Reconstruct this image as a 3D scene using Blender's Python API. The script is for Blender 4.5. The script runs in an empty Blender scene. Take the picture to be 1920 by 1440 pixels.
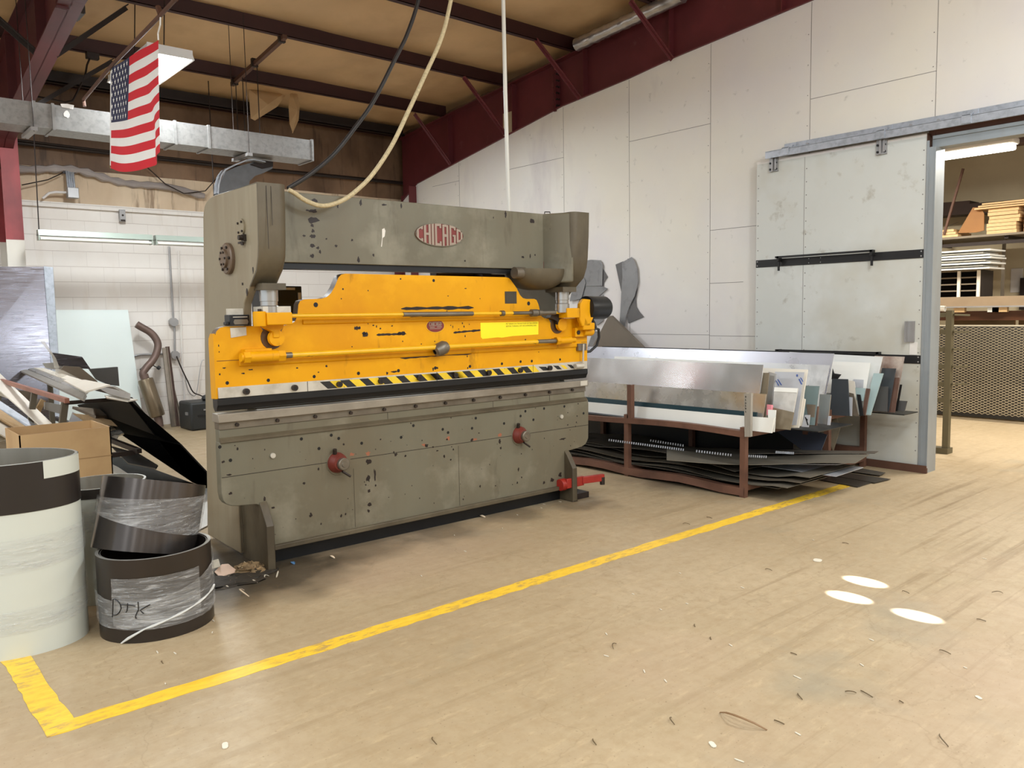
import bpy, bmesh, math, random
from mathutils import Vector, Matrix

random.seed(7)
SC = bpy.context.scene
COL = SC.collection
PI = math.pi

# ------------------------------------------------------------------ camera
F, EYE = 1504.0, 1.6                       # focal length in pixels of a 1920 wide frame, lens height
PITCH, YAW, ROLL = math.radians(5.12), math.radians(40.8), math.radians(-0.96)
_h = Vector((math.sin(YAW), math.cos(YAW), 0)); _r = Vector((math.cos(YAW), -math.sin(YAW), 0))
FWD = _h * math.cos(PITCH) - Vector((0, 0, math.sin(PITCH)))
_u = _r.cross(FWD)
RGT = _r * math.cos(ROLL) + _u * math.sin(ROLL)
UPV = -_r * math.sin(ROLL) + _u * math.cos(ROLL)
EYEP = Vector((0, 0, EYE))
cam = bpy.data.cameras.new('camera'); cam.sensor_width = 36; cam.lens = 36 * F / 1920
cam.clip_start = 0.05; cam.clip_end = 100
camo = bpy.data.objects.new('camera', cam); COL.objects.link(camo)
camo.matrix_world = Matrix(((RGT.x, UPV.x, -FWD.x, 0), (RGT.y, UPV.y, -FWD.y, 0), (RGT.z, UPV.z, -FWD.z, EYE), (0, 0, 0, 1)))
SC.camera = camo

# ------------------------------------------------------------------ light and exposure
SC.view_settings.view_transform = 'Standard'
SC.view_settings.look = 'None'
SC.view_settings.gamma = 1
SC.view_settings.use_curve_mapping = False
SC.view_settings.exposure = 0.72
W = bpy.data.worlds.new('world'); SC.world = W; W.use_nodes = True
W.node_tree.nodes['Background'].inputs[0].default_value = (0.86, 0.95, 1.0, 1)
W.node_tree.nodes['Background'].inputs[1].default_value = 0.7

def area(name, loc, sx, sy, power, col=(0.89, 0.965, 1.0), rot=(0, 0, 0), spread=PI):
    l = bpy.data.lights.new(name, 'AREA'); l.shape = 'RECTANGLE'; l.size = sx; l.size_y = sy
    l.energy = power; l.color = col; l.spread = spread
    o = bpy.data.objects.new(name, l); o.location = loc; o.rotation_euler = rot; COL.objects.link(o)
    return o
# rows of fluorescent fixtures over the open floor, most of them left of and behind the lens
for x, y, p in ((-5.2, -3.5, 85), (-5.2, 0.5, 85), (-5.2, 4.5, 85), (-5.2, 8.5, 80), (-1.6, -3.5, 62), (-1.6, 0.2, 62), (-1.6, 4.2, 62), (-0.9, 9.6, 55),
                (2.2, -3.0, 45), (2.2, 0.6, 40), (5.4, -2.6, 40), (5.4, 1.2, 40), (5.6, 8.7, 42)):
    area('ceiling_tubes', (x, y, 4.7 if y < 6 else 4.3), 0.5, 1.3, p)
# unseen point lamps added lower down to brighten the upper white wall
for x, y, z, p in ((4.6, 0.6, 3.9, 110), (5.2, -3.0, 3.9, 110), (0.6, -1.5, 3.9, 60)):
    l = bpy.data.lights.new('fill_points', 'POINT'); l.energy = p; l.color = (0.86, 0.95, 1.0); l.shadow_soft_size = 0.3
    o = bpy.data.objects.new('fill_points', l); o.location = (x, y, z); COL.objects.link(o)
# the store room beyond the sliding door
area('ceiling_tubes', (10.6, 1.6, 3.6), 0.6, 2.4, 190, (1, 0.95, 0.84))
area('ceiling_tubes', (11.2, 5.2, 3.55), 0.4, 1.6, 70, (1, 0.95, 0.84))
# slanting sunlight through three pin holes high in the front of the building
for (x, y, rr, p) in ((4.517, 2.113, .055, 26000), (4.209, 2.055, .05, 26000), (4.2, 1.688, .036, 22000)):
    l = bpy.data.lights.new('sun_pinhole', 'SPOT'); l.energy = p; l.color = (0.86, 0.9, 1.0)
    o = bpy.data.objects.new('sun_pinhole', l); o.location = (x, y - 7.2, 4.9); COL.objects.link(o)
    d_ = Vector((x, y, 0)) - Vector(o.location)
    l.spot_size = 2 * math.atan(rr / d_.length); l.spot_blend = 0.35; l.shadow_soft_size = 0.01
    o.rotation_euler = d_.to_track_quat('-Z', 'Y').to_euler()

# ------------------------------------------------------------------ measuring helpers: photograph point -> place on a given plane
def ray(px, py):
    return FWD + RGT * ((px - 960) / F) - UPV * ((py - 720) / F)
def on(px, py, n, d):
    r = ray(px, py); n = Vector(n)
    return EYEP + r * ((d - n.dot(EYEP)) / n.dot(r))
def atX(px, py, x): return on(px, py, (1, 0, 0), x)
def atY(px, py, y): return on(px, py, (0, 1, 0), y)
def atZ(px, py, z=0.0): return on(px, py, (0, 0, 1), z)

# ------------------------------------------------------------------ materials
def lin(c):
    def f(v):
        v /= 255.0
        return v / 12.92 if v <= 0.04045 else ((v + 0.055) / 1.055) ** 2.4
    return (f(c[0]), f(c[1]), f(c[2]), 1.0)
MATS = {}
class NT:
    def __init__(s, name):
        s.m = bpy.data.materials.new(name); s.m.use_nodes = True
        s.t = s.m.node_tree; s.n = s.t.nodes; s.l = s.t.links
        s.b = s.n['Principled BSDF']; s.out = s.n['Material Output']
        s.tc = s.n.new('ShaderNodeTexCoord')
    def link(s, a, b): s.l.new(a, b)
    def map(s, scale=(1, 1, 1), rot=(0, 0, 0), loc=(0, 0, 0), src=None):
        mp = s.n.new('ShaderNodeMapping'); mp.inputs['Scale'].default_value = scale
        mp.inputs['Rotation'].default_value = rot; mp.inputs['Location'].default_value = loc
        s.link(src or s.tc.outputs['Object'], mp.inputs['Vector']); return mp.outputs[0]
    def noise(s, vec, scale, detail=4, rough=0.55, dist=0.0):
        n = s.n.new('ShaderNodeTexNoise'); n.inputs['Scale'].default_value = scale
        n.inputs['Detail'].default_value = detail; n.inputs['Roughness'].default_value = rough
        n.inputs['Distortion'].default_value = dist
        s.link(vec, n.inputs['Vector']); return n.outputs[0]
    def ramp(s, fac, lo, hi, a=0.0, b=1.0):
        r = s.n.new('ShaderNodeMapRange'); r.inputs[1].default_value = lo; r.inputs[2].default_value = hi
        r.inputs[3].default_value = a; r.inputs[4].default_value = b
        s.link(fac, r.inputs[0]); return r.outputs[0]
    def math(s, op, a, b=None):
        m = s.n.new('ShaderNodeMath'); m.operation = op
        for i, v in enumerate((a, b)):
            if v is None: continue
            if isinstance(v, (int, float)): m.inputs[i].default_value = v
            else: s.link(v, m.inputs[i])
        return m.outputs[0]
    def mix(s, fac, a, b, mode='MIX'):
        m = s.n.new('ShaderNodeMix'); m.data_type = 'RGBA'; m.blend_type = mode
        for i, v in ((0, fac), (6, a), (7, b)):
            if isinstance(v, (int, float)): m.inputs[i].default_value = v
            elif isinstance(v, tuple): m.inputs[i].default_value = v
            else: s.link(v, m.inputs[i])
        return m.outputs[2]
    def bump(s, h, strength, dist=0.01):
        b = s.n.new('ShaderNodeBump'); b.inputs['Strength'].default_value = strength
        b.inputs['Distance'].default_value = dist
        s.link(h, b.inputs['Height']); s.link(b.outputs[0], s.b.inputs['Normal'])

def scl(c, k): return tuple(min(1.0, v * k) for v in c[:3]) + (1.0,)
def M(name, col, rough=0.5, metal=0.0, var=0.12, vs=3.0, st=(1, 1, 1), stains=(), chips=(), bump=0.0, bs=40.0,
      alpha=1.0, emit=0.0, trans=0.0, spec=0.5, rvar=0.0):
    """painted / bare surface: tonal drift, soft stains and hard chips of their own shape"""
    if name in MATS: return MATS[name]
    t = NT(name); c = lin(col)
    v = t.map(st)
    n = t.noise(v, vs, 5)
    base = t.mix(t.ramp(n, 0.3, 0.7), scl(c, 1 - var), scl(c, 1 + var))
    for (scol, sc, th, soft, sst, amt) in stains:
        f = t.noise(t.map(sst, loc=(sc * 1.7, 3.1, 7.7)), sc, 5, 0.6)
        base = t.mix(t.ramp(f, th - soft, th + soft, 0, amt), base, lin(scol))
    for (ccol, sc, th, cst) in chips:
        f = t.noise(t.map(cst, loc=(11.3, sc, 2.2)), sc, 6, 0.7)
        base = t.mix(t.ramp(f, th, th + 0.015), base, lin(ccol))
    t.link(base, t.b.inputs['Base Color'])
    t.b.inputs['Metallic'].default_value = metal
    t.b.inputs['Specular IOR Level'].default_value = spec
    if rvar:
        t.link(t.ramp(t.noise(v, vs * 2.3, 4), 0.3, 0.7, max(.03, rough - rvar), rough + rvar), t.b.inputs['Roughness'])
    else:
        t.b.inputs['Roughness'].default_value = rough
    if bump:
        t.bump(t.noise(t.map(st), bs, 4), bump)
    if alpha < 1: t.b.inputs['Alpha'].default_value = alpha
    if trans: t.b.inputs['Transmission Weight'].default_value = trans
    if emit:
        t.b.inputs['Emission Color'].default_value = c; t.b.inputs['Emission Strength'].default_value = emit
    MATS[name] = t.m
    return t.m

# ------------------------------------------------------------------ mesh builder: several shapes -> ONE mesh object
class MB:
    def __init__(s): s.v = []; s.f = []; s.mi = []; s.sm = []
    def add(s, vs, fs, m=0, smooth=False):
        o = len(s.v); s.v += [tuple(v) for v in vs]
        for f in fs: s.f.append(tuple(i + o for i in f)); s.mi.append(m); s.sm.append(smooth)
        return s
    def box(s, x0, x1, y0, y1, z0, z1, m=0):
        return s.add([(x, y, z) for z in (z0, z1) for y in (y0, y1) for x in (x0, x1)],
                     [(0, 2, 3, 1), (4, 5, 7, 6), (0, 1, 5, 4), (2, 6, 7, 3), (0, 4, 6, 2), (1, 3, 7, 5)], m)
    def bar(s, p, q, w, h, up=(0, 0, 1), m=0):
        """square bar from p to q"""
        p, q = Vector(p), Vector(q); d = (q - p).normalized(); a = d.cross(Vector(up))
        if a.length < 1e-5: a = d.cross(Vector((1, 0, 0)))
        a.normalize(); b = a.cross(d); a *= w / 2; b *= h / 2
        vs = [p - a - b, p + a - b, p + a + b, p - a + b, q - a - b, q + a - b, q + a + b, q - a + b]
        return s.add(vs, [(0, 1, 2, 3), (7, 6, 5, 4), (0, 4, 5, 1), (1, 5, 6, 2), (2, 6, 7, 3), (3, 7, 4, 0)], m)
    def prism(s, poly, d0, d1, axis='y', m=0, side=None):
        """polygon extruded along an axis. axis y: poly=(x,z); x: poly=(y,z); z: poly=(x,y)"""
        P = {'y': lambda a, b, d: (a, d, b), 'x': lambda a, b, d: (d, a, b), 'z': lambda a, b, d: (a, b, d)}[axis]
        n = len(poly)
        s.add([P(a, b, d0) for a, b in poly] + [P(a, b, d1) for a, b in poly], [tuple(range(n)), tuple(range(2 * n - 1, n - 1, -1))], m)
        k = len(s.v) - 2 * n
        for i in range(n):
            j = (i + 1) % n
            s.f.append((k + i, k + n + i, k + n + j, k + j)); s.mi.append(m if side is None else side); s.sm.append(False)
        return s
    def plate(s, pts, th, m=0, toward=None):
        """flat plate with the given outline, thickened on the far side"""
        pts = [Vector(p) for p in pts]
        n = Vector((0, 0, 0))
        for i in range(len(pts)):
            a, b = pts[i], pts[(i + 1) % len(pts)]; n += a.cross(b)
        n.normalize()
        ref = (Vector(toward) if toward else EYEP) - pts[0]
        if n.dot(ref) < 0: n = -n; pts = pts[::-1]
        k = len(pts); back = [p - n * th for p in pts]
        s.add(pts + back, [tuple(range(k)), tuple(range(2 * k - 1, k - 1, -1))] +
              [(i, k + i, k + (i + 1) % k, (i + 1) % k) for i in range(k)], m)
        return s
    def cyl(s, p, q, r, seg=20, r2=None, m=0, cap=True):
        p, q = Vector(p), Vector(q); d = (q - p).normalized(); r2 = r if r2 is None else r2
        a = d.cross(Vector((0, 0, 1)));
        if a.length < 1e-4: a = d.cross(Vector((1, 0, 0)))
        a.normalize(); b = d.cross(a)
        vs = []
        for c, rr in ((p, r), (q, r2)):
            for i in range(seg):
                t = 2 * PI * i / seg; vs.append(c + (a * math.cos(t) + b * math.sin(t)) * rr)
        s.add(vs, [(i, (i + 1) % seg, seg + (i + 1) % seg, seg + i) for i in range(seg)], m, True)
        if cap: s.add(vs, [tuple(range(seg - 1, -1, -1)), tuple(range(seg, 2 * seg))], m)
        return s
    def tube(s, path, r, seg=10, m=0, cap=True):
        path = [Vector(p) for p in path]; n = len(path); rr = r if isinstance(r, (list, tuple)) else [r] * n
        vs = []; prev = None
        for i, p in enumerate(path):
            d = (path[min(i + 1, n - 1)] - path[max(i - 1, 0)]).normalized()
            if prev is None:
                a = d.cross(Vector((0, 0, 1)))
                if a.length < 1e-3: a = d.cross(Vector((1, 0, 0)))
            else: a = prev - d * prev.dot(d)
            a.normalize(); prev = a; b = d.cross(a)
            for k in range(seg):
                t = 2 * PI * k / seg; vs.append(p + (a * math.cos(t) + b * math.sin(t)) * rr[i])
        fs = [(i * seg + k, i * seg + (k + 1) % seg, (i + 1) * seg + (k + 1) % seg, (i + 1) * seg + k) for i in range(n - 1) for k in range(seg)]
        s.add(vs, fs, m, True)
        if cap: s.add(vs[:seg] + vs[-seg:], [tuple(range(seg - 1, -1, -1)), tuple(range(seg, 2 * seg))], m)
        return s
    def lathe(s, prof, c=(0, 0, 0), axis=(0, 0, 1), seg=32, m=0, arc=(0, 2 * PI), oval=1.0, twist=0.0):
        d = Vector(axis).normalized(); a = d.cross(Vector((0, 1, 0)))
        if a.length < 1e-3: a = d.cross(Vector((1, 0, 0)))
        a.normalize(); b = d.cross(a); c = Vector(c)
        a2 = a * math.cos(twist) + b * math.sin(twist); b2 = -a * math.sin(twist) + b * math.cos(twist)
        full = abs(arc[1] - arc[0] - 2 * PI) < 1e-6; cols = seg if full else seg + 1
        vs = []
        for (r, z) in prof:
            for i in range(cols):
                t = arc[0] + (arc[1] - arc[0]) * i / seg
                vs.append(c + d * z + a2 * (r * math.cos(t)) + b2 * (r * math.sin(t) * oval))
        fs = []
        for j in range(len(prof) - 1):
            for i in range(seg):
                k = (i + 1) % cols
                fs.append((j * cols + i, j * cols + k, (j + 1) * cols + k, (j + 1) * cols + i))
        return s.add(vs, fs, m, True)
    def build(s, name, mats, parent=None, label=None, cat=None, group=None, kind=None, bevel=0.0, seg=2, keep=False, recalc=True, auto=True):
        me = bpy.data.meshes.new(name)
        v = [Vector(p) for p in s.v]; off = Vector((0, 0, 0))
        if parent is None and not keep:
            lo = [min(p[i] for p in v) for i in range(3)]; hi = [max(p[i] for p in v) for i in range(3)]
            off = Vector(((lo[0] + hi[0]) / 2, (lo[1] + hi[1]) / 2, lo[2]))
        me.from_pydata([p - off for p in v], [], s.f)
        for m in (mats if isinstance(mats, (list, tuple)) else [mats]): me.materials.append(m)
        for p, mi, sm in zip(me.polygons, s.mi, s.sm): p.material_index = mi; p.use_smooth = sm
        bm = bmesh.new(); bm.from_mesh(me)
        bmesh.ops.remove_doubles(bm, verts=bm.verts, dist=1e-5)
        if recalc: bmesh.ops.recalc_face_normals(bm, faces=bm.faces)
        bm.to_mesh(me); bm.free(); me.set_sharp_from_angle(angle=math.radians(32)); me.update()
        o = bpy.data.objects.new(name, me); COL.objects.link(o); o.location = off
        if parent is not None: o.parent = parent
        if bevel:
            b = o.modifiers.new('edge', 'BEVEL'); b.width = bevel; b.segments = seg; b.limit_method = 'ANGLE'; b.angle_limit = math.radians(40)
            b.harden_normals = False
        tag(o, label, cat, group, kind)
        return o

def tag(o, label=None, cat=None, group=None, kind=None):
    for k, v in (('label', label), ('category', cat), ('group', group), ('kind', kind)):
        if v: o[k] = v
    return o
def empty(name, loc, label, cat, group=None, rz=0.0):
    o = bpy.data.objects.new(name, None); o.location = loc; o.rotation_euler = (0, 0, rz); o.empty_display_size = 0.1
    COL.objects.link(o); return tag(o, label, cat, group)
def loc_mb(mb, root):
    """world shapes -> the root's own frame (root not rotated)"""
    q = Vector(root.location); mb.v = [tuple(Vector(p) - q) for p in mb.v]; return mb
def copy_tree(o, parent=None):
    c = o.copy(); COL.objects.link(c)
    if parent is not None: c.parent = parent
    for ch in list(o.children): copy_tree(ch, c)
    return c
def lettering(text, size, align='CENTER', extrude=0.0, offset=0.0, spacing=1.0):
    """flat lettering as raw vertices / faces in its own (x, y) plane"""
    cu = bpy.data.curves.new('t', 'FONT'); cu.body = text; cu.size = size; cu.align_x = align; cu.align_y = 'CENTER'
    cu.extrude = extrude; cu.offset = offset; cu.space_character = spacing; cu.resolution_u = 3
    o = bpy.data.objects.new('t', cu); COL.objects.link(o)
    dg = bpy.context.evaluated_depsgraph_get(); me = bpy.data.meshes.new_from_object(o.evaluated_get(dg))
    vs = [tuple(v.co) for v in me.vertices]; fs = [tuple(p.vertices) for p in me.polygons]
    bpy.data.objects.remove(o); bpy.data.curves.remove(cu); bpy.data.meshes.remove(me)
    return vs, fs
def blob(cx, cy, w, h, n=14, jag=0.35, rnd=random):
    """an irregular outline: a patch of missing paint"""
    out = []
    for i in range(n):
        t = 2 * PI * i / n; k = 1 - jag * rnd.random()
        out.append((cx + w / 2 * math.cos(t) * k, cy + h / 2 * math.sin(t) * k))
    return out
# ================================================================== the setting
XW, XD, YB, XF = 8.05, 7.93, 12.5, 1.95      # white board wall, door face, block wall, the nearer steel frame on the left
def zc(y): return 5.105 + 0.095 * (7.934 - y)          # underside of the purlins
def zroof(y): return zc(y) + 0.21

def floor_material():
    t = NT('concrete_floor'); P = t.tc.outputs['Object']
    a = t.noise(P, 0.55, 6, 0.6); b = t.noise(P, 6.0, 6, 0.65)
    c = t.mix(t.ramp(a, 0.3, 0.7), lin((163, 144, 114)), lin((184, 165, 135)))
    c = t.mix(t.ramp(b, 0.35, 0.7, 0, 0.35), c, lin((158, 136, 106)))
    # worn streaks where things were dragged towards the door
    xy = t.n.new('ShaderNodeSeparateXYZ'); t.link(P, xy.inputs[0])
    for (st, ang, sc, lo, hi, amt, col) in (((0.28, 8.0, 1), 4, 1.0, .54, .66, .75, (116, 94, 62)), ((0.4, 15.0, 1), 1, 1.0, .55, .64, .6, (124, 102, 70)), ((0.5, 22.0, 1), -9, 1.0, .58, .68, .5, (126, 104, 74)), ((0.8, 10.0, 1), 26, 1.0, .6, .7, .35, (134, 112, 82))):
        s = t.noise(t.map(st, (0, 0, math.radians(ang))), sc, 6, 0.62, 0.25)
        m1 = t.ramp(t.noise(t.map((1, 1, 1), loc=(ang, 2, 0)), 0.5, 3), 0.4, 0.58)
        # strongest along the drag lane
        lane = t.math('MULTIPLY', t.ramp(xy.outputs[1], .7, 1.4), t.ramp(xy.outputs[1], 3.2, 2.6)); lane = t.math('MAXIMUM', t.math('MULTIPLY', lane, t.ramp(xy.outputs[0], 2.6, 4.2)), .35)
        c = t.mix(t.math('MULTIPLY', t.math('MULTIPLY', t.ramp(s, lo, hi, 0, amt), m1), lane), c, lin(col))
    gr = t.noise(P, 16, 6, .7)
    c = t.mix(t.ramp(gr, .45, .68, 0, .38), c, lin((150, 126, 92)))
    gr2 = t.noise(t.map((1, 3, 1)), 7, 5, .7)
    c = t.mix(t.ramp(gr2, .55, .7, 0, .35), c, lin((200, 178, 142)))
    # pale scuffs and grey patches
    g = t.noise(t.map((1, 1, 1), loc=(4, 9, 0)), 0.9, 5, 0.6)
    c = t.mix(t.ramp(g, 0.58, 0.72, 0, 0.55), c, lin((138, 132, 115)))
    pk = t.noise(t.map((1, 1, 1), loc=(14, 2, 0)), 0.5, 4)
    c = t.mix(t.ramp(pk, 0.52, 0.7, 0, 0.35), c, lin((180, 153, 131)))
    # soft dark patches around the press foot and under the racks
    for (x, y, r, k) in ((2.0, 4.75, 0.7, 0.85), (3.4, 4.8, 0.4, 0.5), (2.7, 4.8, 0.45, 0.55), (4.7, 4.65, 0.35, 0.5), (1.75, 5.1, 0.8, .95), (4.1, 4.8, .35, .5), (6.4, 4.6, 1.1, 0.6), (7.2, 3.7, 0.5, 0.5)):
        d = t.n.new('ShaderNodeVectorMath'); d.operation = 'DISTANCE'; t.link(P, d.inputs[0]); d.inputs[1].default_value = (x, y, 0)
        dn = t.math('ADD', d.outputs['Value'], t.math('MULTIPLY', t.math('SUBTRACT', t.noise(P, 4, 5), 0.5), 0.5))
        c = t.mix(t.ramp(dn, r * 0.45, r, k, 0), c, lin((62, 54, 42)))
    # fine specks and hairline cracks
    sp = t.noise(P, 70, 2, 0.5)
    c = t.mix(t.ramp(sp, 0.68, 0.72, 0, 0.5), c, lin((110, 90, 62)))
    vo = t.n.new('ShaderNodeTexVoronoi'); vo.feature = 'DISTANCE_TO_EDGE'; vo.inputs['Scale'].default_value = 0.55
    wv = t.n.new('ShaderNodeVectorMath'); wv.operation = 'ADD'; t.link(P, wv.inputs[0])
    nz = t.n.new('ShaderNodeTexNoise'); nz.inputs['Scale'].default_value = 2.2; nz.inputs['Detail'].default_value = 6; t.link(P, nz.inputs['Vector'])
    t.link(nz.outputs['Color'], wv.inputs[1]); t.link(wv.outputs[0], vo.inputs['Vector'])
    c = t.mix(t.ramp(vo.outputs['Distance'], 0.0, 0.005, 0.22, 0), c, lin((120, 98, 68)))
    t.link(c, t.b.inputs['Base Color'])
    t.link(t.ramp(b, 0.3, 0.7, 0.42, 0.62), t.b.inputs['Roughness']); t.b.inputs['Specular IOR Level'].default_value = 0.42
    t.bump(t.noise(P, 45, 5), 0.12, 0.004)
    return t.m
MB().box(-9, 16, -7, 13.2, -0.12, 0).build('floor', floor_material(), kind='structure', keep=True)

# --- white board wall (boards with dark joints) and the opening of the sliding door
m_board = M('white_board', (226, 222, 216), 0.6, 0, 0.035, 0.9, stains=(((214, 206, 210), 0.45, 0.55, 0.12, (1, 1, 1), 0.6), ((186, 176, 182), 0.8, 0.68, 0.08, (1, 1.4, 0.5), 0.6), ((234, 226, 204), 0.35, 0.54, 0.12, (1, 1, 1), 0.5), ((150, 146, 138), 9, 0.7, 0.05, (1, 1, 1), 0.4)))
m_joint = M('board_joint', (128, 122, 118), 0.8)
top = [(12.2, 3.6), (11.74, 3.837), (8.151, 4.428), (6.941, 4.531), (6.25, 4.614), (4.477, 4.761), (-4, 5.45)]
mb = MB()
mb.prism([(12.2, 0), (3.2, 0), (3.2, 3.2), (-4, 3.2)] + top[::-1], XW, XW + 0.06, 'x')
mb.prism([(0.3, 0), (-4, 0), (-4, 3.2), (0.3, 3.2)], XW, XW + 0.06, 'x')
def ztop(y):
    for (a, za), (b, zb) in zip(top, top[1:]):
        if a >= y >= b: return za + (zb - za) * (a - y) / (a - b)
    return top[-1][1]
for i, y in enumerate((11.75, 10.55, 9.34, 8.142, 6.946, 5.706, 4.463, 3.207, 1.96, 0.72)):
    z0 = 0 if y > 3.3 else 3.25
    mb.box(XW - 0.0015, XW + 0.01, y - 0.0025, y + 0.0025, z0, ztop(y) - 0.01, 1)
    for k in range(14):      # screw heads along the joint
        z = 0.4 + k * 0.31
        if z0 < z < ztop(y) - 0.05: mb.box(XW - 0.003, XW, y + 0.03 - 0.004, y + 0.03 + 0.004, z, z + 0.008, 1)
for (y0, y1, z) in ((6.946, 5.706, 3.75), (9.34, 8.142, 3.737), (11.3, 10.55, 3.735), (4.463, 3.207, 3.77), (5.706, 4.463, 2.52), (8.142, 5.706, 1.29), (5.706, 5.02, 1.28), (5.706, 5.25, 1.9)):
    mb.box(XW - 0.0015, XW + 0.01, y1, y0, z - 0.0025, z + 0.0025, 1)
mb.build('wall_right', [m_board, m_joint], kind='structure', keep=True)

# --- block wall at the back with insulation above it
def block_material():
    t = NT('painted_block'); P = t.tc.outputs['Object']
    sx = t.n.new('ShaderNodeSeparateXYZ'); t.link(P, sx.inputs[0]); cx = t.n.new('ShaderNodeCombineXYZ')
    t.link(sx.outputs[0], cx.inputs[0]); t.link(sx.outputs[2], cx.inputs[1])
    br = t.n.new('ShaderNodeTexBrick'); br.inputs['Scale'].default_value = 1.0; br.inputs['Brick Width'].default_value = 0.42
    br.inputs['Row Height'].default_value = 0.212; br.inputs['Mortar Size'].default_value = 0.005; br.inputs['Mortar Smooth'].default_value = 0.6
    br.inputs['Color1'].default_value = lin((232, 226, 220)); br.inputs['Color2'].default_value = lin((229, 223, 217)); br.inputs['Mortar'].default_value = lin((219, 212, 206))
    t.link(cx.outputs[0], br.inputs['Vector'])
    fz = t.math('FRACT', t.math('DIVIDE', sx.outputs[2], .212)); ed = t.math('MINIMUM', fz, t.math('SUBTRACT', 1.0, fz))
    n = t.noise(P, 1.2, 5, 0.6)
    c0 = t.mix(t.ramp(ed, 0.0, .03, .75, 0), br.outputs[0], lin((186, 174, 166)))
    c = t.mix(t.ramp(n, 0.5, 0.75, 0, 0.4), c0, lin((214, 204, 194)))
    n2 = t.noise(t.map((3, 1, 0.6)), 1.1, 5)
    c = t.mix(t.ramp(n2, 0.56, 0.72, 0, 0.35), c, lin((204, 190, 172)))
    t.link(c, t.b.inputs['Base Color']); t.b.inputs['Roughness'].default_value = 0.75
    b = t.n.new('ShaderNodeBump'); b.inputs['Strength'].default_value = 0.25; b.inputs['Distance'].default_value = 0.006; b.invert = True
    t.link(br.outputs['Fac'], b.inputs['Height']); t.link(b.outputs[0], t.b.inputs['Normal'])
    return t.m
m_insul = M('tan_wall_blanket', (222, 200, 172), 0.65, 0, 0.1, 1.4, stains=(((176, 146, 114), 0.9, 0.55, 0.12, (1, 1, 0.5), 0.6), ((128, 100, 76), 3.5, 0.63, 0.06, (2.5, 1, 0.3), 0.7)), bump=0.3, bs=5)
m_brown_blanket = M('brown_blanket', (132, 102, 76), 0.65, 0, 0.14, 1.2, stains=(((84, 60, 42), 1.1, 0.52, 0.12, (1, 1, 0.6), 0.8), ((66, 48, 36), 4, 0.64, 0.06, (2.5, 1, 0.3), 0.7)), bump=0.3, bs=5)  # darker brown blanket, used on the wall above the tan strip
m_insul_dark = M('grey_foil_edge', (160, 150, 146), 0.5, 0, 0.15, 3)
mb = MB().box(-8, 8.6, YB, YB + 0.2, 0, 3.13).box(-8, 8.0, YB - 0.05, YB + 0.2, 3.13, 3.2)
# the blanket bulges between its seams
nx, nz = 96, 14
vs, fs = [], []
for j in range(nz + 1):
    for i in range(nx + 1):
        x = -8 + 16.6 * i / nx; z = 3.2 + 1.62 * j / nz
        bul = 0.05 * abs(math.sin(PI * (x - 0.3) / 0.92)) * math.sin(PI * min(1, j / nz))
        if 0.1 < j / nz < 0.42: bul += 0.0
        vs.append((x, YB + 0.02 - bul, z))
fs = [(j * (nx + 1) + i, j * (nx + 1) + i + 1, (j + 1) * (nx + 1) + i + 1, (j + 1) * (nx + 1) + i) for j in range(nz) for i in range(nx)]
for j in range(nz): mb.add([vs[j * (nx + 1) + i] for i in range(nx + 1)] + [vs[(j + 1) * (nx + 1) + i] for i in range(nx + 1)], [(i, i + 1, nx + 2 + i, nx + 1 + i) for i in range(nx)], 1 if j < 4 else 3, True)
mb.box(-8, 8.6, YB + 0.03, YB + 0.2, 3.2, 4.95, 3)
# sagging torn edge of the blanket
path = [(x, YB - 0.06 - 0.03 * math.sin(x * 3.1), 3.60 - 0.05 * math.sin(x * 1.7) - 0.035 * (x - 2) + 0.03 * math.sin(5 * x)) for x in [1.9 + 0.1 * k for k in range(28)]]
mb.tube(path, [0.05 + 0.015 * math.sin(3 * k) for k in range(28)], 8, 2)
mb.build('wall_back', [block_material(), m_insul, m_insul_dark, m_brown_blanket], kind='structure', keep=True, recalc=False)

MB().box(-9, 8.3, -7.0, -6.8, 0, 6.4).build('wall_unseen_front', M('pale_unseen_wall', (196, 188, 176), .7, 0, .05, 1), kind='structure', keep=True)  # unseen wall added behind the lens to keep light off the press front
# --- roof blanket between the purlins
m_roof = M('tan_roof_blanket', (200, 166, 122), 0.55, 0, 0.09, 1.2, stains=(((164, 128, 88), 0.8, 0.58, 0.12, (1, 1, 1), 0.6), ((214, 176, 126), 1.3, 0.6, 0.08, (1, 0.3, 1), 0.4)), bump=0.25, bs=3.0)
vs, fs = [], []; nx, ny = 150, 110
PUR = [12.25, 10.96, 9.395, 7.934, 6.43, 4.9, 3.4, 1.9, 0.4, -1.1, -2.6, -4.1, -5.6]
for j in range(ny + 1):
    y = 12.6 - 19.0 * j / ny
    k = 0.0
    for a, b in zip(PUR, PUR[1:]):
        if a >= y >= b: k = math.sin(PI * (a - y) / (a - b))
    for i in range(nx + 1):
        x = -8 + 17.0 * i / nx
        seam = abs(((x + 0.35 * math.sin(y * 1.3)) % 1.22) / 1.22 - 0.5) * 2
        vs.append((x, y, zroof(y) - 0.015 - 0.055 * k + 0.035 * (seam ** 6) * k - 0.012 * k * math.sin(3.1 * x + 1.7 * y)))
fs = [(j * (nx + 1) + i, j * (nx + 1) + i + 1, (j + 1) * (nx + 1) + i + 1, (j + 1) * (nx + 1) + i) for j in range(ny) for i in range(nx)]
mb = MB().add(vs, fs, 0, True)
mb.build('ceiling', m_roof, kind='structure', keep=True, recalc=False)

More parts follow.
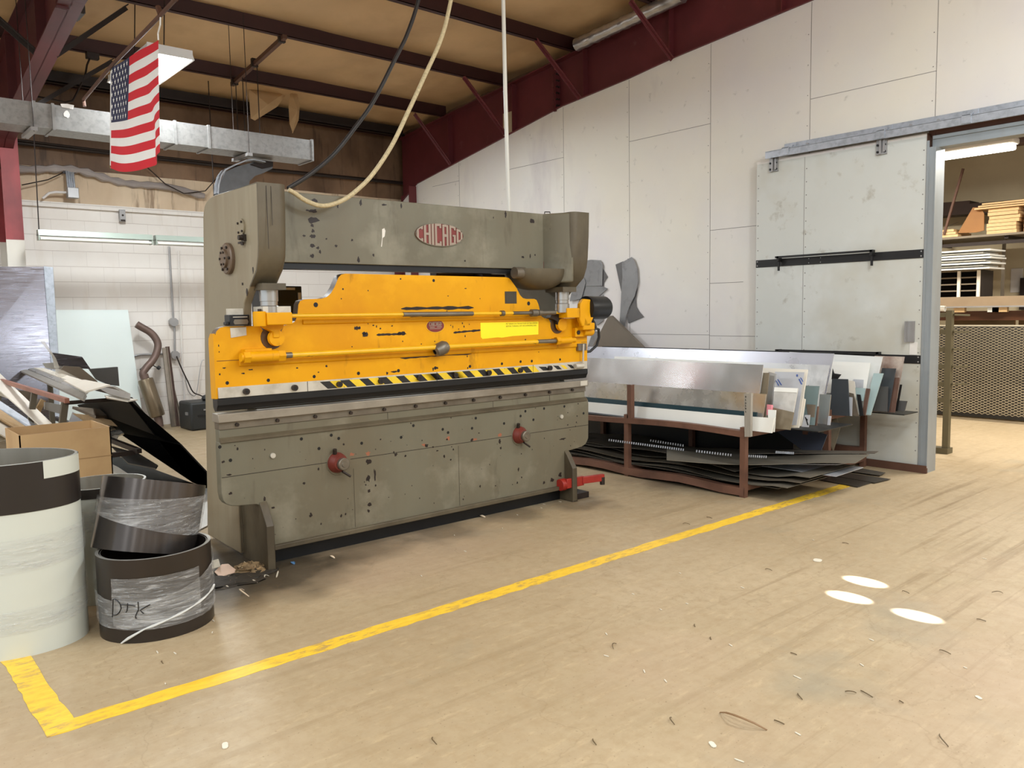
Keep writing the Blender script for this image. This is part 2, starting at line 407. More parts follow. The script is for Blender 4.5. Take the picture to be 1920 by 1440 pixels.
# gable strip behind the frame, above the boards
MB().prism([(12.6, 3.4), (11.74, 3.8)] + top[2:] + [(-4, zroof(-4) + .1), (12.6, zroof(12.6) + .1)], 8.3, 8.34, 'x').build('wall_right_gable', m_brown_blanket, kind='structure', keep=True)
# --- store room beyond the door
m_store = M('cream_store_wall', (206, 192, 162), 0.7, 0, 0.06, 0.8, stains=(((176, 158, 124), 0.7, 0.56, 0.1, (1, 1, 1), 0.6),))
MB().box(14.4, 14.6, -5, 9.5, 0, 4.6).build('wall_storeroom_back', m_store, kind='structure', keep=True)
MB().box(XW + 0.06, 14.6, 9.3, 9.5, 0, 4.6).build('wall_storeroom_side', m_store, kind='structure', keep=True)
MB().box(XW + 0.06, 14.6, -5, 9.5, 4.05, 4.2).build('ceiling_storeroom', M('dark_store_ceiling', (120, 92, 62), 0.8), kind='structure', keep=True)

# --- steel: door jamb and header around the opening
m_jamb = M('grey_jamb_paint', (150, 156, 160), 0.4, 0.2, 0.06, 2, stains=(((128, 126, 120), 2, 0.6, 0.1, (1, 1, 0.2), 0.6),))
m_rust = M('red_oxide_steel', (122, 84, 70), 0.6, 0.1, 0.12, 3)
mb = MB()
mb.box(XD + 0.0, XW + 0.075, 3.14, 3.215, 0, 3.06)
mb.box(XD - 0.005, XD, 3.14, 3.15, 0, 3.06).box(XD - 0.008, XD, 3.2, 3.222, 0, 3.12)
mb.build('trim_1', m_jamb, kind='structure', keep=True)
mb = MB().box(XW - 0.06, XW + 0.1, 0.3, 3.2, 3.06, 3.17, 0).box(XW - 0.02, XW + 0.0, 0.3, 3.25, 3.17, 3.25, 1).box(XW - 0.03, XW - 0.02, 3.19, 3.222, 0.0, 3.2, 1)
mb.box(XW - 0.08, XW - 0.06, 0.3, 3.19, 3.135, 3.165, 0)
mb.build('trim_2', [m_jamb, m_rust], kind='structure', keep=True)

# --- sliding door
m_door = M('grey_door_board', (204, 205, 200), 0.5, 0, 0.03, 1.0, stains=(((210, 211, 207), 1.6, 0.6, 0.05, (1, 1, 1), 0.7), ((176, 164, 136), 0.55, 0.56, 0.1, (1, 1, 1), 0.6), ((150, 140, 122), 5, 0.67, 0.05, (1, 1, 1), 0.5)))
m_black = M('black_painted_steel', (30, 29, 30), 0.45, 0.2, 0.15, 6)
m_galv = M('galvanised_steel', (176, 180, 188), 0.42, 0.55, 0.1, 14, stains=(((140, 144, 150), 20, 0.55, 0.08, (1, 1, 1), 0.5),), rvar=0.08)
m_brownangle = M('brown_primer_steel', (92, 62, 48), 0.6, 0.15, 0.18, 5)
m_grey_pl = M('grey_zinc_plate', (160, 158, 158), 0.4, 0.5, 0.08, 5)
d = empty('door_1', (XD, 4.1, 0), None, None); d['kind'] = 'structure'
mb = MB().box(XD, XD + 0.07, 3.225, 5.012, 0.05, 3.165, 0)
mb.box(XD - 0.001, XD, 4.445, 4.449, 0.05, 3.16, 1)
for k in range(22):
    z = 0.2 + k * 0.135
    for y in (3.25, 4.425, 4.99): mb.box(XD - 0.002, XD, y - 0.005, y + 0.005, z, z + 0.01, 1)
mb.box(XD + 0.0, XD + 0.05, 3.225, 5.012, 3.165, 3.19, 2)
mb.box(XD - 0.004, XD + 0.07, 3.218, 3.225, 0.03, 3.19, 3)
loc_mb(mb, d).build('door_panel', [m_door, m_joint, m_board, m_brownangle], d)
mb = MB().box(XD - 0.035, XD - 0.01, 3.13, 5.03, 0.0, 0.05).box(XD - 0.04, XD - 0.03, 3.13, 5.03, 0.0, 0.075)
loc_mb(mb, d).build('bottom_rail', m_brownangle, d)
for z0, hy0, hy1 in ((2.045, 3.675, 4.735), (1.045, 3.59, 4.72)):
    mb = MB().box(XD - 0.008, XD, 3.225, 5.008, z0, z0 + 0.08)
    for y in (3.245, 4.99):
        for dz in (0.018, 0.062): mb.cyl((XD - 0.011, y, z0 + dz), (XD - 0.008, y, z0 + dz), 0.007, 8, m=1)
    for y in (4.25, 4.38):
        for dz in (0.018, 0.062): mb.cyl((XD - 0.011, y, z0 + dz), (XD - 0.008, y, z0 + dz), 0.005, 8, m=1)
    b = loc_mb(mb, d).build('cross_band', [m_black, m_grey_pl], d)
    mb = MB().box(XD - 0.075, XD - 0.055, hy0, hy1, z0 + 0.085, z0 + 0.105)
    for y in (hy0 + 0.02, hy1 - 0.03):
        mb.box(XD - 0.075, XD - 0.008, y - 0.012, y + 0.012, z0 + 0.05, z0 + 0.105)
        mb.box(XD - 0.055, XD - 0.04, y - 0.01, y + 0.01, z0 - 0.05, z0 + 0.1)
    loc_mb(mb, d).build('bar_holder', m_black, d)
for y in (4.80, 3.64):
    mb = MB().box(XD - 0.02, XD, y - 0.05, y + 0.05, 3.06, 3.21).box(XD - 0.05, XD - 0.02, y - 0.008, y + 0.008, 3.06, 3.21).box(XD - 0.035, XD - 0.02, y - 0.04, y - 0.02, 3.08, 3.2)
    for dy in (-0.035, 0.035):
        for z in (3.085, 3.15): mb.cyl((XD - 0.03, y + dy, z), (XD - 0.02, y + dy, z), 0.011, 8, m=1)
    loc_mb(mb, d).build('hanger_bracket', [m_grey_pl, m_black], d)
mb = MB().box(XD - 0.02, XD, 3.285, 3.35, 1.25, 1.45).box(XD - 0.07, XD - 0.02, 3.345, 3.355, 1.25, 1.45).box(XD - 0.004, XD, 3.26, 3.33, 1.13, 1.25, 1)
loc_mb(mb, d).build('door_handle', [m_grey_pl, m_board], d)

# overhead track of the sliding door
tr = empty('door_track', (XD - 0.05, 2.6, 3.2), 'galvanised overhead track carrying the grey sliding door', 'door track')
mb = MB().box(XD - 0.075, XD + 0.02, 0.2, 4.86, 3.21, 3.222).box(XD - 0.085, XD - 0.075, 0.2, 4.86, 3.195, 3.265).box(XD - 0.085, XD + 0.06, 0.2, 4.86, 3.262, 3.27)
loc_mb(mb, tr).build('rail', m_galv, tr)
mb = MB().box(XD + 0.06, XD + 0.1, 0.2, 4.72, 3.285, 3.345)
for y in (4.45, 3.4, 3.15, 2.35, 1.7, 1.2): mb.cyl((XD + 0.045, y, 3.3), (XD + 0.06, y, 3.3), 0.014, 8, m=1)
loc_mb(mb, tr).build('backing_plate', [m_galv, m_grey_pl], tr)
for y in (4.62, 3.62, 2.86, 1.6):
    mb = MB().box(XD - 0.095, XD - 0.085, y - 0.04, y + 0.04, 3.2, 3.275).box(XD - 0.095, XD + 0.06, y - 0.035, y + 0.035, 3.27, 3.28).box(XD + 0.048, XD + 0.062, y - 0.045, y + 0.045, 3.27, 3.34)
    mb.cyl((XD + 0.035, y, 3.31), (XD + 0.048, y, 3.31), 0.012, 8)
    loc_mb(mb, tr).build('track_bracket', m_galv, tr)
# ================================================================== steel frames, purlins, things under the roof
m_red = M('red_primer_steel', (100, 40, 44), 0.5, 0.1, 0.14, 2.2, stains=(((84, 34, 36), 1.2, 0.55, 0.1, (1, 1, 1), 0.6), ((150, 120, 116), 3.0, 0.7, 0.05, (1, 1, 1), 0.25)))
m_pur = M('dark_purlin_steel', (58, 26, 24), 0.5, 0.1, 0.14, 2.2)
m_redcol = M('red_column_paint', (150, 62, 64), 0.5, 0.1, 0.12, 2.5, stains=(((100, 40, 42), 1.6, 0.55, 0.1, (1, 1, 0.4), 0.7),))
m_whitecol = M('white_column_paint', (206, 200, 190), 0.55, 0, 0.06, 2, chips=(((110, 96, 84), 9, 0.66, (2, 2, 1)),))
m_dark = M('dark_steel', (44, 34, 30), 0.5, 0.3, 0.15, 5)

m_redL = M('dark_red_primer', (84, 34, 36), 0.5, 0.1, 0.14, 2.2, stains=(((58, 24, 26), 1.2, 0.55, 0.1, (1, 1, 1), 0.6),))
def frame(xw, name, label, col_parts, m_red=m_red):
    """tapered rafter with its haunch and column, web in the plane x = xw"""
    t = empty(name, (xw, 11.9, 0), label, 'steel rafter')
    up = [(y, zc(y) - 0.0) for y in (12.3, -4)]
    mb = MB().prism([(12.3, 3.55)] + top[1:] + up[::-1], xw, xw + 0.012, 'x')
    loc_mb(mb, t).build('rafter_web', m_red, t)
    mb = MB()
    pts = [(12.3, 3.55)] + top[1:]
    for (a, za), (b, zb) in zip(pts, pts[1:]):
        mb.add([(xw + s, y, z + dz) for dz in (0, 0.014) for (y, z) in ((a, za), (b, zb)) for s in (-0.1, 0.11)],
               [(0, 1, 3, 2), (4, 6, 7, 5), (0, 4, 5, 1), (2, 3, 7, 6), (0, 2, 6, 4), (1, 5, 7, 3)])
    mb.add([(xw + s, y, zc(y) - dz) for dz in (0, 0.014) for y in (12.3, -4) for s in (-0.1, 0.11)],
           [(0, 1, 3, 2), (4, 6, 7, 5), (0, 4, 5, 1), (2, 3, 7, 6), (0, 2, 6, 4), (1, 5, 7, 3)])
    loc_mb(mb, t).build('rafter_flange', m_red, t)
    for y in (10.8, 9.2, 7.74, 6.3, 4.8):
        loc_mb(MB().box(xw - 0.09, xw, y - 0.006, y + 0.006, ztop(y) + 0.01, zc(y) - 0.02), t).build('stiffener', m_red, t)
    y = 8.28
    mb = MB().box(xw - 0.1, xw, y - 0.012, y, ztop(y) - 0.02, zc(y) - 0.05).box(xw - 0.1, xw, y + 0.012, y + 0.024, ztop(y) - 0.02, zc(y) - 0.05)
    for k in range(7):
        z = ztop(y) + 0.06 + k * 0.085
        for s in (-0.075, -0.035): mb.cyl((xw + s, y - 0.03, z), (xw + s, y + 0.045, z), 0.014, 8, m=1)
    loc_mb(mb, t).build('splice_plate', [m_red, m_dark], t)
    col_parts(t)
    return t
def col_right(t):
    mb = MB().box(7.9, 8.25, 11.78, 11.8, 0, 3.8).box(7.9, 8.25, 12.3, 12.32, 0, 3.6).box(8.07, 8.085, 11.8, 12.3, 0, 3.7)
    loc_mb(mb, t).build('column', m_red, t)
def col_left(t):
    for (z0, z1, m, nm, lb) in ((2.62, 3.9, m_redcol, 'column', 'red upper part of the column'), (0, 2.62, m_whitecol, 'column_base', 'white chipped lower part of the column')):
        mb = MB().box(XF - 0.06, XF + 0.14, 11.9, 11.915, z0, z1).box(XF - 0.06, XF + 0.14, 12.35, 12.365, z0, z1).box(XF + 0.03, XF + 0.045, 11.915, 12.35, z0, z1)
        loc_mb(mb, t).build(nm, m, t, lb)
frame(8.12, 'roof_rafter', 'dark red tapered roof frame running along the top of the white board wall', col_right)
frame(XF - 0.02, 'roof_rafter', 'red roof frame with a half white column at the left edge by the air duct', col_left, m_redL)

# purlins: z-shaped, one object each
PLAB = {12.25: 'dark eave beam tight above the tan blanket of the block wall', 10.96: 'dark red roof beam just behind the lit ceiling lamp',
        9.395: 'dark red roof beam passing right above the glowing ceiling lamp', 7.934: 'dark red roof beam whose right end meets the silver duct',
        6.43: 'dark red roof beam crossing in front of the silver duct'}
for y in PUR[:9]:
    z = zc(y); x0, x1 = -7.5, 8.12
    mb = MB().prism([(y + 0.0, z), (y + 0.008, z), (y + 0.008, z + 0.2), (y, z + 0.2)], x0, x1, 'x')
    mb.prism([(y + 0.008, z), (y + 0.008, z + 0.008), (y - 0.065, z + 0.008), (y - 0.065, z)], x0, x1, 'x')
    mb.prism([(y, z + 0.2), (y + 0.07, z + 0.2), (y + 0.07, z + 0.192), (y, z + 0.192)], x0, x1, 'x')
    mb.box(x0, x1, y - 0.065, y - 0.058, z, z + 0.02)
    if y in PLAB: mb.build('roof_purlin', m_pur, None, PLAB[y], 'roof beam', 'roof purlins')
    elif y > 3: mb.build('roof_purlin', m_pur, None, 'dark red roof beam overhead nearest to the viewer', 'roof beam', 'roof purlins')
# eave strut with bright edges near the back wall
mb = MB().box(-7.5, 8.0, 12.1, 12.12, zc(12.1) - 0.02, zc(12.1) + 0.15).box(-7.5, 8.0, 12.02, 12.1, zc(12.1) - 0.02, zc(12.1) - 0.008).box(-7.5, 8, 12.02, 12.03, zc(12.1) - 0.02, zc(12.1) + 0.02)
mb.build('eave_strut', m_dark, None, 'dark channel under the eave, one beam out from the back wall', 'roof beam')

# flange braces from the purlins down to the frames
BR = (((870, 143), (948, 250), 9.395, 'thin red brace bar left of the hanging white pole'), ((1005, 72), (1088, 183), 7.934, 'thin red brace bar below the end of the silver duct'),
      ((1183, 0), (1262, 110), 6.43, 'thin red brace bar crossing in front of the silver duct'), ((778, 212), (845, 307), 10.96, 'thin red brace bar left of the corner where white boards begin'))
for (a, b, y, lab) in BR:
    p = atY(a[0], a[1], y - 0.05); q = atX(b[0], b[1], 8.0)
    MB().bar(p, q, 0.05, 0.012).bar(p + Vector((0, 0.022, -0.015)), q + Vector((0, 0.022, -0.015)), 0.008, 0.04).build('flange_brace', m_red, None, lab, 'brace', 'braces of the right roof frame')
# braces of the left frame (both sides of the rafter)
for (a, b, lab) in (((2.75, 9.36, 4.93), (2.02, 9.25, 4.27), 'black brace bar above the flag running down to the left frame'),
                    ((3.0, 10.9, 4.79), (2.02, 10.8, 4.03), 'black brace bar behind the conduit, lower of the two left braces'),
                    ((1.1, 9.36, 4.93), (1.85, 9.3, 4.27), 'black brace bar left of the red frame in the top left corner')):
    p, q = Vector(a), Vector(b)
    MB().bar(p, q, 0.07, 0.012).bar(p + Vector((0, 0.03, -0.02)), q + Vector((0, 0.03, -0.02)), 0.01, 0.05).build('flange_brace', m_dark, None, lab, 'brace', 'braces of the left roof frame')
# junction box on the left rafter
j = empty('junction_box', (XF + 0.05, 8.55, 4.42), 'dark metal box fixed to the red frame at top left', 'junction box')
loc_mb(MB().box(XF - 0.01, XF + 0.14, 8.4, 8.66, 4.42, 4.7), j).build('box_body', m_dark, j, bevel=0.006)
loc_mb(MB().box(XF + 0.14, XF + 0.15, 8.41, 8.65, 4.43, 4.69).cyl((XF + .15, 8.5, 4.56), (XF + .16, 8.5, 4.56), .012, 8), j).build('cover', M('dark_box_cover', (52, 44, 42), 0.35, 0.4), j)

# strut channel slung between two purlins, with thin drop rods
s = empty('strut_channel', (4.2, 9.9, 4.8), 'steel strut with clamps slung between roof beams above the duct', 'strut')
p, q = atY(440, 150, 10.96), atY(528, 75, 9.395)
p.z = zc(10.96) - 0.03; q.z = zc(9.395) - 0.03
loc_mb(MB().bar(p + (p - q).normalized() * 0.1, q + (q - p).normalized() * 0.1, 0.05, 0.05), s).build('channel', m_brownangle, s)
for c in (p, q, p.lerp(q, .45)): loc_mb(MB().box(c.x - .04, c.x + .04, c.y - .025, c.y + .025, c.z - .035, c.z + .07), s).build('clamp', m_dark, s)
for (px, t) in ((440, 0.02), (456, 0.18), (484, 0.5)):
    c = p.lerp(q, t)
    z1 = 3.72 if t < .4 else 3.45
    loc_mb(MB().cyl((c.x, c.y, c.z - .03), (c.x, c.y, z1), 0.006, 6), s).build('drop_rod', m_dark, s)

# torn insulation hanging by the eave
for pts, y, lab in ((((466, 166), (543, 168), (520, 200), (478, 226), (470, 222)), 11.6, 'torn flap of tan insulation hanging by the eave above the duct end'), (((545, 170), (557, 170), (562, 200), (560, 225), (549, 250), (543, 232), (541, 200)), 11.5, 'narrow torn strip of insulation hanging beside the flap')):
    P_ = [atY(px, py, y) for px, py in pts]; cc_ = sum(P_, Vector()) / len(P_) + Vector((0, -.12, -.02)); mb = MB()
    for i in range(len(P_)): mb.plate([P_[i], P_[(i + 1) % len(P_)], cc_], .012)
    mb.build('torn_insulation', m_roof if 'flap' in lab else m_brown_blanket, None, lab, 'insulation')
# galvanised air duct
YD0, YD1 = 9.0, 9.36
m_ductg = M('duct_steel', (146, 144, 142), 0.42, 0.5, 0.08, 14, stains=(((116, 116, 116), 20, 0.55, 0.08, (1, 1, 1), 0.5),), rvar=0.08)
du = empty('air_duct', (2.5, 9.1, 3.46), 'long rectangular galvanised air duct hung in front of the back wall', 'air duct')
sx_ = [-5.0, -2.4, 1.78, 2.75, 3.35, 3.62, 4.68]
mb = MB().box(-5.0, 4.68, YD0, YD1, 3.462, 3.695)
loc_mb(mb, du).build('duct_body', m_ductg, du)
for x in (-2.4, -.4, 1.74, 1.9, 3.06, 3.42, 4.66):
    mb = MB().box(x - 0.012, x + 0.012, YD0 - 0.014, YD1 + 0.01, 3.45, 3.705)
    loc_mb(mb, du).build('seam_flange', m_ductg, du)
for x in (1.72, 3.86):
    mb = MB().box(x - 0.03, x + 0.03, YD0 - 0.05, YD1 + 0.05, 3.415, 3.45)
    loc_mb(mb, du).build('hanger_strap', m_grey_pl, du)
    for y in (YD0 - 0.03, YD1 + 0.03):
        loc_mb(MB().cyl((x, y, 3.41), (x, y, zc(9.3) + 0.0), 0.004, 6), du).build('drop_rod', m_dark, du)
MB().tube([(3.0, YD0 - .002, 3.70), (3.0, YD0 - .003, 3.66)], 0.03, 8).v
mb = MB()
random.seed(3)
mb.prism([(x, z) for x, z in blob(2.02, 3.62, 0.06, 0.09, 10, .4)], YD0 - 0.004, YD0 - 0.001, 'y').prism([(1.98, 3.68), (2.08, 3.675), (2.09, 3.715), (2.03, 3.72), (1.97, 3.71)], YD0 - 0.006, YD0 - 0.001, 'y')
loc_mb(mb, du).build('sealant_patch', m_board, du)

# open elbow fitting lying behind the press under the duct
el = empty('duct_elbow', (3.6, 9.3, 2.8), 'open galvanised duct elbow below the end of the long duct', 'duct elbow')
YE = 9.2
pth = [atY(px, py, YE) for px, py in ((408, 362), (409, 345), (414, 328), (422, 317), (440, 308), (462, 299), (474, 298), (497, 302))]
wdt = Vector((0.0, 0.12, 0.0))
mb = MB(); n = len(pth)
mb.add([p for p in pth] + [p + wdt for p in pth], [(i, i + 1, n + i + 1, n + i) for i in range(n - 1)])
inn = [p + Vector((0.012, 0, -0.012)) for p in pth]
mb.add([p for p in inn] + [p + wdt for p in inn], [(i, n + i, n + i + 1, i + 1) for i in range(n - 1)])
for a in (Vector((0, 0, 0)), wdt):
    mb.add([p + a for p in pth] + [p + a for p in inn], [(i, n + i, n + i + 1, i + 1) for i in range(n - 1)])
loc_mb(mb, el).build('outer_sheet', m_galv, el)
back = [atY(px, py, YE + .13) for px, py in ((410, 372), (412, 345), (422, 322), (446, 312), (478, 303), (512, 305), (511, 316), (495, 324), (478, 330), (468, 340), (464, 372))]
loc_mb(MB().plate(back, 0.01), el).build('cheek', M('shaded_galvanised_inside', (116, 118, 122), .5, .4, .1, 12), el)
loc_mb(MB().plate([atY(px, py, YE + .1) for px, py in ((470, 308), (492, 300), (512, 303), (512, 312), (494, 316))], 0.02), el).build('damper', m_dark, el)

# foil flex duct along the right rafter
m_foil = M('foil_duct', (190, 186, 184), 0.28, 0.85, 0.14, 9, bump=0.8, bs=9)
p, q = atX(1082, 84, 7.86), atX(1236, 12, 7.86)
q = q + (q - p) * 0.25
mb = MB(); N = 40; random.seed(5)
mb.tube([p.lerp(q, k / N) for k in range(N + 1)], [0.075 + 0.008 * random.random() + (0.006 if k % 4 == 0 else 0) for k in range(N + 1)], 14)
fd = mb.build('foil_duct', m_foil, None, 'crumpled silver foil duct lying along the top of the dark red frame', 'flexible duct')
# ceiling lamp (lit)
LX, LY = 2.86, 9.12
m_lampbody = M('white_lamp_body', (232, 232, 230), 0.4, 0, 0.02)
m_tube = M('lit_tube', (255, 252, 246), 0.4, emit=14.0)
lm = empty('ceiling_lamp', (LX, LY, 4.2), 'bright four tube ceiling lamp hanging behind the flag', 'ceiling lamp')
mb = MB().prism([(LX - .24, 4.2), (LX - .22, 4.2), (LX - .2, 4.27), (LX + .2, 4.27), (LX + .22, 4.2), (LX + .24, 4.2), (LX + .21, 4.29), (LX - .21, 4.29)], LY - .68, LY + .68, 'y')
mb.box(LX - .22, LX + .22, LY - .69, LY - .68, 4.2, 4.29).box(LX - .22, LX + .22, LY + .68, LY + .69, 4.2, 4.29)
loc_mb(mb, lm).build('housing', m_lampbody, lm)
for k in range(4):
    x = LX - .15 + .1 * k
    loc_mb(MB().cyl((x, LY - .66, 4.225), (x, LY + .66, 4.225), 0.019, 12), lm).build('tube', m_tube, lm)
for y in (LY - .5, LY + .5):
    loc_mb(MB().cyl((LX, y, 4.29), (LX + .05, y, zc(9.3) + .1), 0.006, 6), lm).build('hanger_wire', m_dark, lm)
area('ceiling_lamp_light', (LX, LY, 4.19), 0.42, 1.3, 95)
# conduit carrying the flag
mb = MB().tube([(2.185, 9.0, 3.72), (2.185, 9.02, 3.79), (2.18, 8.0, 3.87), (2.18, 6.65, 3.925), (2.18, 5.2, 4.0), (2.18, 3.0, 4.1)], 0.016, 10)
cd = empty('conduit', (2.18, 7, 3.7), 'long thin conduit running from the duct to the upper edge, carrying the flag', 'conduit')
loc_mb(mb, cd).build('pipe', m_brownangle, cd)
mb = MB()
for y in (6.25, 6.6): mb.tube([(2.18, y, 3.9 + (8 - y) * .035 - .02), (2.18, y + .05, 3.9 + (8 - y) * .035 + .05)], 0.022, 8)
loc_mb(mb, cd).build('coupling', m_brownangle, cd)
# second conduit with a hanging box on the purlin above
b = empty('junction_box', (2.9, 10.9, 4.7), 'small dark box with a looping cable under the beam above the flag', 'junction box')
c0 = atY(173, 104, 10.9)
loc_mb(MB().box(c0.x - .07, c0.x + .07, c0.y - .04, c0.y + .04, c0.z - .045, c0.z + .03), b).build('box_body', m_dark, b, bevel=.005)
loc_mb(MB().tube([atY(px, py, 10.9) for px, py in ((168, 110), (163, 122), (160, 140), (152, 158), (141, 180), (136, 189), (122, 192), (105, 188), (70, 181))], 0.012, 6), b).build('cable', m_dark, b)

# ------------------------------------------------------------------ flag
FW, FH, NS, NR = 1.5, 0.9, 60, 52
def flag_pt(s, t):
    """s along the flag from hoist to fly, t from top to bottom"""
    y = (8.051 + .208 * t) * (1 - s) + (6.713 + .106 * t) * s
    zt = 3.869 * (1 - s) + 3.772 * s
    zb = 3.010 * (1 - s) + 2.929 * s - 0.09 * math.sin(PI * s)
    z = zt + (zb - zt) * t + .02 * math.sin(9 * s) * t * (1 - t)
    x = 2.19 + (0.035 * math.sin(7.5 * s + 2.6 * t) * (0.3 + t) * (s ** .6) + 0.05 * math.exp(-((s - .7 - .1 * t) / .1) ** 2) * t) * min(1, (1 - s) * 4)
    return Vector((x, y, z))
m_fr = M('flag_red', (206, 22, 40), 0.75, 0, 0.05); m_fw = M('flag_white', (236, 234, 232), 0.75, 0, 0.03); m_fb = M('flag_navy', (44, 46, 78), 0.75, 0, 0.06)
vs = [flag_pt(i / NS, j / NR) for j in range(NR + 1) for i in range(NS + 1)]
mb = MB()
for j in range(NR):
    for i in range(NS):
        s, t = (i + .5) / NS, (j + .5) / NR
        stripe = int(t * 13)
        m = 0 if stripe % 2 == 0 else 1
        if s < 0.43 and stripe < 7: m = 2
        if s < 0.02: m = 1
        a = j * (NS + 1) + i
        mb.f.append((a, a + 1, a + NS + 2, a + NS + 1)); mb.mi.append(m); mb.sm.append(True)
mb.v = [tuple(v) for v in vs]
def star(s0, t0, r):
    c = flag_pt(s0, t0); e = 1e-3
    ds = (flag_pt(s0 + e, t0) - c) / e; dt = (flag_pt(s0, t0 + e) - c) / e
    ds.normalize(); dt.normalize(); nrm = ds.cross(dt).normalized()
    pts = []
    for k in range(10):
        a = PI / 2 + k * PI / 5; rr = r if k % 2 == 0 else r * 0.42
        pts.append(c + ds * (rr * math.cos(a)) - dt * (rr * math.sin(a)))
    for sg in (1, -1):
        mb.add([p + nrm * 0.006 * sg for p in pts] + [c + nrm * 0.007 * sg], [(k, (k + 1) % 10, 10) for k in range(10)], 1)
for r in range(9):
    n = 6 if r % 2 == 0 else 5
    for k in range(n):
        star((0.035 + (k + (0 if n == 6 else .5)) * 0.069) + .012, (r + .75) / 9.5 * 7 / 13, 0.027)
fl = empty('flag', (2.19, 7.4, 2.9), 'red white and blue flag hanging by the bright ceiling lamp', 'flag')
o = loc_mb(mb, fl).build('cloth', [m_fr, m_fw, m_fb], fl, recalc=False)
mb = MB()
for t in (0.015, 0.985):
    c = flag_pt(0.008, t); mb.lathe([(0.006, -.004), (0.013, -.004), (0.013, .004), (0.006, .004), (.006, -.004)], c, (1, 0, 0), 12)
loc_mb(mb, fl).build('grommet', M('brass', (170, 150, 100), .35, .8), fl)
loc_mb(MB().tube([flag_pt(1, 0), flag_pt(1, 0) + Vector((0, 0, .05)), Vector((2.18, 6.62, 3.86)), Vector((2.18, 6.6, 3.94))], 0.006, 6), fl).build('cord', m_fw, fl)

# ------------------------------------------------------------------ unlit strip lights on the back wall
m_strip = M('pale_green_strip_light', (150, 160, 150), 0.4, 0.2, 0.05)
m_tubeoff = M('unlit_tube', (214, 214, 208), 0.25, 0, 0.02)
YS = 11.5
z0 = 2.60
for (xa, xb, lab) in ((2.165, 3.52, 'unlit strip light on the block wall, its left end hung by a rod'), (3.56, 4.9, 'unlit strip light half hidden behind the press frame')):
    s = empty('strip_light', ((xa + xb) / 2, YS, z0), lab, 'strip light', 'unlit strip lights before the block wall')
    mb = MB().prism([(YS - .07, z0 + .05), (YS - .05, z0 + .12), (YS + .05, z0 + .12), (YS + .07, z0 + .05)], xa, xb, 'x').box(xa, xa + .015, YS - .06, YS + .06, z0 - .01, z0 + .06).box(xb - .015, xb, YS - .06, YS + .06, z0 - .01, z0 + .06)
    loc_mb(mb, s).build('housing', m_strip, s)
    for y in (YS - .045, YS + .045): loc_mb(MB().cyl((xa + .02, y, z0 + .01), (xb - .02, y, z0 + .01), .019, 10), s).build('tube', m_tubeoff, s)
    if xa < 3: loc_mb(MB().cyl((xa + .02, YS, z0 + .12), (xa + .05, YS, zc(YS) + .13), .007, 6), s).build('drop_rod', m_dark, s)
    else: loc_mb(MB().cyl((4.4, YS, z0 + .12), (4.4, YS, zc(YS) + .13), .007, 6), s).build('drop_rod', m_dark, s)

# pipes on the back wall
MB().tube([atY(px, py, 12.36) for px, py in ((18, 265), (40, 268), (400, 309), (560, 324), (770, 345))], 0.03, 10).build('wall_pipe', m_dark, None, 'dark pipe running along the tan upper part of the back wall', 'pipe')
MB().tube([atY(px, py, 12.30) for px, py in ((30, 262), (200, 283), (400, 305))], 0.014, 8).build('wall_pipe', m_dark, None, 'thinner dark conduit just above the pipe near the left column', 'pipe')
cb = empty('conduit_bundle', tuple(atY(130, 375, 12.36)), 'bundle of grey conduits with a box on top of the block wall', 'conduit')
mb = MB()
for k in range(4): mb.tube([atY(124 + 4 * k, 318, 12.4), atY(126 + 4 * k, 335, 12.36), atY(130 + 4 * k, 372, 12.36)], 0.014, 8)
loc_mb(mb, cb).build('pipes', m_galv, cb)
c = atY(136, 362, 12.33); loc_mb(MB().box(c.x - .07, c.x + .07, c.y - .05, c.y + .06, c.z - .07, c.z + .07), cb).build('box_body', m_grey_pl, cb, bevel=.006)
c = atY(118, 318, 12.4); loc_mb(MB().plate([atY(px, py, 12.4) for px, py in ((117, 315), (146, 322), (136, 328), (118, 325))], .02), cb).build('wall_opening', m_dark, cb)
loc_mb(MB().tube([atY(px, py, 12.36) for px, py in ((80, 372), (92, 362), (105, 360), (124, 361))], 0.016, 8), cb).build('bent_pipe', m_board, cb)
for k, (pts, lab) in enumerate(((((41, 347), (90, 337), (118, 324)), 'thin dark cable slanting up to the conduit bundle'), (((275, 313), (310, 345), (345, 363), (385, 358), (410, 330)), 'thin cable sagging on the tan wall below the flag'))):
    MB().tube([atY(px, py, 12.34) for px, py in pts], 0.008, 6).build('wall_cable', m_dark, None, lab, 'cable')
# small sensor boxes under the cap of the block wall
c = atY(229, 404, 12.44); sb = empty('sensor_box', tuple(c), 'tiny grey sensor box near the top of the block wall', 'sensor box')
loc_mb(MB().box(c.x - .04, c.x + .04, c.y - .03, c.y + .03, c.z - .09, c.z + .08), sb).build('box_body', m_grey_pl, sb, bevel=.004)
loc_mb(MB().cyl((c.x, c.y - .03, c.z), (c.x, c.y - .035, c.z), .015, 8).box(c.x - .03, c.x + .03, c.y - .034, c.y - .03, c.z - .085, c.z - .06), sb).build('lens', m_dark, sb)

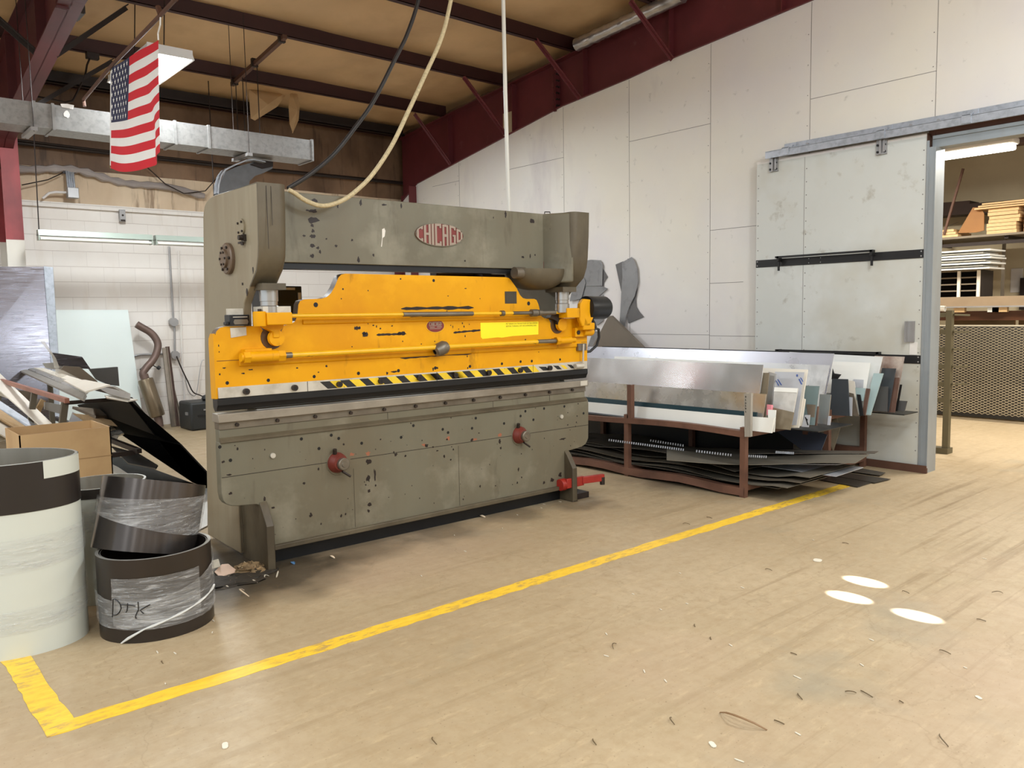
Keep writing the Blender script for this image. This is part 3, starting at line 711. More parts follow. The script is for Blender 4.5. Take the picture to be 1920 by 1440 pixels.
# white pole and hoses dropping from the roof to the press
MB().tube([(4.815, 5.62, 5.4), (4.83, 5.62, 3.6), (4.85, 5.62, 2.36)], [0.018] * 3, 12).build('hanging_pole', M('white_pole', (226, 224, 216), .4, 0, .04), None, 'slim white pole dropping from the roof behind the press beam', 'pole')
def smooth(pts, n=8):
    pts = [Vector(p) for p in pts]; out = []
    for i in range(len(pts) - 1):
        p0, p1, p2, p3 = pts[max(i - 1, 0)], pts[i], pts[i + 1], pts[min(i + 2, len(pts) - 1)]
        for k in range(n):
            t = k / n
            out.append(0.5 * ((2 * p1) + (p2 - p0) * t + (2 * p0 - 5 * p1 + 4 * p2 - p3) * t * t + (3 * p1 - p0 - 3 * p2 + p3) * t ** 3))
    return out + [pts[-1]]
h1 = [Vector((3.60, 4.74, 4.7))] + [atY(px, py, 4.74) for px, py in ((790, -20), (765, 60), (740, 112), (700, 190), (665, 240), (625, 290), (580, 328), (540, 353))]
MB().tube(smooth(h1), 0.0135, 10).build('air_hose', M('black_rubber_hose', (34, 33, 35), .35, 0, .1), None, 'black hose dropping from the roof to the left press housing', 'hose')
h2 = [Vector((3.86, 4.72, 4.9))] + [atY(px, py, 4.72) for px, py in ((848, -12), (828, 70), (795, 145), (765, 210), (735, 272), (700, 325), (670, 356), (640, 377), (605, 386), (575, 377), (552, 362), (541, 356))]
MB().tube(smooth(h2), 0.0145, 10).build('air_hose', M('tan_braided_hose', (188, 172, 136), .6, 0, .2, 60), None, 'tan braided hose looping down to the left press housing', 'hose')

# conduits and sockets on the block wall
def pipe_px(pts, y, r, m, seg=8): return MB().tube([atY(px, py, y) for px, py in pts], r, seg)
wc = empty('socket_conduit', tuple(atY(327, 660, 12.44)), 'grey conduit with two round socket boxes beside the exhaust', 'conduit')
loc_mb(pipe_px(((317, 462), (325, 600)), 12.46, .016, 0), wc).build('pipe', m_grey_pl, wc)
loc_mb(pipe_px(((327, 610), (328, 660)), 12.46, .016, 0), wc).build('pipe', m_grey_pl, wc)
loc_mb(pipe_px(((250, 668), (262, 665), (318, 663)), 12.46, .016, 0), wc).build('pipe', m_grey_pl, wc)
for (px, py) in ((326, 604), (329, 666)):
    c = atY(px, py, 12.42)
    bx = MB().prism([(c.x + .065 * math.cos(a * PI / 4 + PI / 8), c.z + .065 * math.sin(a * PI / 4 + PI / 8)) for a in range(8)], c.y - .02, c.y + .06, 'y')
    bb = loc_mb(bx, wc).build('socket_box', m_grey_pl, wc)
    loc_mb(MB().cyl((c.x - .0, c.y - .021, c.z + .01), (c.x, c.y - .03, c.z + .01), .02, 10).cyl((c.x + .0, c.y - .021, c.z - .025), (c.x, c.y - .028, c.z - .025), .012, 8), bb).build('socket', m_dark, bb)
MB().tube([atY(px, py, 12.46) for px, py in ((335, 470), (342, 690), (347, 760))], .013, 8).build('wall_conduit', m_board, None, 'thin white pipe to the floor right of the socket boxes', 'conduit')
MB().tube(smooth([atY(px, py, 12.36) for px, py in ((331, 668), (340, 690), (352, 715), (362, 735), (375, 741), (386, 746))], 4), .01, 6).build('power_cord', m_dark, None, 'black power cord drooping from the lower socket box', 'cord')
MB().tube(smooth([atY(px, py, 12.4) for px, py in ((347, 706), (352, 730), (360, 741), (368, 738), (374, 700), (378, 678), (383, 675))], 4), .006, 6).build('power_cord', m_grey_pl, None, 'thin grey cord looping on the wall behind the press', 'cord')
# ================================================================== the press brake (own frame: x along the bed, y to the back, z up)
PHI = math.radians(-1.04)
PO = Vector((2.056, 4.839, 0))
PU = Vector((math.cos(PHI), math.sin(PHI), 0)); PV = Vector((-math.sin(PHI), math.cos(PHI), 0))
def pl(px, py, v):
    """point of the photograph on the press plane at depth v, in press coordinates (x, z)"""
    q = on(px, py, PV, PO.dot(PV) + v) - PO
    return (q.dot(PU), q.z)
m_pg = M('press_grey_paint', (110, 105, 88), 0.5, 0.05, 0.08, 1.6, stains=(((98, 84, 62), 1.3, 0.56, 0.12, (1, 1, 0.35), 0.5), ((158, 152, 134), 2.2, 0.62, 0.08, (1, 1, 1), 0.4), ((74, 64, 48), 5.0, 0.66, 0.06, (1.6, 1, 0.3), 0.5)), chips=(((44, 38, 32), 16, 0.735, (1, 1, 1)), ((88, 66, 46), 30, 0.75, (1, 1, 1))), bump=0.05, bs=30)
m_pglit = M('press_lit_side', (142, 131, 109), 0.5, 0.05, 0.07, 1.3, stains=(((112, 88, 60), 1.0, 0.55, 0.12, (1, 2, 0.25), 0.6), ((172, 160, 136), 2.0, 0.62, 0.08, (1, 3, 0.4), 0.4)), chips=(((60, 50, 40), 18, 0.755, (1, 1, 1)),), bump=0.05, bs=30)  # lighter copy of the press grey, light from the left painted in
m_pgdark = M('press_grimy_paint', (92, 82, 64), 0.5, 0.05, 0.16, 2.4, stains=(((62, 52, 38), 2.6, 0.55, 0.1, (1, 1, 0.5), 0.7),), chips=(((40, 34, 28), 20, 0.70, (1, 1, 1)),), bump=0.08, bs=30)
m_yel = M('yellow_machine_paint', (222, 156, 2), 0.5, 0.0, 0.05, 2.0, spec=.25, stains=(((196, 122, 10), 1.5, 0.57, 0.12, (1, 1, 1), 0.5), ((250, 186, 24), 2.8, 0.62, 0.08, (1, 1, 1), 0.4), ((130, 84, 16), 6, 0.68, 0.05, (1.5, 1, 0.5), 0.45)), chips=(((40, 28, 22), 15, 0.745, (1, 1, 1)), ((60, 36, 22), 34, 0.755, (1, 1, 1))), bump=0.04, bs=25)
m_yelrod = M('yellow_rod_paint', (230, 176, 24), 0.38, 0.0, 0.08, 8, chips=(((60, 48, 34), 22, 0.66, (0.4, 1, 1)),))
m_bare = M('bare_worn_metal', (40, 30, 27), 0.5, 0.3, 0.3, 20)
m_steel = M('polished_steel', (176, 174, 172), 0.3, 0.9, 0.04, 5)
m_tool = M('tool_steel', (120, 112, 100), 0.42, 0.6, 0.16, 8, stains=(((84, 72, 58), 3, 0.58, 0.08, (0.5, 1, 1), 0.6),))
m_dietop = M('worn_die_steel', (150, 142, 130), 0.4, 0.5, 0.14, 6, stains=(((104, 92, 76), 3, 0.58, 0.08, (0.4, 1, 1), 0.6),))
m_punch = M('black_punch_steel', (26, 26, 28), 0.4, 0.3, 0.2, 4)
m_silverbar = M('white_scuffed_bar', (200, 194, 182), 0.45, 0.3, 0.08, 6, stains=(((150, 140, 124), 6, 0.6, 0.08, (1, 1, 1), 0.5),))
m_tapey = M('hazard_yellow', (232, 196, 40), 0.45, 0, 0.12, 14, chips=(((120, 96, 50), 24, 0.66, (1, 1, 1)),))
m_tapek = M('hazard_black', (28, 26, 26), 0.45, 0, 0.2, 10)
m_bolt = M('dark_bolt', (58, 50, 46), 0.4, 0.6, 0.1)
m_lred = M('badge_red', (122, 42, 38), 0.45, 0, 0.08, 12)
m_lgrey = M('badge_raised_metal', (158, 140, 126), 0.4, 0.2, 0.05)
m_hub = M('rusty_red_hub', (112, 46, 36), 0.5, 0.1, 0.2, 10)
m_grip = M('brown_flange_paint', (104, 86, 70), 0.45, 0.1, 0.12, 9)
m_hose = M('black_cable', (30, 30, 32), 0.45)
press = empty('press_brake', PO, 'big old grey and yellow press brake in the middle of the floor', 'press brake', rz=PHI)
def pb(mb, name, mats, parent=None, label=None, bevel=0.0, seg=2): return mb.build(name, mats, parent or press, label, bevel=bevel, seg=seg)
def arc(cx, cy, r, a0, a1, n=6): return [(cx + r * math.cos(math.radians(a0 + (a1 - a0) * k / n)), cy + r * math.sin(math.radians(a0 + (a1 - a0) * k / n))) for k in range(n + 1)]
CU = 1.348
def flat(mb, poly, y=-.0008, m=1): mb.add([(a, y, b) for a, b in poly], [tuple(range(len(poly)))], m)
def mir(poly): return [(2 * CU - x, z) for x, z in poly][::-1]

# side frames (C-shaped plates)
prof = [(-.231, 2.385), (-.225, 2.2), (-.213, 2.03), (-.2, 1.955), (-.165, 1.876), (-.06, 1.785), (.03, 1.7), (.05, 1.679), (.06, 1.632), (.07, 1.5), (.07, .46), (.3, .42), (.3, .03), (.93, .03), (.82, 1.2), (.70, 2.26), (.685, 2.31), (.66, 2.345), (.62, 2.37), (.55, 2.388), (.45, 2.395)]
for s in (0, 1):
    u0, u1 = (-.032, .02) if s == 0 else (2 * CU - .02, 2 * CU + .032)
    f = pb(MB().prism(prof, u0, u1, 'x'), 'side_frame', m_pglit if s == 0 else m_pg, bevel=.006)
    if s == 0:
        # things on the outer face of the left frame
        y, z = .255, 1.97
        mb = MB().lathe([(.0, 0), (.1, 0), (.1, .02), (.092, .028), (.06, .03), (.058, .045), (0, .045)], (-.032, y, z), (-1, 0, 0), 28)
        hub = pb(mb, 'bearing_cap', m_grip, f)
        mb = MB()
        for k in range(6):
            a = k * PI / 3; mb.cyl((-.06, y + .078 * math.cos(a), z + .078 * math.sin(a)), (-.07, y + .078 * math.cos(a), z + .078 * math.sin(a)), .009, 8)
            mb.cyl((-.076, y + .042 * math.cos(a), z + .042 * math.sin(a)), (-.084, y + .042 * math.cos(a), z + .042 * math.sin(a)), .007, 8)
        pb(mb, 'bolt', m_bolt, hub)
        y, z = .02, 2.147
        mb = MB().lathe([(.0, 0), (.052, 0), (.052, .012), (.0, .012)], (-.032, y, z), (-1, 0, 0), 24)
        cov = pb(mb, 'round_cover', m_pglit, f)
        mb = MB()
        for k in range(4):
            a = k * PI / 2 + .7; mb.cyl((-.044, y + .04 * math.cos(a), z + .04 * math.sin(a)), (-.052, y + .04 * math.cos(a), z + .04 * math.sin(a)), .007, 8)
        pb(mb, 'bolt', m_bolt, cov)
        mb = MB().box(-.05, -.032, -.04, .0, 2.06, 2.1).cyl((-.05, -.02, 2.08), (-.075, -.02, 2.08), .016, 10).box(-.06, -.04, -.01, .03, 2.045, 2.058).cyl((-.05, -.015, 2.055), (-.05, -.015, 2.035), .01, 8)
        pb(mb, 'oil_valve', m_bolt, f)
        mb = MB().box(-.036, -.032, .045, .06, 1.795, 1.81).prism(blob(-.01, 1.75, .03, .05, 9), -.0335, -.032, 'x').prism(blob(-.12, 1.88, .02, .05, 9), -.0335, -.032, 'x')
        pb(mb, 'worn_patch', m_bare, f)
        # vertical strip welded near the front of the lower frame
        pb(MB().box(-.034, -.03, .255, .262, .05, .42).box(-.034, -.03, .275, .279, .05, .42), 'weld_strip', m_pgdark, f)

# eccentric housings on the top corners
hp = [(-.235, 2.388), (-.229, 2.2), (-.217, 2.03), (-.204, 1.952), (-.168, 1.872), (-.062, 1.785), (.25, 1.785), (.25, 2.388)]
def housing(us, offs, flip):
    """eccentric box: the profile carried along the bed, rounded off at its inner edge"""
    mb = MB(); n = len(hp); vs = []
    for u, d in zip(us, offs):
        for k, (v, z) in enumerate(hp):
            vs.append(((2 * CU - u) if flip else u, v + (d if k < n - 2 else 0), z + (d * .6 if n - 4 <= k < n - 2 else 0)))
    m_ = len(us)
    mb.add(vs, [(i * n + k, i * n + (k + 1) % n, (i + 1) * n + (k + 1) % n, (i + 1) * n + k) for i in range(m_ - 1) for k in range(n)] + [tuple(range(n)), tuple(range((m_ - 1) * n, m_ * n))], 0, True)
    return pb(mb, 'eccentric_housing', m_pgdark)
h = housing((-.0315, .1, .122, .14, .152, .158), (-.004, -.004, .0, .012, .03, .06), False)
pb(MB().box(.02, .0225, -.2405, -.2385, 2.0, 2.37).box(.05, .052, -.2405, -.2385, 2.14, 2.37), 'seam', m_bare, h)
h = housing((-.0315, .09, .115, .132, .142, .148), (-.004, -.004, .0, .012, .03, .06), True)
pb(MB().prism([(2.44, -.0), (2.55, -.19), (2.575, -.215), (2.575, .2), (2.44, .2)], 1.83, 2.386, 'z'), 'housing_web', m_pg, h, bevel=.02, seg=3)
# rounded casting hanging below the right end of the beam
mb = MB(); N1, N2 = 28, 10; vs = []
for j in range(N2 + 1):
    th = PI / 2 * j / N2
    for i in range(N1):
        a_ = 2 * PI * i / N1; ca, sa = math.cos(a_), math.sin(a_); pw = lambda q: math.copysign(abs(q) ** .72, q)
        vs.append((2.37 + (.25 if ca < 0 else .24) * pw(ca) * math.cos(th) ** .8, .02 + .2 * pw(sa) * math.cos(th) ** .8, 1.938 - .165 * math.sin(th) ** .85))
mb.add(vs, [(j * N1 + i, j * N1 + (i + 1) % N1, (j + 1) * N1 + (i + 1) % N1, (j + 1) * N1 + i) for j in range(N2) for i in range(N1)] + [tuple(range(N1))], 0, True)
pb(mb, 'connecting_casting', m_pgdark, h)
pb(MB().lathe([(0, 0), (.045, 0), (.045, .1), (.03, .12), (0, .12)], (2.08, -.06, 1.905), (1, 0, 0), 18), 'shaft_collar', m_tool, h)

# crown beam across the top
mb = MB().box(.05, 2 * CU - .05, 0, .13, 1.94, 2.385).box(.05, 2.64, .01, .5, 2.36, 2.384); random.seed(11)
for (px, py, w, hh) in ((590, 376, .05, .035), (587, 395, .075, .03), (587, 413, .1, .06), (585, 423, .03, .025), (587, 433, .03, .03), (586, 443, .05, .03), (570, 442, .025, .02), (586, 461, .045, .03), (596, 465, .03, .025), (585, 480, .04, .03), (576, 394, .025, .015), (633, 386, .02, .03), (612, 448, .02, .015), (672, 487, .03, .06), (676, 380, .025, .06), (630, 461, .03, .02), (720, 384, .05, .02), (752, 386, .02, .04), (660, 450, .02, .02), (948, 402, .025, .06), (998, 414, .06, .05), (980, 482, .04, .025), (994, 480, .02, .05), (700, 478, .02, .03), (600, 472, .02, .03), (872, 489, .02, .02), (1003, 478, .02, .02), (925, 408, .012, .02)):
    u, z = pl(px, py, 0); flat(mb, blob(u, z, w, hh, 13, .5))
beam = pb(mb, 'crown_beam', [m_pg, m_bare], bevel=.004)
pb(MB().box(.05, 2.6, .02, .12, 1.9, 1.94), 'beam_lower_plate', m_punch, beam)
u, z = pl(718, 438, 0)
pb(MB().prism([(u - .006, z + .03), (u + .012, z + .038), (u + .02, z + .02), (u + .012, z - .02), (u - .004, z - .03), (u - .012, z - .09), (u - .018, z - .09), (u - .008, z - .03)], -.001, 0, 'y'), 'paint_drip', m_board, beam)
# oval badge with raised letters filling the oval
bu, bz, ba, bh = 1.425, 2.169, .213, .085
el_ = lambda a, b, n=48: [(bu + a * math.cos(2 * PI * k / n), bz + b * math.sin(2 * PI * k / n)) for k in range(n)]
bd = pb(MB().prism(el_(ba, bh), -.008, 0, 'y'), 'badge', m_lred, beam, 'oval red badge', bevel=.002)
ring = el_(ba, bh) ; rin = el_(ba - .006, bh - .005)
n = len(ring)
mb = MB().add([(x, -.012, z) for x, z in ring] + [(x, -.012, z) for x, z in rin] + [(x, -.006, z) for x, z in ring] + [(x, -.006, z) for x, z in rin],
              [(i, (i + 1) % n, n + (i + 1) % n, n + i) for i in range(n)] + [(n + i, n + (i + 1) % n, 3 * n + (i + 1) % n, 3 * n + i) for i in range(n)] + [(i, 2 * n + i, 2 * n + (i + 1) % n, (i + 1) % n) for i in range(n)])
pb(mb, 'badge_rim', m_pg, bd)
# letters: strokes in a unit cell, stretched to the height of the oval
def stroke_letters(spec, u0, z0, a, b, y, th, mb, fit=0.93, h0=None):
    for (x0, x1, rects) in spec:
        for (rx0, rx1, rz0, rz1) in rects:
            vs = []; NN = 5
            for k in range(NN + 1):
                xx = x0 + (x1 - x0) * (rx0 + (rx1 - rx0) * k / NN)
                hh = b * math.sqrt(max(0.02, 1 - min(.985, abs(xx / a)) ** 2)) * fit if h0 is None else h0
                vs += [(u0 + xx, y, z0 + hh * rz0), (u0 + xx, y, z0 + hh * rz1)]
            m_ = len(vs)
            fr = [(2 * k, 2 * k + 2, 2 * k + 3, 2 * k + 1) for k in range(NN)]
            mb.add(vs + [(x, y + th, z) for x, _, z in vs], fr + [tuple(m_ + i for i in f[::-1]) for f in fr] +
                   [(2 * k, m_ + 2 * k, m_ + 2 * k + 2, 2 * k + 2) for k in range(NN)] + [(2 * k + 1, 2 * k + 3, m_ + 2 * k + 3, m_ + 2 * k + 1) for k in range(NN)] +
                   [(0, 1, m_ + 1, m_), (m_ - 2, 2 * m_ - 2, 2 * m_ - 1, m_ - 1)])
w = .3
LET = {'C': [(0, w, -1, 1), (w, 1, .78, 1), (w, 1, -1, -.78), (.72, 1, .6, .8), (.72, 1, -.8, -.6)], 'H': [(0, .32, -1, 1), (.68, 1, -1, 1), (.32, .68, -.1, .14)], 'I': [(0, 1, -1, 1)],
       'A': [(0, .32, -1, .96), (.68, 1, -1, .96), (.32, .68, .76, .99), (.32, .68, -.18, .08)], 'G': [(0, w, -1, 1), (w, 1, .78, 1), (w, 1, -1, -.78), (.7, 1, -.8, .06), (.5, .7, -.12, .06), (.74, 1, .6, .8)], 'O': [(0, .3, -.9, .9), (.7, 1, -.75, .75), (.3, .7, .62, .93), (.3, .7, -.93, -.62)]}
spans = (('C', -.203, -.152), ('H', -.143, -.085), ('I', -.077, -.057), ('C', -.048, .008), ('A', .018, .07), ('G', .08, .136), ('O', .145, .197))
mb = MB(); stroke_letters([(a, b, LET[c]) for c, a, b in spans], bu, bz, ba, bh, -.014, .008, mb)
pb(mb, 'lettering', m_lgrey, bd)
u, z = pl(1026.5, 498, 0); pb(MB().box(u - .045, u + .045, -.004, 0, z - .035, z + .03), 'red_plate', M('faded_red_plate', (104, 58, 52), .5), beam)
u = pl(1026, 400, 0.05)[0]
pb(MB().tube([(u - .03, .05, 2.385), (u - .028, .05, 2.41), (u + .03, .05, 2.413), (u + .032, .05, 2.385)], .004, 8), 'lifting_eye', m_bolt, beam)

# ------------------------------------------------------------------ ram (yellow)
left = [(-.238, 1.172), (-.238, 1.49), (-.228, 1.515), (-.205, 1.535), (-.172, 1.542), (.045, 1.540), (.075, 1.49), (.1, 1.5), (.18, 1.5), (.205, 1.54), (.25, 1.547), (.28, 1.565), (.297, 1.6), (.307, 1.672), (.32, 1.695), (.35, 1.705), (.47, 1.709), (.51, 1.72), (.54, 1.745), (.567, 1.784), (.6, 1.85), (.62, 1.868), (.65, 1.876)]
right = mir([(-.238, 1.172), (-.238, 1.49), (-.228, 1.515), (-.205, 1.535), (-.172, 1.542), (.055, 1.540), (.075, 1.49), (.1, 1.5), (.18, 1.5), (.205, 1.54), (.25, 1.545), (.285, 1.562), (.297, 1.6), (.315, 1.66), (.335, 1.695), (.36, 1.703), (.445, 1.703), (.48, 1.71), (.51, 1.735), (.54, 1.785), (.6, 1.85), (.62, 1.866), (.65, 1.872)])
mb = MB()
# side flange of the ram with its wavy edge
mb.prism([(.0, 1.1), (.085, 1.1), (.085, 1.44), (.08, 1.47), (.05, 1.5), (.0, 1.5)], -.25, -.238, 'x')
edge_mb = mb
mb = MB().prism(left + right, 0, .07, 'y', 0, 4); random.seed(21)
def patch(px, py, w, hh, jag=.5, n=14):
    u, z = pl(px, py, 0); flat(mb, blob(u, z, w, hh, n, jag))
def streak(x0, y0, x1, y1, th, n=14):
    a, b = [], []
    for k in range(n + 1):
        u, z = pl(x0 + (x1 - x0) * k / n, y0 + (y1 - y0) * k / n, 0)
        e = th * 1.5 * (0.55 + 0.6 * random.random()) * (1 if 0 < k < n else .3)
        a.append((u, z + e)); b.append((u, z - e * random.uniform(.6, 1)))
    for i in range(n): flat(mb, [a[i], a[i + 1], b[i + 1], b[i]])
streak(752, 579, 888, 577, .009); streak(762, 597, 890, 594, .009); streak(750, 671, 886, 662, .008); streak(850, 624, 902, 619, .006)
streak(706, 628, 762, 626, .006); streak(664, 616, 676, 615, .01); streak(756, 588, 892, 586, .004); streak(745, 626, 760, 625, .01); streak(680, 629, 690, 627, .012)
for (px, py, w, hh) in ((683, 625, .04, .03), (704, 659, .02, .012), (726, 700, .02, .03), (739, 697, .06, .02), (812, 692, .015, .03), (820, 690, .02, .02), (849, 613, .01, .03), (870, 612, .012, .03), (872, 630, .015, .02), (818, 690, .02, .02), (876, 668, .012, .02), (960, 690, .05, .03), (905, 660, .02, .012), (985, 637, .02, .02), (560, 663, .05, .02), (597, 698, .015, .012), (700, 610, .02, .012), (706, 612, .012, .02), (713, 616, .016, .014), (690, 607, .01, .015), (735, 611, .02, .012), (877, 690, .014, .02), (867, 606, .012, .02), (935, 614, .01, .012), (840, 555, .02, .01), (873, 541, .03, .01), (612, 686, .02, .02), (557, 690, .02, .012), (410, 648, .01, .02), (411, 660, .008, .012), (412, 702, .012, .02), (420, 690, .03, .012), (456, 700, .03, .012), (470, 693, .04, .01), (590, 662, .07, .02)): patch(px, py, w, hh)
for (px, py) in ((866, 663), (830, 700), (845, 610), (860, 617), (880, 608), (815, 640), (790, 645), (755, 640), (700, 655), (727, 655), (660, 650), (838, 583), (900, 560), (690, 545), (640, 560), (1010, 660), (1030, 650)): patch(px, py, .012, .012)
for (px, py, r) in ((592, 571.5, .016), (813, 526, .011), (751, 523, .006), (643, 542, .006), (426, 718, .011), (503, 713, .011), (589, 706, .011), (672, 700, .012), (747, 695, .012), (816, 690, .012), (881, 687, .012), (941, 682, .011), (976, 678, .011), (997, 677, .011), (1050, 674, .01), (991, 569, .016)):
    u, z = pl(px, py, 0); flat(mb, [(u + r * math.cos(PI * k / 7), z + r * math.sin(PI * k / 7)) for k in range(14)], -.0012, 2)
flat(mb, [(-.236, 1.332), (2.93, 1.332), (2.93, 1.336), (-.236, 1.336)], -.001, 3)
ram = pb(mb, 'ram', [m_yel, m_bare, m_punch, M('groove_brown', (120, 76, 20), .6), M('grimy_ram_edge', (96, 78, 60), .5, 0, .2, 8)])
pb(edge_mb, 'ram_edge', m_yel, ram)
pb(MB().prism([(-.012, 1.30), (0, 1.29), (0, 1.338), (-.012, 1.328)], -.1, 2.86, 'x'), 'lower_rail', m_yel, ram, bevel=.003)
pb(MB().prism([(-.012, 1.548), (0, 1.54), (0, 1.577), (-.012, 1.568)], .33, 2.36, 'x'), 'upper_rail', m_yel, ram, bevel=.003)
# maker badge, notice, dark plate
bu2, bz2 = 1.367, 1.509
e2 = [(bu2 + .077 * math.cos(2 * PI * k / 36), bz2 + .045 * math.sin(2 * PI * k / 36)) for k in range(36)]
e3 = [(bu2 + .083 * math.cos(2 * PI * k / 36), bz2 + .050 * math.sin(2 * PI * k / 36)) for k in range(36)]
b2 = pb(MB().prism(e3, -.003, 0, 'y', 1).prism(e2, -.004, -.003, 'y', 0), 'maker_badge', [m_lred, m_yelrod], ram, 'small dark red oval badge')
mb = MB()
sp2 = [(c, a * .27, b * .27) for c, a, b in spans]
stroke_letters([(a, b, LET[c]) for c, a, b in sp2], bu2, bz2 + .014, .06, .016, -.0055, .0015, mb, h0=.0145)
mb.box(bu2 - .05, bu2 - .008, -.0055, -.004, bz2 - .012, bz2 - .006).box(bu2 + .012, bu2 + .055, -.0055, -.004, bz2 - .011, bz2 - .005).box(bu2 - .05, bu2 + .045, -.0055, -.004, bz2 - .022, bz2 - .018)
pb(mb, 'lettering', m_lgrey, b2)
sg = pb(MB().prism([(1.784, 1.523), (2.377, 1.521), (2.374, 1.416), (2.1, 1.411), (1.99, 1.402), (1.95, 1.406), (1.8, 1.398), (1.785, 1.412)], -.002, 0, 'y'), 'notice_sticker', M('bright_yellow_sticker', (255, 232, 28), .4, 0, .03, 3), ram, 'bright yellow notice sticker')
mb = MB()
for (txt, z) in (('PUT BRAKE ON THE BOTTOM OF THE STROKE', 1.508), ('BEFORE TURNING OFF OR CHANGING DIES', 1.489)):
    vs, fs = lettering(txt, .0165, 'LEFT'); wmax = max(v[0] for v in vs); k = .33 / wmax if 'PUT' in txt else .318 / wmax
    mb.add([(2.035 + v[0] * k, -.0026, z + v[1]) for v in vs], fs)
pb(mb, 'lettering', M('notice_ink', (96, 84, 10), .6), sg)
pb(MB().box(2.04, 2.14, -.003, 0, 1.677, 1.752).box(2.03, 2.15, -.0015, 0, 1.667, 1.762), 'data_plate', M('dark_data_plate', (66, 60, 48), .45, .2, .12, 20), ram)

# clamp bar with hazard tape
cl = pb(MB().box(-.238, 2.92, -.014, .06, 1.106, 1.172), 'clamp_bar', m_silverbar, ram, bevel=.002)
mb = MB(); random.seed(4)
x = .43
while x < 2.29:
    sl = .055
    mb.prism([(x, 1.163), (x + .07, 1.163), (x + .07 + sl, 1.113), (x + sl, 1.113)], -.0152, -.014, 'y', 0)
    mb.prism([(x + .07, 1.163), (x + .145, 1.163), (x + .145 + sl, 1.113), (x + .07 + sl, 1.113)], -.0152, -.014, 'y', 1)
    x += .145
for (a, w_, m_) in ((2.36, .08, 0), (2.52, .06, 0), (2.6, .05, 1), (2.68, .05, 0)):
    mb.prism([(a, 1.155), (a + w_, 1.15), (a + w_ + .04, 1.118), (a + .05, 1.12)], -.0152, -.014, 'y', m_)
pb(mb, 'hazard_tape', [m_tapek, m_tapey], cl, 'black and yellow hazard tape')
for k in range(10):
    u = -.071 + .3185 * k
    pb(MB().cyl((u, -.014, 1.138), (u, -.036, 1.138), .02, 14).cyl((u, -.036, 1.138), (u, -.0365, 1.138), .011, 6, m=1), 'clamp_bolt', [m_bolt, m_punch], cl)
pb(MB().box(.34, .343, -.0155, -.0135, 1.106, 1.172).box(1.36, 1.363, -.016, -.0135, 1.106, 1.172).box(2.3, 2.303, -.016, -.0135, 1.106, 1.172), 'joint', m_bare, cl)
# punch and die
pb(MB().prism([(-.018, 1.104), (-.018, 1.065), (-.006, 1.05), (.0, 1.03), (.03, 1.022), (.06, 1.05), (.06, 1.104)], -.25, 2.92, 'x'), 'punch', m_punch, label='long black punch')
die = pb(MB().box(-.25, 2.925, -.018, .09, .957, 1.01), 'die', m_dietop, bevel=.003)
dh_ = pb(MB().box(-.24, 2.915, .005, .08, .912, .957), 'die_holder', m_tool)
for k in range(12): u = -.13 + .262 * k; pb(MB().cyl((u, .005, .935), (u, -.01, .935), .012, 8), 'die_bolt', m_bolt, dh_)
pb(MB().box(2.83, 2.91, -.022, -.018, .965, 1.005), 'die_end_plate', m_silverbar, die)

# bed (lower grey plate)
bedp = [(-.242, .835), (-.245, .80), (-.247, .52), (-.24, .475), (-.222, .45), (-.19, .433), (-.15, .426), (-.03, .416), (.0, .4), (.04, .3), (.04, .13), (2.655, .13), (2.655, .3), (2.70, .42), (2.80, .428), (2.86, .435), (2.91, .455), (2.94, .5), (2.945, .80), (2.94, .835)]
bed_mb = MB().prism(bedp, 0, .07, 'y').box(-.238, 2.912, .012, .08, .83, .912)
mb = bed_mb; random.seed(31)
for a, b in ((-.24, .49), (.64, 2.09), (2.24, 2.94)): flat(mb, [(a, .6155), (b, .6155), (b, .619), (a, .619)], -.001)
for a, z in ((.66, .55), (1.55, .6)): flat(mb, [(a, .14), (a + .002, .14), (a + .002, z), (a, z)], -.001)
for a in (.95, 1.9, 2.5): flat(mb, [(a, .84), (a + .003, .84), (a + .003, .91), (a, .91)], .011)
for (px, py, w, hh) in ((691, 866, .05, .05), (703, 890, .022, .11), (690, 897, .04, .07), (692, 920, .03, .03), (693, 945, .04, .05), (691, 958, .03, .03), (583, 966, .03, .04), (640, 967, .02, .03), (800, 835, .04, .03), (838, 824, .02, .02), (833, 856, .02, .04), (937, 828, .03, .05), (939, 840, .025, .03), (1055, 823, .09, .02), (885, 825, .03, .03), (496, 935, .02, .04), (430, 890, .05, .015), (742, 852, .04, .03), (760, 855, .02, .02), (812, 838, .02, .02), (972, 880, .02, .05), (970, 905, .02, .03), (978, 895, .015, .02), (570, 906, .03, .02), (512, 952, .03, .02), (820, 845, .03, .015), (850, 843, .02, .02), (900, 912, .02, .03), (845, 862, .02, .02), (432, 925, .03, .02), (419, 866, .025, .02), (1050, 890, .05, .06), (1035, 900, .05, .05), (1060, 880, .03, .06), (1020, 905, .04, .03)):
    u, z = pl(px, py, 0); flat(mb, blob(u, z, w, hh, 12, .55))
for k in range(70):
    u = random.uniform(-.18, 2.85); z = random.uniform(.46, .82) if u < .05 or u > 2.6 else random.uniform(.15, .82)
    r = random.uniform(.006, .018); flat(mb, blob(u, z, r, r * random.uniform(.6, 1.5), 8, .4))
random.seed(5)
for (px, py) in ((795, 834), (840, 822), (890, 824), (937, 816), (690, 850), (660, 852)):
    u, z = pl(px, py, 0); flat(mb, blob(u, z, .05, .035, 14, .6), -.0006, 2)
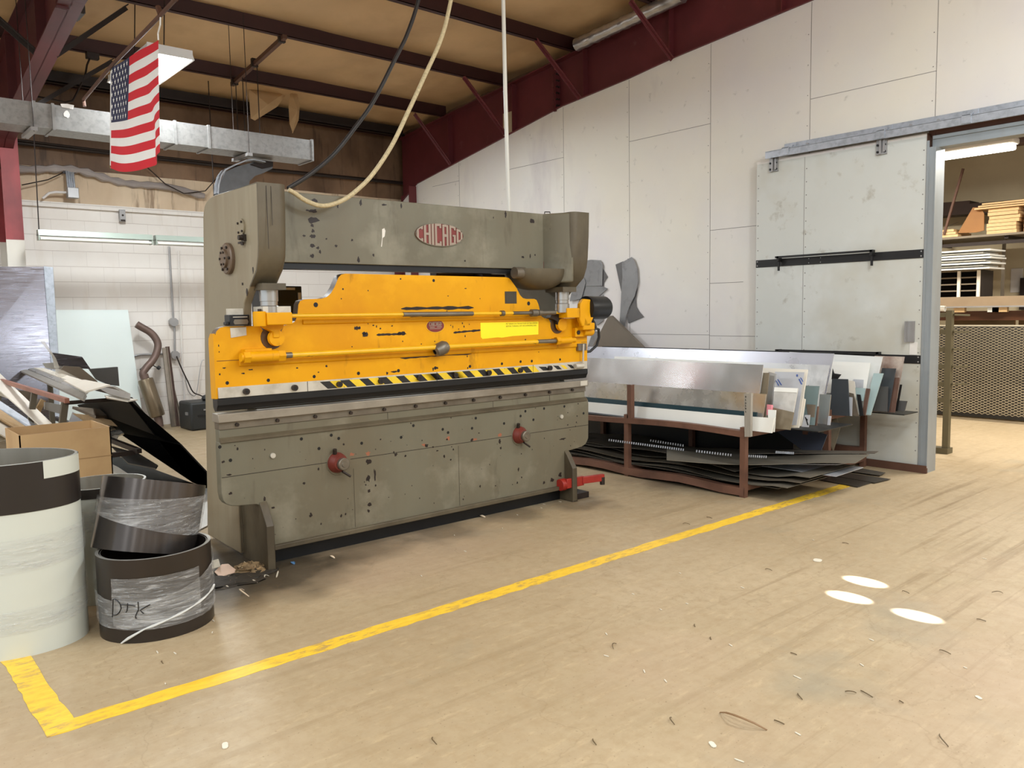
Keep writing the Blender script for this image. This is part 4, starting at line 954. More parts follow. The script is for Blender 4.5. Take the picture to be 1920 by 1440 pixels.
for (px, py) in ((412, 838), (480, 820), (565, 823), (621, 816), (635, 822), (598, 841), (678, 831), (752, 820), (432, 863), (840, 811), (885, 803), (892, 784), (945, 794), (976, 780), (985, 771), (1020, 766), (1058, 762), (1094, 775), (1000, 787), (830, 805), (775, 798)):
    u, z = pl(px, py, 0); flat(mb, [(u + .011 * math.cos(PI * k / 6), z + .011 * math.sin(PI * k / 6)) for k in range(12)], -.0012, 3)
bed = pb(mb, 'bed', [m_pg, m_bare, M('orange_primer', (150, 92, 66), .6), m_punch], bevel=.004)
pb(MB().prism([(.013, .862), (-.012, .845), (-.012, .832), (.01, .826)], -.24, 2.92, 'x'), 'bed_ledge', m_pgdark, bed)
for (px, py) in ((511, 854), (1052, 781)):
    u, z = pl(px, py, 0); pb(MB().cyl((u, 0, z), (u, -.012, z), .017, 14).cyl((u, -.012, z), (u, -.014, z), .012, 6), 'bed_bolt', m_silverbar, bed)
for (px, py) in ((635, 868), (977, 816)):
    u, z = pl(px, py, -.03)
    pb(MB().lathe([(0, 0), (.084, 0), (.082, .006), (0, .006)], (u + .01, 0, z - .005), (0, -1, 0), 28), 'adjuster_plate', m_pg, bed)
    hb = pb(MB().lathe([(0, .006), (.07, .006), (.066, .03), (.05, .05), (.046, .062), (0, .062)], (u, 0, z), (0, -1, 0), 24), 'adjuster_hub', m_hub, bed)
    pb(MB().lathe([(0, .062), (.042, .062), (.042, .085), (.036, .09), (.02, .09), (.018, .094), (0, .094)], (u + .012, 0, z - .004), (0, -1, 0), 22), 'hub_cap', m_tool, hb)
    pb(MB().cyl((u + .02, -.04, z - .06), (u + .075, -.05, z - .1), .008, 8), 'hub_handle', m_bolt, hb)
    pb(MB().cyl((u - .02, -.02, z + .06), (u - .025, -.03, z + .095), .014, 10), 'lock_screw', m_bolt, hb)
# treadle bar and base
pb(MB().box(.04, 2.655, -.03, .05, .103, .135), 'treadle_bar', m_pgdark, bevel=.004)
pb(MB().box(.05, 2.65, .06, .25, .0, .085).box(.05, 2.65, .03, .1, .085, .1), 'base_sill', m_punch)
for u0 in (-.012, 2 * CU - .045):
    ft = [(.06, .43), (.0, .425), (-.03, .395), (-.1, .285), (-.1, 0), (.32, 0), (.32, .43)]
    pb(MB().prism(ft, u0, u0 + .05, 'x').box(u0 - .0, u0 + .05, -.1, .3, 0, .012), 'foot_bracket', m_pgdark, bevel=.003)
pb(MB().box(2.7, 2.88, -.06, .12, 0, .05), 'floor_pad', m_bare)
# red lever at the right foot
lv = pb(MB().lathe([(0, 0), (.05, 0), (.05, .06), (0, .06)], (2.56, -.035, .15), (1, 0, 0), 18).box(2.6, 2.8, -.085, -.055, .12, .2).bar((2.78, -.075, .165), (3.0, -.12, .165), .035, .06), 'pedal_lever', M('red_lever_paint', (150, 36, 26), .45, 0, .15, 10), label='red pedal lever', bevel=.004)
pb(MB().cyl((2.985, -.12, .17), (2.985, -.12, .105), .022, 12), 'lever_pad', m_bolt, lv)

# ------------------------------------------------------------------ drive parts
def screw(u, mirror=1, top=1.79):
    s = pb(MB().lathe([(0, 1.59), (.058, 1.59), (.058, 1.66), (.052, 1.665), (.052, 1.69), (.056, 1.692), (.056, 1.78), (0, 1.78)], (u, -.08, 0), (0, 0, 1), 28), 'screw_column', m_steel, label='polished steel screw column')
    pb(MB().box(u - .075, u + .075, -.17, .04, top - .03, top + .01), 'screw_flange', m_pgdark, s)
    return s
s = screw(.076)
pb(MB().box(.015, .195, -.13, .02, 1.622, 1.66), 'spacer_block', m_silverbar, s)
g = pb(MB().box(.03, .195, -.15, .02, 1.545, 1.622), 'gear_box', m_yel, bevel=.006)
pb(MB().lathe([(0, 0), (.038, 0), (.04, .01), (.04, .085), (.034, .09), (0, .09)], (-.0, -.11, 1.54), (0, 0, 1), 18).cyl((-.0, -.11, 1.63), (-.0, -.11, 1.645), .012, 8, m=1), 'gear_cover', [m_yel, m_bolt], g)
pb(MB().prism([(.05, 1.548), (.18, 1.548), (.175, 1.53), (.145, 1.5), (.145, 1.465), (.105, 1.465), (.105, 1.5), (.05, 1.53)], -.06, .0, 'y'), 'screw_neck', m_yel, g, bevel=.004)
pb(MB().lathe([(0, 0), (.052, 0), (.05, .03), (0, .032)], (.132, -.02, 1.462), (0, -1, 0), 24), 'pivot_boss', m_yel, g)
pb(MB().lathe([(0, 0), (.075, 0), (.073, .004), (0, .004)], (.12, 0, 1.465), (0, -1, 0), 22), 'recess_shade_disc', M('recess_shade_brown', (84, 60, 34), .4, 0, .2, 12), g)  # thin dark disc painted as the shade of the recess round the boss
s = screw(2.57, top=1.785)
g = pb(MB().box(2.56, 2.70, -.15, .0, 1.545, 1.625), 'gear_box', m_yel, bevel=.006)
pb(MB().prism([(2.5, 1.60), (2.56, 1.61), (2.56, 1.5), (2.6, 1.5), (2.6, 1.46), (2.56, 1.46), (2.54, 1.52), (2.46, 1.55)], -.05, 0, 'y'), 'screw_neck', m_bolt, g)
pb(MB().lathe([(0, 0), (.052, 0), (.05, .03), (0, .032)], (2.60, -.02, 1.49), (0, -1, 0), 24), 'pivot_boss', m_yel, g)
pb(MB().lathe([(0, 0), (.075, 0), (.073, .004), (0, .004)], (2.585, 0, 1.49), (0, -1, 0), 22), 'recess_shade_disc', M('recess_shade_brown', (84, 60, 34)), g)  # same painted recess shade behind the right boss
# upper adjusting rod
r = pb(MB().cyl((.195, -.07, 1.60), (2.56, -.07, 1.59), .0125, 12), 'upper_rod', m_yelrod)
pb(MB().cyl((1.05, -.07, 1.5965), (1.66, -.07, 1.594), .0165, 12).cyl((2.05, -.07, 1.592), (2.24, -.07, 1.591), .0145, 12).cyl((2.24, -.07, 1.591), (2.30, -.07, 1.591), .03, 14).cyl((2.31, -.07, 1.591), (2.35, -.07, 1.591), .026, 14).cyl((1.93, -.07, 1.592), (1.96, -.07, 1.592), .022, 12).cyl((2.35, -.07, 1.591), (2.5, -.07, 1.591), .018, 12), 'rod_coupling', m_tool, r)
pb(MB().cyl((2.7, -.08, 1.585), (2.86, -.08, 1.585), .014, 12), 'motor_shaft', m_tool, r)
# lower rod with its end fittings
r = pb(MB().cyl((.19, -.07, 1.352), (2.45, -.07, 1.36), .0175, 14), 'lower_rod', m_yelrod)
for (a, b) in ((-.06, .19),):
    pb(MB().cyl((-.06, -.07, 1.352), (.12, -.07, 1.352), .034, 16).cyl((-.1, -.07, 1.352), (-.06, -.07, 1.352), .037, 6).cyl((-.115, -.07, 1.352), (-.1, -.07, 1.352), .028, 12).cyl((.12, -.07, 1.352), (.165, -.07, 1.352), .037, 6).box(-.08, .09, -.06, .0, 1.37, 1.4), 'rod_bearing', m_yel, r)
pb(MB().cyl((.165, -.07, 1.352), (.215, -.07, 1.352), .019, 12).cyl((2.3, -.07, 1.36), (2.52, -.07, 1.36), .018, 12), 'bare_rod_end', m_tool, r)
pb(MB().cyl((2.5, -.07, 1.36), (2.67, -.07, 1.36), .03, 16).cyl((2.5, -.07, 1.36), (2.54, -.07, 1.36), .034, 6).cyl((2.67, -.07, 1.36), (2.72, -.07, 1.36), .02, 12).box(2.52, 2.66, -.06, 0, 1.34, 1.38), 'rod_bearing', m_yel, r)
u, z = pl(827, 654, -.07)
pb(MB().lathe([(.018, -.06), (.04, -.05), (.05, -.02), (.05, .03), (.036, .055), (.018, .06)], (u, -.07, z), (.9, 0, .35), 18), 'rod_clamp', m_tool, r)
# gauge rod at the right edge
q = pb(MB().box(2.80, 2.9, -.03, 0, 1.265, 1.325), 'stop_block', m_tool, bevel=.003)
pb(MB().cyl((2.855, -.035, 1.32), (2.845, -.035, 1.12), .008, 8).cyl((2.75, -.04, 1.137), (2.84, -.04, 1.137), .022, 12), 'stop_rod', m_silverbar, q)
# adjusting motor on its yellow bracket
bk = pb(MB().prism([(2.75, 1.53), (2.76, 1.66), (2.8, 1.7), (2.88, 1.695), (2.92, 1.66), (2.925, 1.56), (2.87, 1.47), (2.78, 1.47)], -.1, -.06, 'y').prism([(2.79, 1.44), (2.93, 1.44), (2.93, 1.5), (2.85, 1.5), (2.81, 1.56)], -.1, .02, 'y'), 'motor_bracket', m_yel, bevel=.008)
mo = pb(MB().lathe([(0, -.06), (.07, -.06), (.1, -.05), (.1, .02), (.098, .025), (.098, .17), (.088, .19), (.07, .2), (0, .2)], (2.93, -.04, 1.625), (1, 0, 0), 28), 'adjusting_motor', m_punch, label='black adjusting motor')
u, z = pl(1100, 621, -.03)
pb(MB().box(2.755, 2.87, -.04, .0, 1.385, 1.46).lathe([(0, 0), (.036, 0), (.036, .1), (.03, .115), (0, .12)], (2.85, -.03, 1.422), (1, 0, 0), 16).cyl((2.79, -.04, 1.42), (2.79, -.046, 1.42), .02, 6, m=1), 'junction_fitting', [m_yel, m_bolt], bk)
pb(MB().tube([Vector((2.97 + .0, -.04, 1.43)), Vector((3.0, -.04, 1.45)), Vector((3.045, -.03, 1.44)), Vector((3.06, -.02, 1.37)), Vector((3.05, 0, 1.3)), Vector((3.0, .03, 1.25)), Vector((2.93, .06, 1.245))], .012, 10).tube([Vector((2.96, -.02, 1.54)), Vector((2.99, -.03, 1.5)), Vector((3.0, -.04, 1.455))], .012, 10), 'motor_cable', m_hose, mo)
# small control box on the ram, with its bracket plate
cb_ = pb(MB().box(-.155, -.03, -.03, .06, 1.545, 1.612).box(-.175, -.155, -.02, .03, 1.55, 1.57), 'depth_counter', m_punch, bevel=.004)
pb(MB().prism([(-.127 + .0, 1.553), (-.047, 1.553), (-.04, 1.568), (-.047, 1.583), (-.127, 1.583), (-.134, 1.568)], -.033, -.03, 'y', 0).box(-.135, -.045, -.0315, -.03, 1.596, 1.6, 1), 'counter_window', [m_tool, m_silverbar], cb_)
pb(MB().prism([(-.145, 1.533), (-.045, 1.536), (-.045, 1.485), (-.143, 1.472)], -.004, 0, 'y', 0), 'counter_plate', m_silverbar, ram)
pb(MB().box(-.145, -.05, .02, .05, 1.6, 1.65), 'counter_bracket', m_silverbar, cb_)
# drive shaft and wheel glimpsed under the beam
pb(MB().cyl((1.6, .35, 1.915), (2.5, .35, 1.915), .045, 16).lathe([(0, -.04), (.3, -.04), (.3, .04), (0, .04)], (2.0, .45, 1.75), (1, 0, 0), 32), 'drive_shaft', m_bolt)
# back gauge beam behind the ram
pb(MB().box(.05, 2.64, .5, .62, .5, 1.3), 'rear_beam', m_pgdark)
# ================================================================== things between the press and the back wall
# control cabinet seen between the left housing and the ram
cc = empty('control_cabinet', (2.62, 5.95, 0), 'black control cabinet peeking out behind the left end of the ram', 'control cabinet')
p0 = Vector((2.60, 5.75, 0))
c1, c2 = atY(520, 536, 5.75), atY(566, 540, 5.75)
loc_mb(MB().box(c1.x - .06, c2.x, 5.75, 6.1, .02, c1.z), cc).build('cabinet_body', m_punch, cc, bevel=.008)
loc_mb(MB().box(c1.x + .05, c2.x - .06, 5.744, 5.75, c1.z - .03, c1.z - .012).box(c2.x - .035, c2.x - .012, 5.744, 5.75, c1.z - .13, c1.z - .05), cc).build('pale_strip', m_silverbar, cc)

# exhaust pipe with muffler leaning on the block wall
ex = empty('exhaust_pipe', tuple(atY(300, 800, 12.2)), 'rusty bent exhaust pipe with a long muffler leaning on the block wall', 'exhaust pipe')
m_ex = M('brown_exhaust_steel', (112, 92, 84), .45, .4, .12, 6); m_muf = M('tarnished_muffler', (126, 112, 92), .3, .7, .12, 4)
def lean(px, py): 
    t = (800 - py) / 215.0
    return atY(px, py, 12.02 + .28 * max(0, t))
loc_mb(MB().tube(smooth([lean(px, py) for px, py in ((256, 608), (266, 614), (280, 622), (290, 632), (296, 645), (294, 660), (286, 676), (274, 690), (268, 700), (271, 710))], 4), .052, 14), ex).build('bent_pipe', m_ex, ex)
a, b = lean(272, 710), lean(296, 782)
d_ = (b - a).normalized()
loc_mb(MB().lathe([(.055, -.0), (.1, .01), (.105, .03), (.105, (b - a).length - .03), (.1, (b - a).length - .01), (.055, (b - a).length)], a, d_, 24), ex).build('muffler', m_muf, ex)
loc_mb(MB().tube([a - d_ * .06, a + d_ * .02], .06, 14).tube([b - d_ * .02, b + d_ * .05, lean(300, 800)], [.06, .055, .05], 14), ex).build('pipe_stub', m_ex, ex)
loc_mb(MB().tube([lean(262, 693), lean(272, 686), lean(282, 680)], .008, 6).tube([lean(280, 680), lean(290, 687), lean(298, 690)], .008, 6).cyl(lean(280, 678), lean(284, 681), .03, 8).cyl(lean(295, 688), lean(300, 691), .028, 8), ex).build('rubber_mount', m_hose, ex)
# steel channels leaning on the wall
m_ch = M('bright_channel', (156, 146, 134), .35, .6, .12, 8)
for (q0, q1, w_, lab) in (((308, 652), (325, 800), .06, 'tall shiny steel channel leaning beside the exhaust'), ((313, 650), (332, 801), .045, 'dark steel angle with a drilled end plate leaning beside the exhaust'), ((322, 730), (339, 801), .05, 'short bright steel channel leaning left of the black case')):
    a, b = atY(q0[0], q0[1], 12.33), atY(q1[0], q1[1], 12.15)
    b.z = max(b.z, 0.005)
    MB().bar(a, b, w_, w_ * .5).bar(a + Vector((w_ * .4, 0, 0)), b + Vector((w_ * .4, 0, 0)), .006, w_ * 1.6).build('steel_channel', m_ch if 'shiny' in lab or 'short' in lab else m_ex, None, lab, 'steel channel', 'channels leaning on the block wall')
# black case
k0, k1 = atZ(357, 806), atZ(400, 802)
bc = empty('black_case', (4.18, 11.6, 0), 'black carrying case on the floor at the left edge of the press', 'case')
loc_mb(MB().box(3.90, 4.45, 11.45, 11.95, 0, .40), bc).build('case_body', M('black_plastic', (38, 40, 40), .5, 0, .1, 5), bc, bevel=.03)
loc_mb(MB().box(4.0, 4.4, 11.44, 11.46, .2, .22).box(3.88, 3.9, 11.55, 11.62, .22, .26, 1).box(4.08, 4.14, 11.435, 11.45, .28, .30, 1), bc).build('latch', [m_hose, m_grey_pl], bc)
loc_mb(MB().lathe([(0, 0), (.1, .0), (.12, .03), (.1, .07), (.05, .09), (0, .09)], (4.25, 11.65, .4), (0, 0, 1), 14, oval=.7), bc).build('strap', m_hose, bc)

# big white sheet leaning on the block wall
m_wsheet = M('white_coated_sheet', (222, 232, 230), .28, 0, .03, .7, spec=.6)
MB().plate([atY(92, 581, 12.42), atY(240, 581, 12.42), atY(270, 800, 12.15), atY(92, 800, 12.15)], .012).build('white_sheet', m_wsheet, None, 'large glossy white sheet leaning on the block wall', 'sheet')
# tall stainless sheet with a folded edge at the left
m_stain = M('brushed_stainless', (124, 122, 130), .24, .95, .06, 2, st=(1, 1, 14), rvar=.06)
sh = empty('stainless_sheet', tuple(atY(60, 770, 11.5)), 'tall brushed stainless sheet with folded edge standing at the left', 'sheet')
YA = 11.5
A = [atY(-150, 500, YA + .1), atY(82, 500, YA + .1), atY(106, 790, YA - .15), atY(-150, 790, YA - .15)]
loc_mb(MB().plate(A, .006), sh).build('face', m_stain, sh)
B = [atY(82, 499, YA + .09), atY(99, 501, YA + .02), atY(109, 660, YA - .1), atY(112, 790, YA - .2), atY(104, 790, YA - .16)]
loc_mb(MB().plate(B, .008), sh).build('folded_edge', m_galv, sh)

# ------------------------------------------------------------------ scrap rack on the left
m_alu = M('mill_aluminium', (188, 186, 182), .32, .7, .06, 3, st=(1, 1, 6), rvar=.08)
m_alu2 = M('dull_aluminium', (168, 164, 158), .45, .5, .1, 4)
m_dsheet = M('dark_grey_sheet', (84, 82, 80), .4, .35, .12, 3)
m_ivory = M('ivory_coated_strip', (222, 214, 200), .4, 0, .04, 3)
m_bronze = M('bronze_coated_sheet', (120, 108, 94), .35, .3, .1, 4)
m_tanwood = M('tan_board', (178, 148, 108), .6, 0, .12, 5, st=(1, 6, 6))
m_blacksheet = M('black_sheet', (12, 11, 11), .6, .0, .2, 3, spec=.2)
m_whitefilm = M('white_film', (228, 226, 220), .35, 0, .04, 4)
sr = empty('scrap_rack', (1.6, 8.4, 0), 'brown steel rack carrying the heap of metal offcuts at the left', 'rack')
ZT = .93
m_rail = M('red_brown_rail', (150, 100, 82), .5, .2, .15, 5)
for name, a, b, w_, h_, m_ in (('top_rail', (1.53, 7.42, ZT), (1.53, 10.7, ZT), .035, .04, m_rail), ('top_rail', (2.0, 7.42, ZT), (2.0, 10.7, ZT), .03, .03, m_dark), ('cross_rail', (1.53, 7.44, ZT - .02), (2.0, 7.44, ZT - .02), .03, .03, m_dark),
                      ('shelf_rail', (1.42, 7.35, .45), (1.42, 10.6, .45), .04, .04, m_dark), ('shelf_rail', (2.05, 7.35, .45), (2.05, 10.6, .45), .04, .04, m_dark), ('cross_rail', (1.42, 7.5, .42), (2.05, 7.5, .42), .04, .04, m_dark)):
    loc_mb(MB().bar(a, b, w_, h_), sr).build(name, m_, sr)
m_leg = M('olive_brown_leg', (92, 84, 70), .5, .2, .12, 5)
for (x, y, dx) in ((1.53, 7.5, -.16), (1.53, 10.6, -.16), (1.98, 10.4, 0), (1.53, 8.75, -.16)):
    loc_mb(MB().bar((x, y, ZT - .02), (x + dx, y, 0), .05, .05, (0, 1, 0)), sr).build('leg', m_leg, sr)
def scrap(lab, pts, th, m, name='offcut', grp='offcuts on the scrap rack'):
    """pts: (px, py, z)"""
    return MB().plate([atZ(*p) for p in pts], th, toward=(0, 0, 9)).build(name, m, None, lab, 'offcut', grp)
z = ZT + .03
scrap('grey aluminium strip lying along the red edge of the scrap rack', ((33, 693, z + .02), (52, 693, z + .04), (160, 738, z + .05), (155, 748, z + .02)), .025, m_alu2)
scrap('pale aluminium strip second from the red rack edge', ((50, 690, z + .04), (66, 690, z + .06), (170, 727, z + .07), (158, 738, z + .05)), .02, m_alu)
scrap('thin white edged strip on the middle of the scrap heap', ((64, 689, z + .07), (82, 690, z + .08), (186, 722, z + .1), (170, 729, z + .07)), .015, m_ivory)
scrap('folded ivory tray with an open dark end on top of the heap', ((118, 712, z + .1), (160, 712, z + .14), (206, 721, z + .14), (160, 734, z + .1)), .012, m_ivory)
scrap('grey sheet end sticking out right of the ivory tray', ((176, 722, z + .03), (206, 728, z + .05), (243, 737, z + .05), (242, 748, z + .02), (203, 738, z + .02)), .012, m_alu2)
scrap('narrow ivory sliver under the grey sheet end', ((196, 741, z), (215, 742, z), (258, 749, z), (240, 752, z), (200, 746, z)), .008, m_ivory)
# standing bits on the heap
def stand(lab, pts, y, th, m): return MB().plate([atY(px, py, y) for px, py in pts], th).build('offcut', m, None, lab, 'offcut', 'offcuts on the scrap rack')
stand('dark grey box shaped offcut at the back of the heap before the white sheet', ((168, 692), (221, 688), (224, 724), (205, 722), (182, 712)), 9.9, .06, m_dsheet)
stand('mirror bright folded offcut on the very top of the heap', ((97, 661), (154, 669), (170, 692), (132, 690), (104, 684)), 9.6, .05, m_stain)
stand('brown dull offcut beneath the mirror bright one', ((120, 686), (150, 688), (182, 714), (186, 722), (150, 712), (108, 700)), 9.3, .03, m_bronze)
m_clear = M('clear_plastic', (214, 208, 196), .15, 0, .02, alpha=.38)
stand('clear plastic offcut standing up from the heap', ((76, 640), (84, 640), (105, 672), (112, 690), (102, 690), (98, 668)), 9.5, .006, m_clear)
stand('clear amber plastic sheet lying over the ivory tray', ((104, 690), (118, 694), (157, 714), (157, 724), (118, 712), (104, 702)), 8.9, .006, m_clear)
stand('short grey offcut left of the clear plastic', ((80, 681), (100, 680), (128, 688), (136, 700), (110, 694), (86, 690)), 9.75, .02, m_alu2)
scrap('dark bent profile lying beside the ivory tray', ((200, 724, z), (216, 724, z + .05), (240, 736, z + .05), (228, 738, z)), .02, m_bronze)
# lower shelf and front spill: long strips running towards the viewer
zl = .62
for (pts, th, m, lab) in (
    (((-30, 706, .98), (0, 700, .99), (105, 801, .66), (85, 806, .66)), .012, m_ivory, 'long ivory strip slanting down towards the cardboard box'),
    (((-30, 748, .9), (-8, 746, .9), (70, 798, .64), (68, 806, .62), (60, 806, .62)), .012, m_galv, 'spotted galvanised strip slanting down below the ivory one'),
    (((-30, 766, .86), (-20, 754, .88), (58, 806, .62), (44, 812, .61)), .012, m_tanwood, 'tan strip between the galvanised strip and the pale sheets'),
    (((-40, 790, .8), (-25, 772, .82), (42, 812, .6), (22, 826, .6)), .01, m_ivory, 'pale wide sheet at the left edge above the big roll'),
    (((-40, 800, .75), (-20, 786, .78), (30, 806, .6), (26, 818, .6), (0, 828, .6)), .01, m_whitefilm, 'white sheet lowest of the strips at the left edge'),
    (((128, 792, .5), (136, 772, .58), (182, 796, .5), (170, 808, .45)), .03, m_alu, 'pale wide profile under the rack behind the cardboard box'),
    (((135, 775, .6), (165, 778, .6), (226, 792, .5), (222, 800, .46), (160, 792, .52)), .03, m_tanwood, 'tan wrapped profile poking out under the rack'),
    (((136, 762, .66), (180, 766, .66), (235, 772, .58), (232, 778, .55), (180, 780, .6)), .03, m_bronze, 'dark coated profile poking out under the rack above the tan one'),
    (((196, 794, .48), (212, 786, .5), (222, 790, .5), (218, 802, .42), (204, 806, .42)), .03, m_ivory, 'short rolled end of pale foil right of the cardboard box'),
    (((196, 812, .4), (215, 806, .42), (240, 806, .42), (236, 812, .38), (206, 822, .36)), .012, m_alu, 'thin pale sheet end right of the cardboard box'),
    (((205, 822, .36), (214, 816, .38), (222, 816, .38), (218, 826, .34)), .01, m_ivory, 'tiny ivory sheet corner right of the cardboard box'),
):
    scrap(lab, pts, th, m)
stand('short ivory block on the lower shelf at the left edge', ((-20, 722), (0, 718), (29, 731), (22, 750), (0, 742)), 10.3, .05, m_ivory)
stand('brown block on the lower shelf beside the short ivory block', ((30, 731), (60, 734), (59, 742), (48, 764), (22, 750)), 10.1, .05, m_bronze)
stand('small bright block on the lower shelf', ((64, 746), (76, 750), (66, 772), (50, 766)), 9.9, .05, m_alu)
stand('small brown block right of the bright one on the lower shelf', ((78, 748), (86, 752), (74, 778), (65, 772)), 9.8, .05, m_tanwood)
stand('dull metal piece deep on the lower shelf', ((84, 754), (120, 760), (112, 776), (84, 768)), 9.6, .05, m_alu2)
# dark sheets leaning against the right side of the rack
def slope(px, py):   # plane leaning from the rack top to the floor
    n = Vector((.93, 0, .64)); base = Vector((2.66, 7.87, 0)); return on(px, py, n, n.dot(base))
sw = lambda y, z: Vector((2.66 - .688 * z, y, z))
MB().plate([sw(10.4, .60), sw(7.67, .89), sw(7.87, .006), sw(6.9, .006), sw(7.1, .5), sw(8.0, .45), sw(10.4, .3)], .012).build('dark_sheet', m_blacksheet, None, 'large black sheet leaning against the right side of the scrap rack', 'sheet')
MB().plate([atZ(px, py, .012) for px, py in ((206, 850), (362, 906), (376, 928), (350, 965), (206, 935))], .006, toward=(0, 0, 9)).build('dark_sheet', m_blacksheet, None, 'black sheet lying on the floor at the foot of the leaning black one', 'sheet')
a, b = slope(205, 752), slope(345, 905)
MB().bar(slope(238, 751) + Vector((.03, 0, .02)), slope(361, 906) + Vector((.03, 0, .03)), .025, .025).build('dark_bar', m_dsheet, None, 'thin dark bar along the edge of the leaning black sheet', 'bar')
scrap('dark shelf strip lying under the leaning black sheet', ((208, 836, .3), (260, 850, .3), (296, 872, .3), (292, 878, .28), (240, 868, .28)), .012, m_dsheet)
scrap('pale board end on the floor below the scrap rack', ((206, 868, .12), (222, 876, .12), (240, 888, .1), (226, 892, .1), (208, 882, .1)), .03, m_ivory)
# white sheet lying on the floor between rack and press
MB().plate([atZ(px, py, .012) for px, py in ((330, 925), (389, 915), (389, 985), (340, 1010))], .006, toward=(0, 0, 9)).build('floor_sheet', m_whitefilm, None, 'white sheet on the floor between the wrapped rings and the press', 'sheet')

# cardboard box
m_card = M('brown_cardboard', (186, 152, 108), .7, 0, .06, 2.5, stains=(((150, 112, 74), 1.6, .58, .1, (1, 1, 1), .5),))
YC = 6.0
cbx = empty('cardboard_box', tuple(atY(120, 980, YC)), 'open cardboard box standing behind the wrapped rolls', 'box')
p0, p1 = atY(35, 812, YC), atY(207, 800, YC)
x0, x1, zt = p0.x, p1.x, p1.z
mb = MB().box(x0, x1, YC, YC + .008, 0, zt).box(x0, x0 + .008, YC, YC + .5, 0, zt).box(x1 - .008, x1, YC, YC + .5, 0, zt).box(x0, x1, YC + .5, YC + .508, 0, zt).box(x0, x1, YC, YC + .5, 0, .01)
loc_mb(mb, cbx).build('carton', m_card, cbx)
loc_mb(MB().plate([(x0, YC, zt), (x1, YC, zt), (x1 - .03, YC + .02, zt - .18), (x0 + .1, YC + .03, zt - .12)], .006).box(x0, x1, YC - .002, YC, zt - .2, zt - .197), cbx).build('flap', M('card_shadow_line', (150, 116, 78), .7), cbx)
# ================================================================== coils and rolls at the left front
m_coilw = M('white_coil_coating', (200, 203, 194), .5, 0, .025, 1.2)
m_coilk = M('black_coil_coating', (38, 32, 29), .4, .1, .08, 3)
m_coilb = M('dark_bronze_coil', (52, 45, 40), .3, .4, .08, 3, st=(1, 1, .3))
m_coilg = M('brushed_dark_coil', (84, 78, 75), .25, .8, .08, 2, st=(6, 6, .2))
m_coilin = M('bare_coil_inside', (170, 164, 152), .25, .8, .08, 3, st=(8, 8, .3))
for m_ in (m_coilg, m_coilin):
    nt_ = m_.node_tree; tg = nt_.nodes.new('ShaderNodeTangent'); tg.direction_type = 'RADIAL'; tg.axis = 'Z'
    bs_ = nt_.nodes['Principled BSDF']; bs_.inputs['Anisotropic'].default_value = .85; bs_.inputs['Anisotropic Rotation'].default_value = .25; nt_.links.new(tg.outputs[0], bs_.inputs['Tangent'])
m_edge = M('coil_edge', (196, 196, 192), .3, .7, .05)
def wrap_material(name, dens, seed, ang=0.15):
    """clear stretch film: glossy, wrinkled, mostly see-through"""
    t = NT(name); P = t.tc.outputs['Object']
    v = t.map((1.2, 1.2, 9.0), (ang, ang * .5, 0), (seed, 0, 0))
    n = t.noise(v, 5.5, 6, .65, .6); n2 = t.noise(t.map((1, 1, 3), loc=(0, seed, 1)), 3.2, 3)
    a = t.math('ADD', t.ramp(n, .5, .68, dens * .35, dens), t.ramp(n2, .5, .7, 0, .16))
    t.link(a, t.b.inputs['Alpha'])
    t.b.inputs['Base Color'].default_value = lin((226, 226, 226)); t.b.inputs['Roughness'].default_value = .1
    t.b.inputs['Specular IOR Level'].default_value = .9
    t.bump(t.noise(v, 9, 5, .6, .8), .95, .02)
    return t.m
m_wrapA = wrap_material('stretch_film_pale', .42, 2.0, .1)
m_wrapB = wrap_material('stretch_film_bright', .5, 5.0, .3)
def ring(mb, c, rx, ry, tw, z0, z1, seg=56, th=.012, m_out=0, m_in=1, m_edge_=2, tilt=None, gap=0.0, zfun=None):
    """open roll of sheet: outer skin, inner skin, rims"""
    T = tilt or Matrix.Identity(3)
    vs = []
    for (k, z) in ((0, z0), (0, z1), (-th, z1), (-th, z0)):
        for i in range(seg):
            a = 2 * PI * i / seg
            p = Vector(((rx + k) * math.cos(a), (ry + k) * math.sin(a), z))
            ca, sa = math.cos(tw), math.sin(tw)
            p = Vector((p.x * ca - p.y * sa, p.x * sa + p.y * ca, p.z))
            vs.append(Vector(c) + T @ p)
    for (r, m) in ((0, m_out), (1, m_edge_), (2, m_in), (3, m_edge_)):
        mb.add(vs[r * seg:(r + 1) * seg] + vs[((r + 1) % 4) * seg:((r + 1) % 4 + 1) * seg], [(i, (i + 1) % seg, seg + (i + 1) % seg, seg + i) for i in range(seg)], m, True)
    return mb
def band(mb, c, rx, ry, tw, f0, f1, a0=0, a1=360, seg=56, tilt=None, m=0, rough=0.0, rnd=None):
    """film sleeve: lower / upper edge given as functions of the angle"""
    T = tilt or Matrix.Identity(3); rows = 9; vs = []; n = seg
    full = (a1 - a0) >= 360; cols = n if full else n + 1
    for j in range(rows):
        for i in range(cols):
            a = math.radians(a0 + (a1 - a0) * i / n); z = f0(math.degrees(a)) + (f1(math.degrees(a)) - f0(math.degrees(a))) * j / (rows - 1)
            k = rough * (rnd.random() if rnd else 0)
            p = Vector(((rx + k) * math.cos(a), (ry + k) * math.sin(a), z)); ca, sa = math.cos(tw), math.sin(tw)
            vs.append(Vector(c) + T @ Vector((p.x * ca - p.y * sa, p.x * sa + p.y * ca, p.z)))
    fs = [(j * cols + i, j * cols + (i + 1) % cols, (j + 1) * cols + (i + 1) % cols, (j + 1) * cols + i) for j in range(rows - 1) for i in range(n)]
    return mb.add(vs, fs, m, True)
rc = random.Random(3)
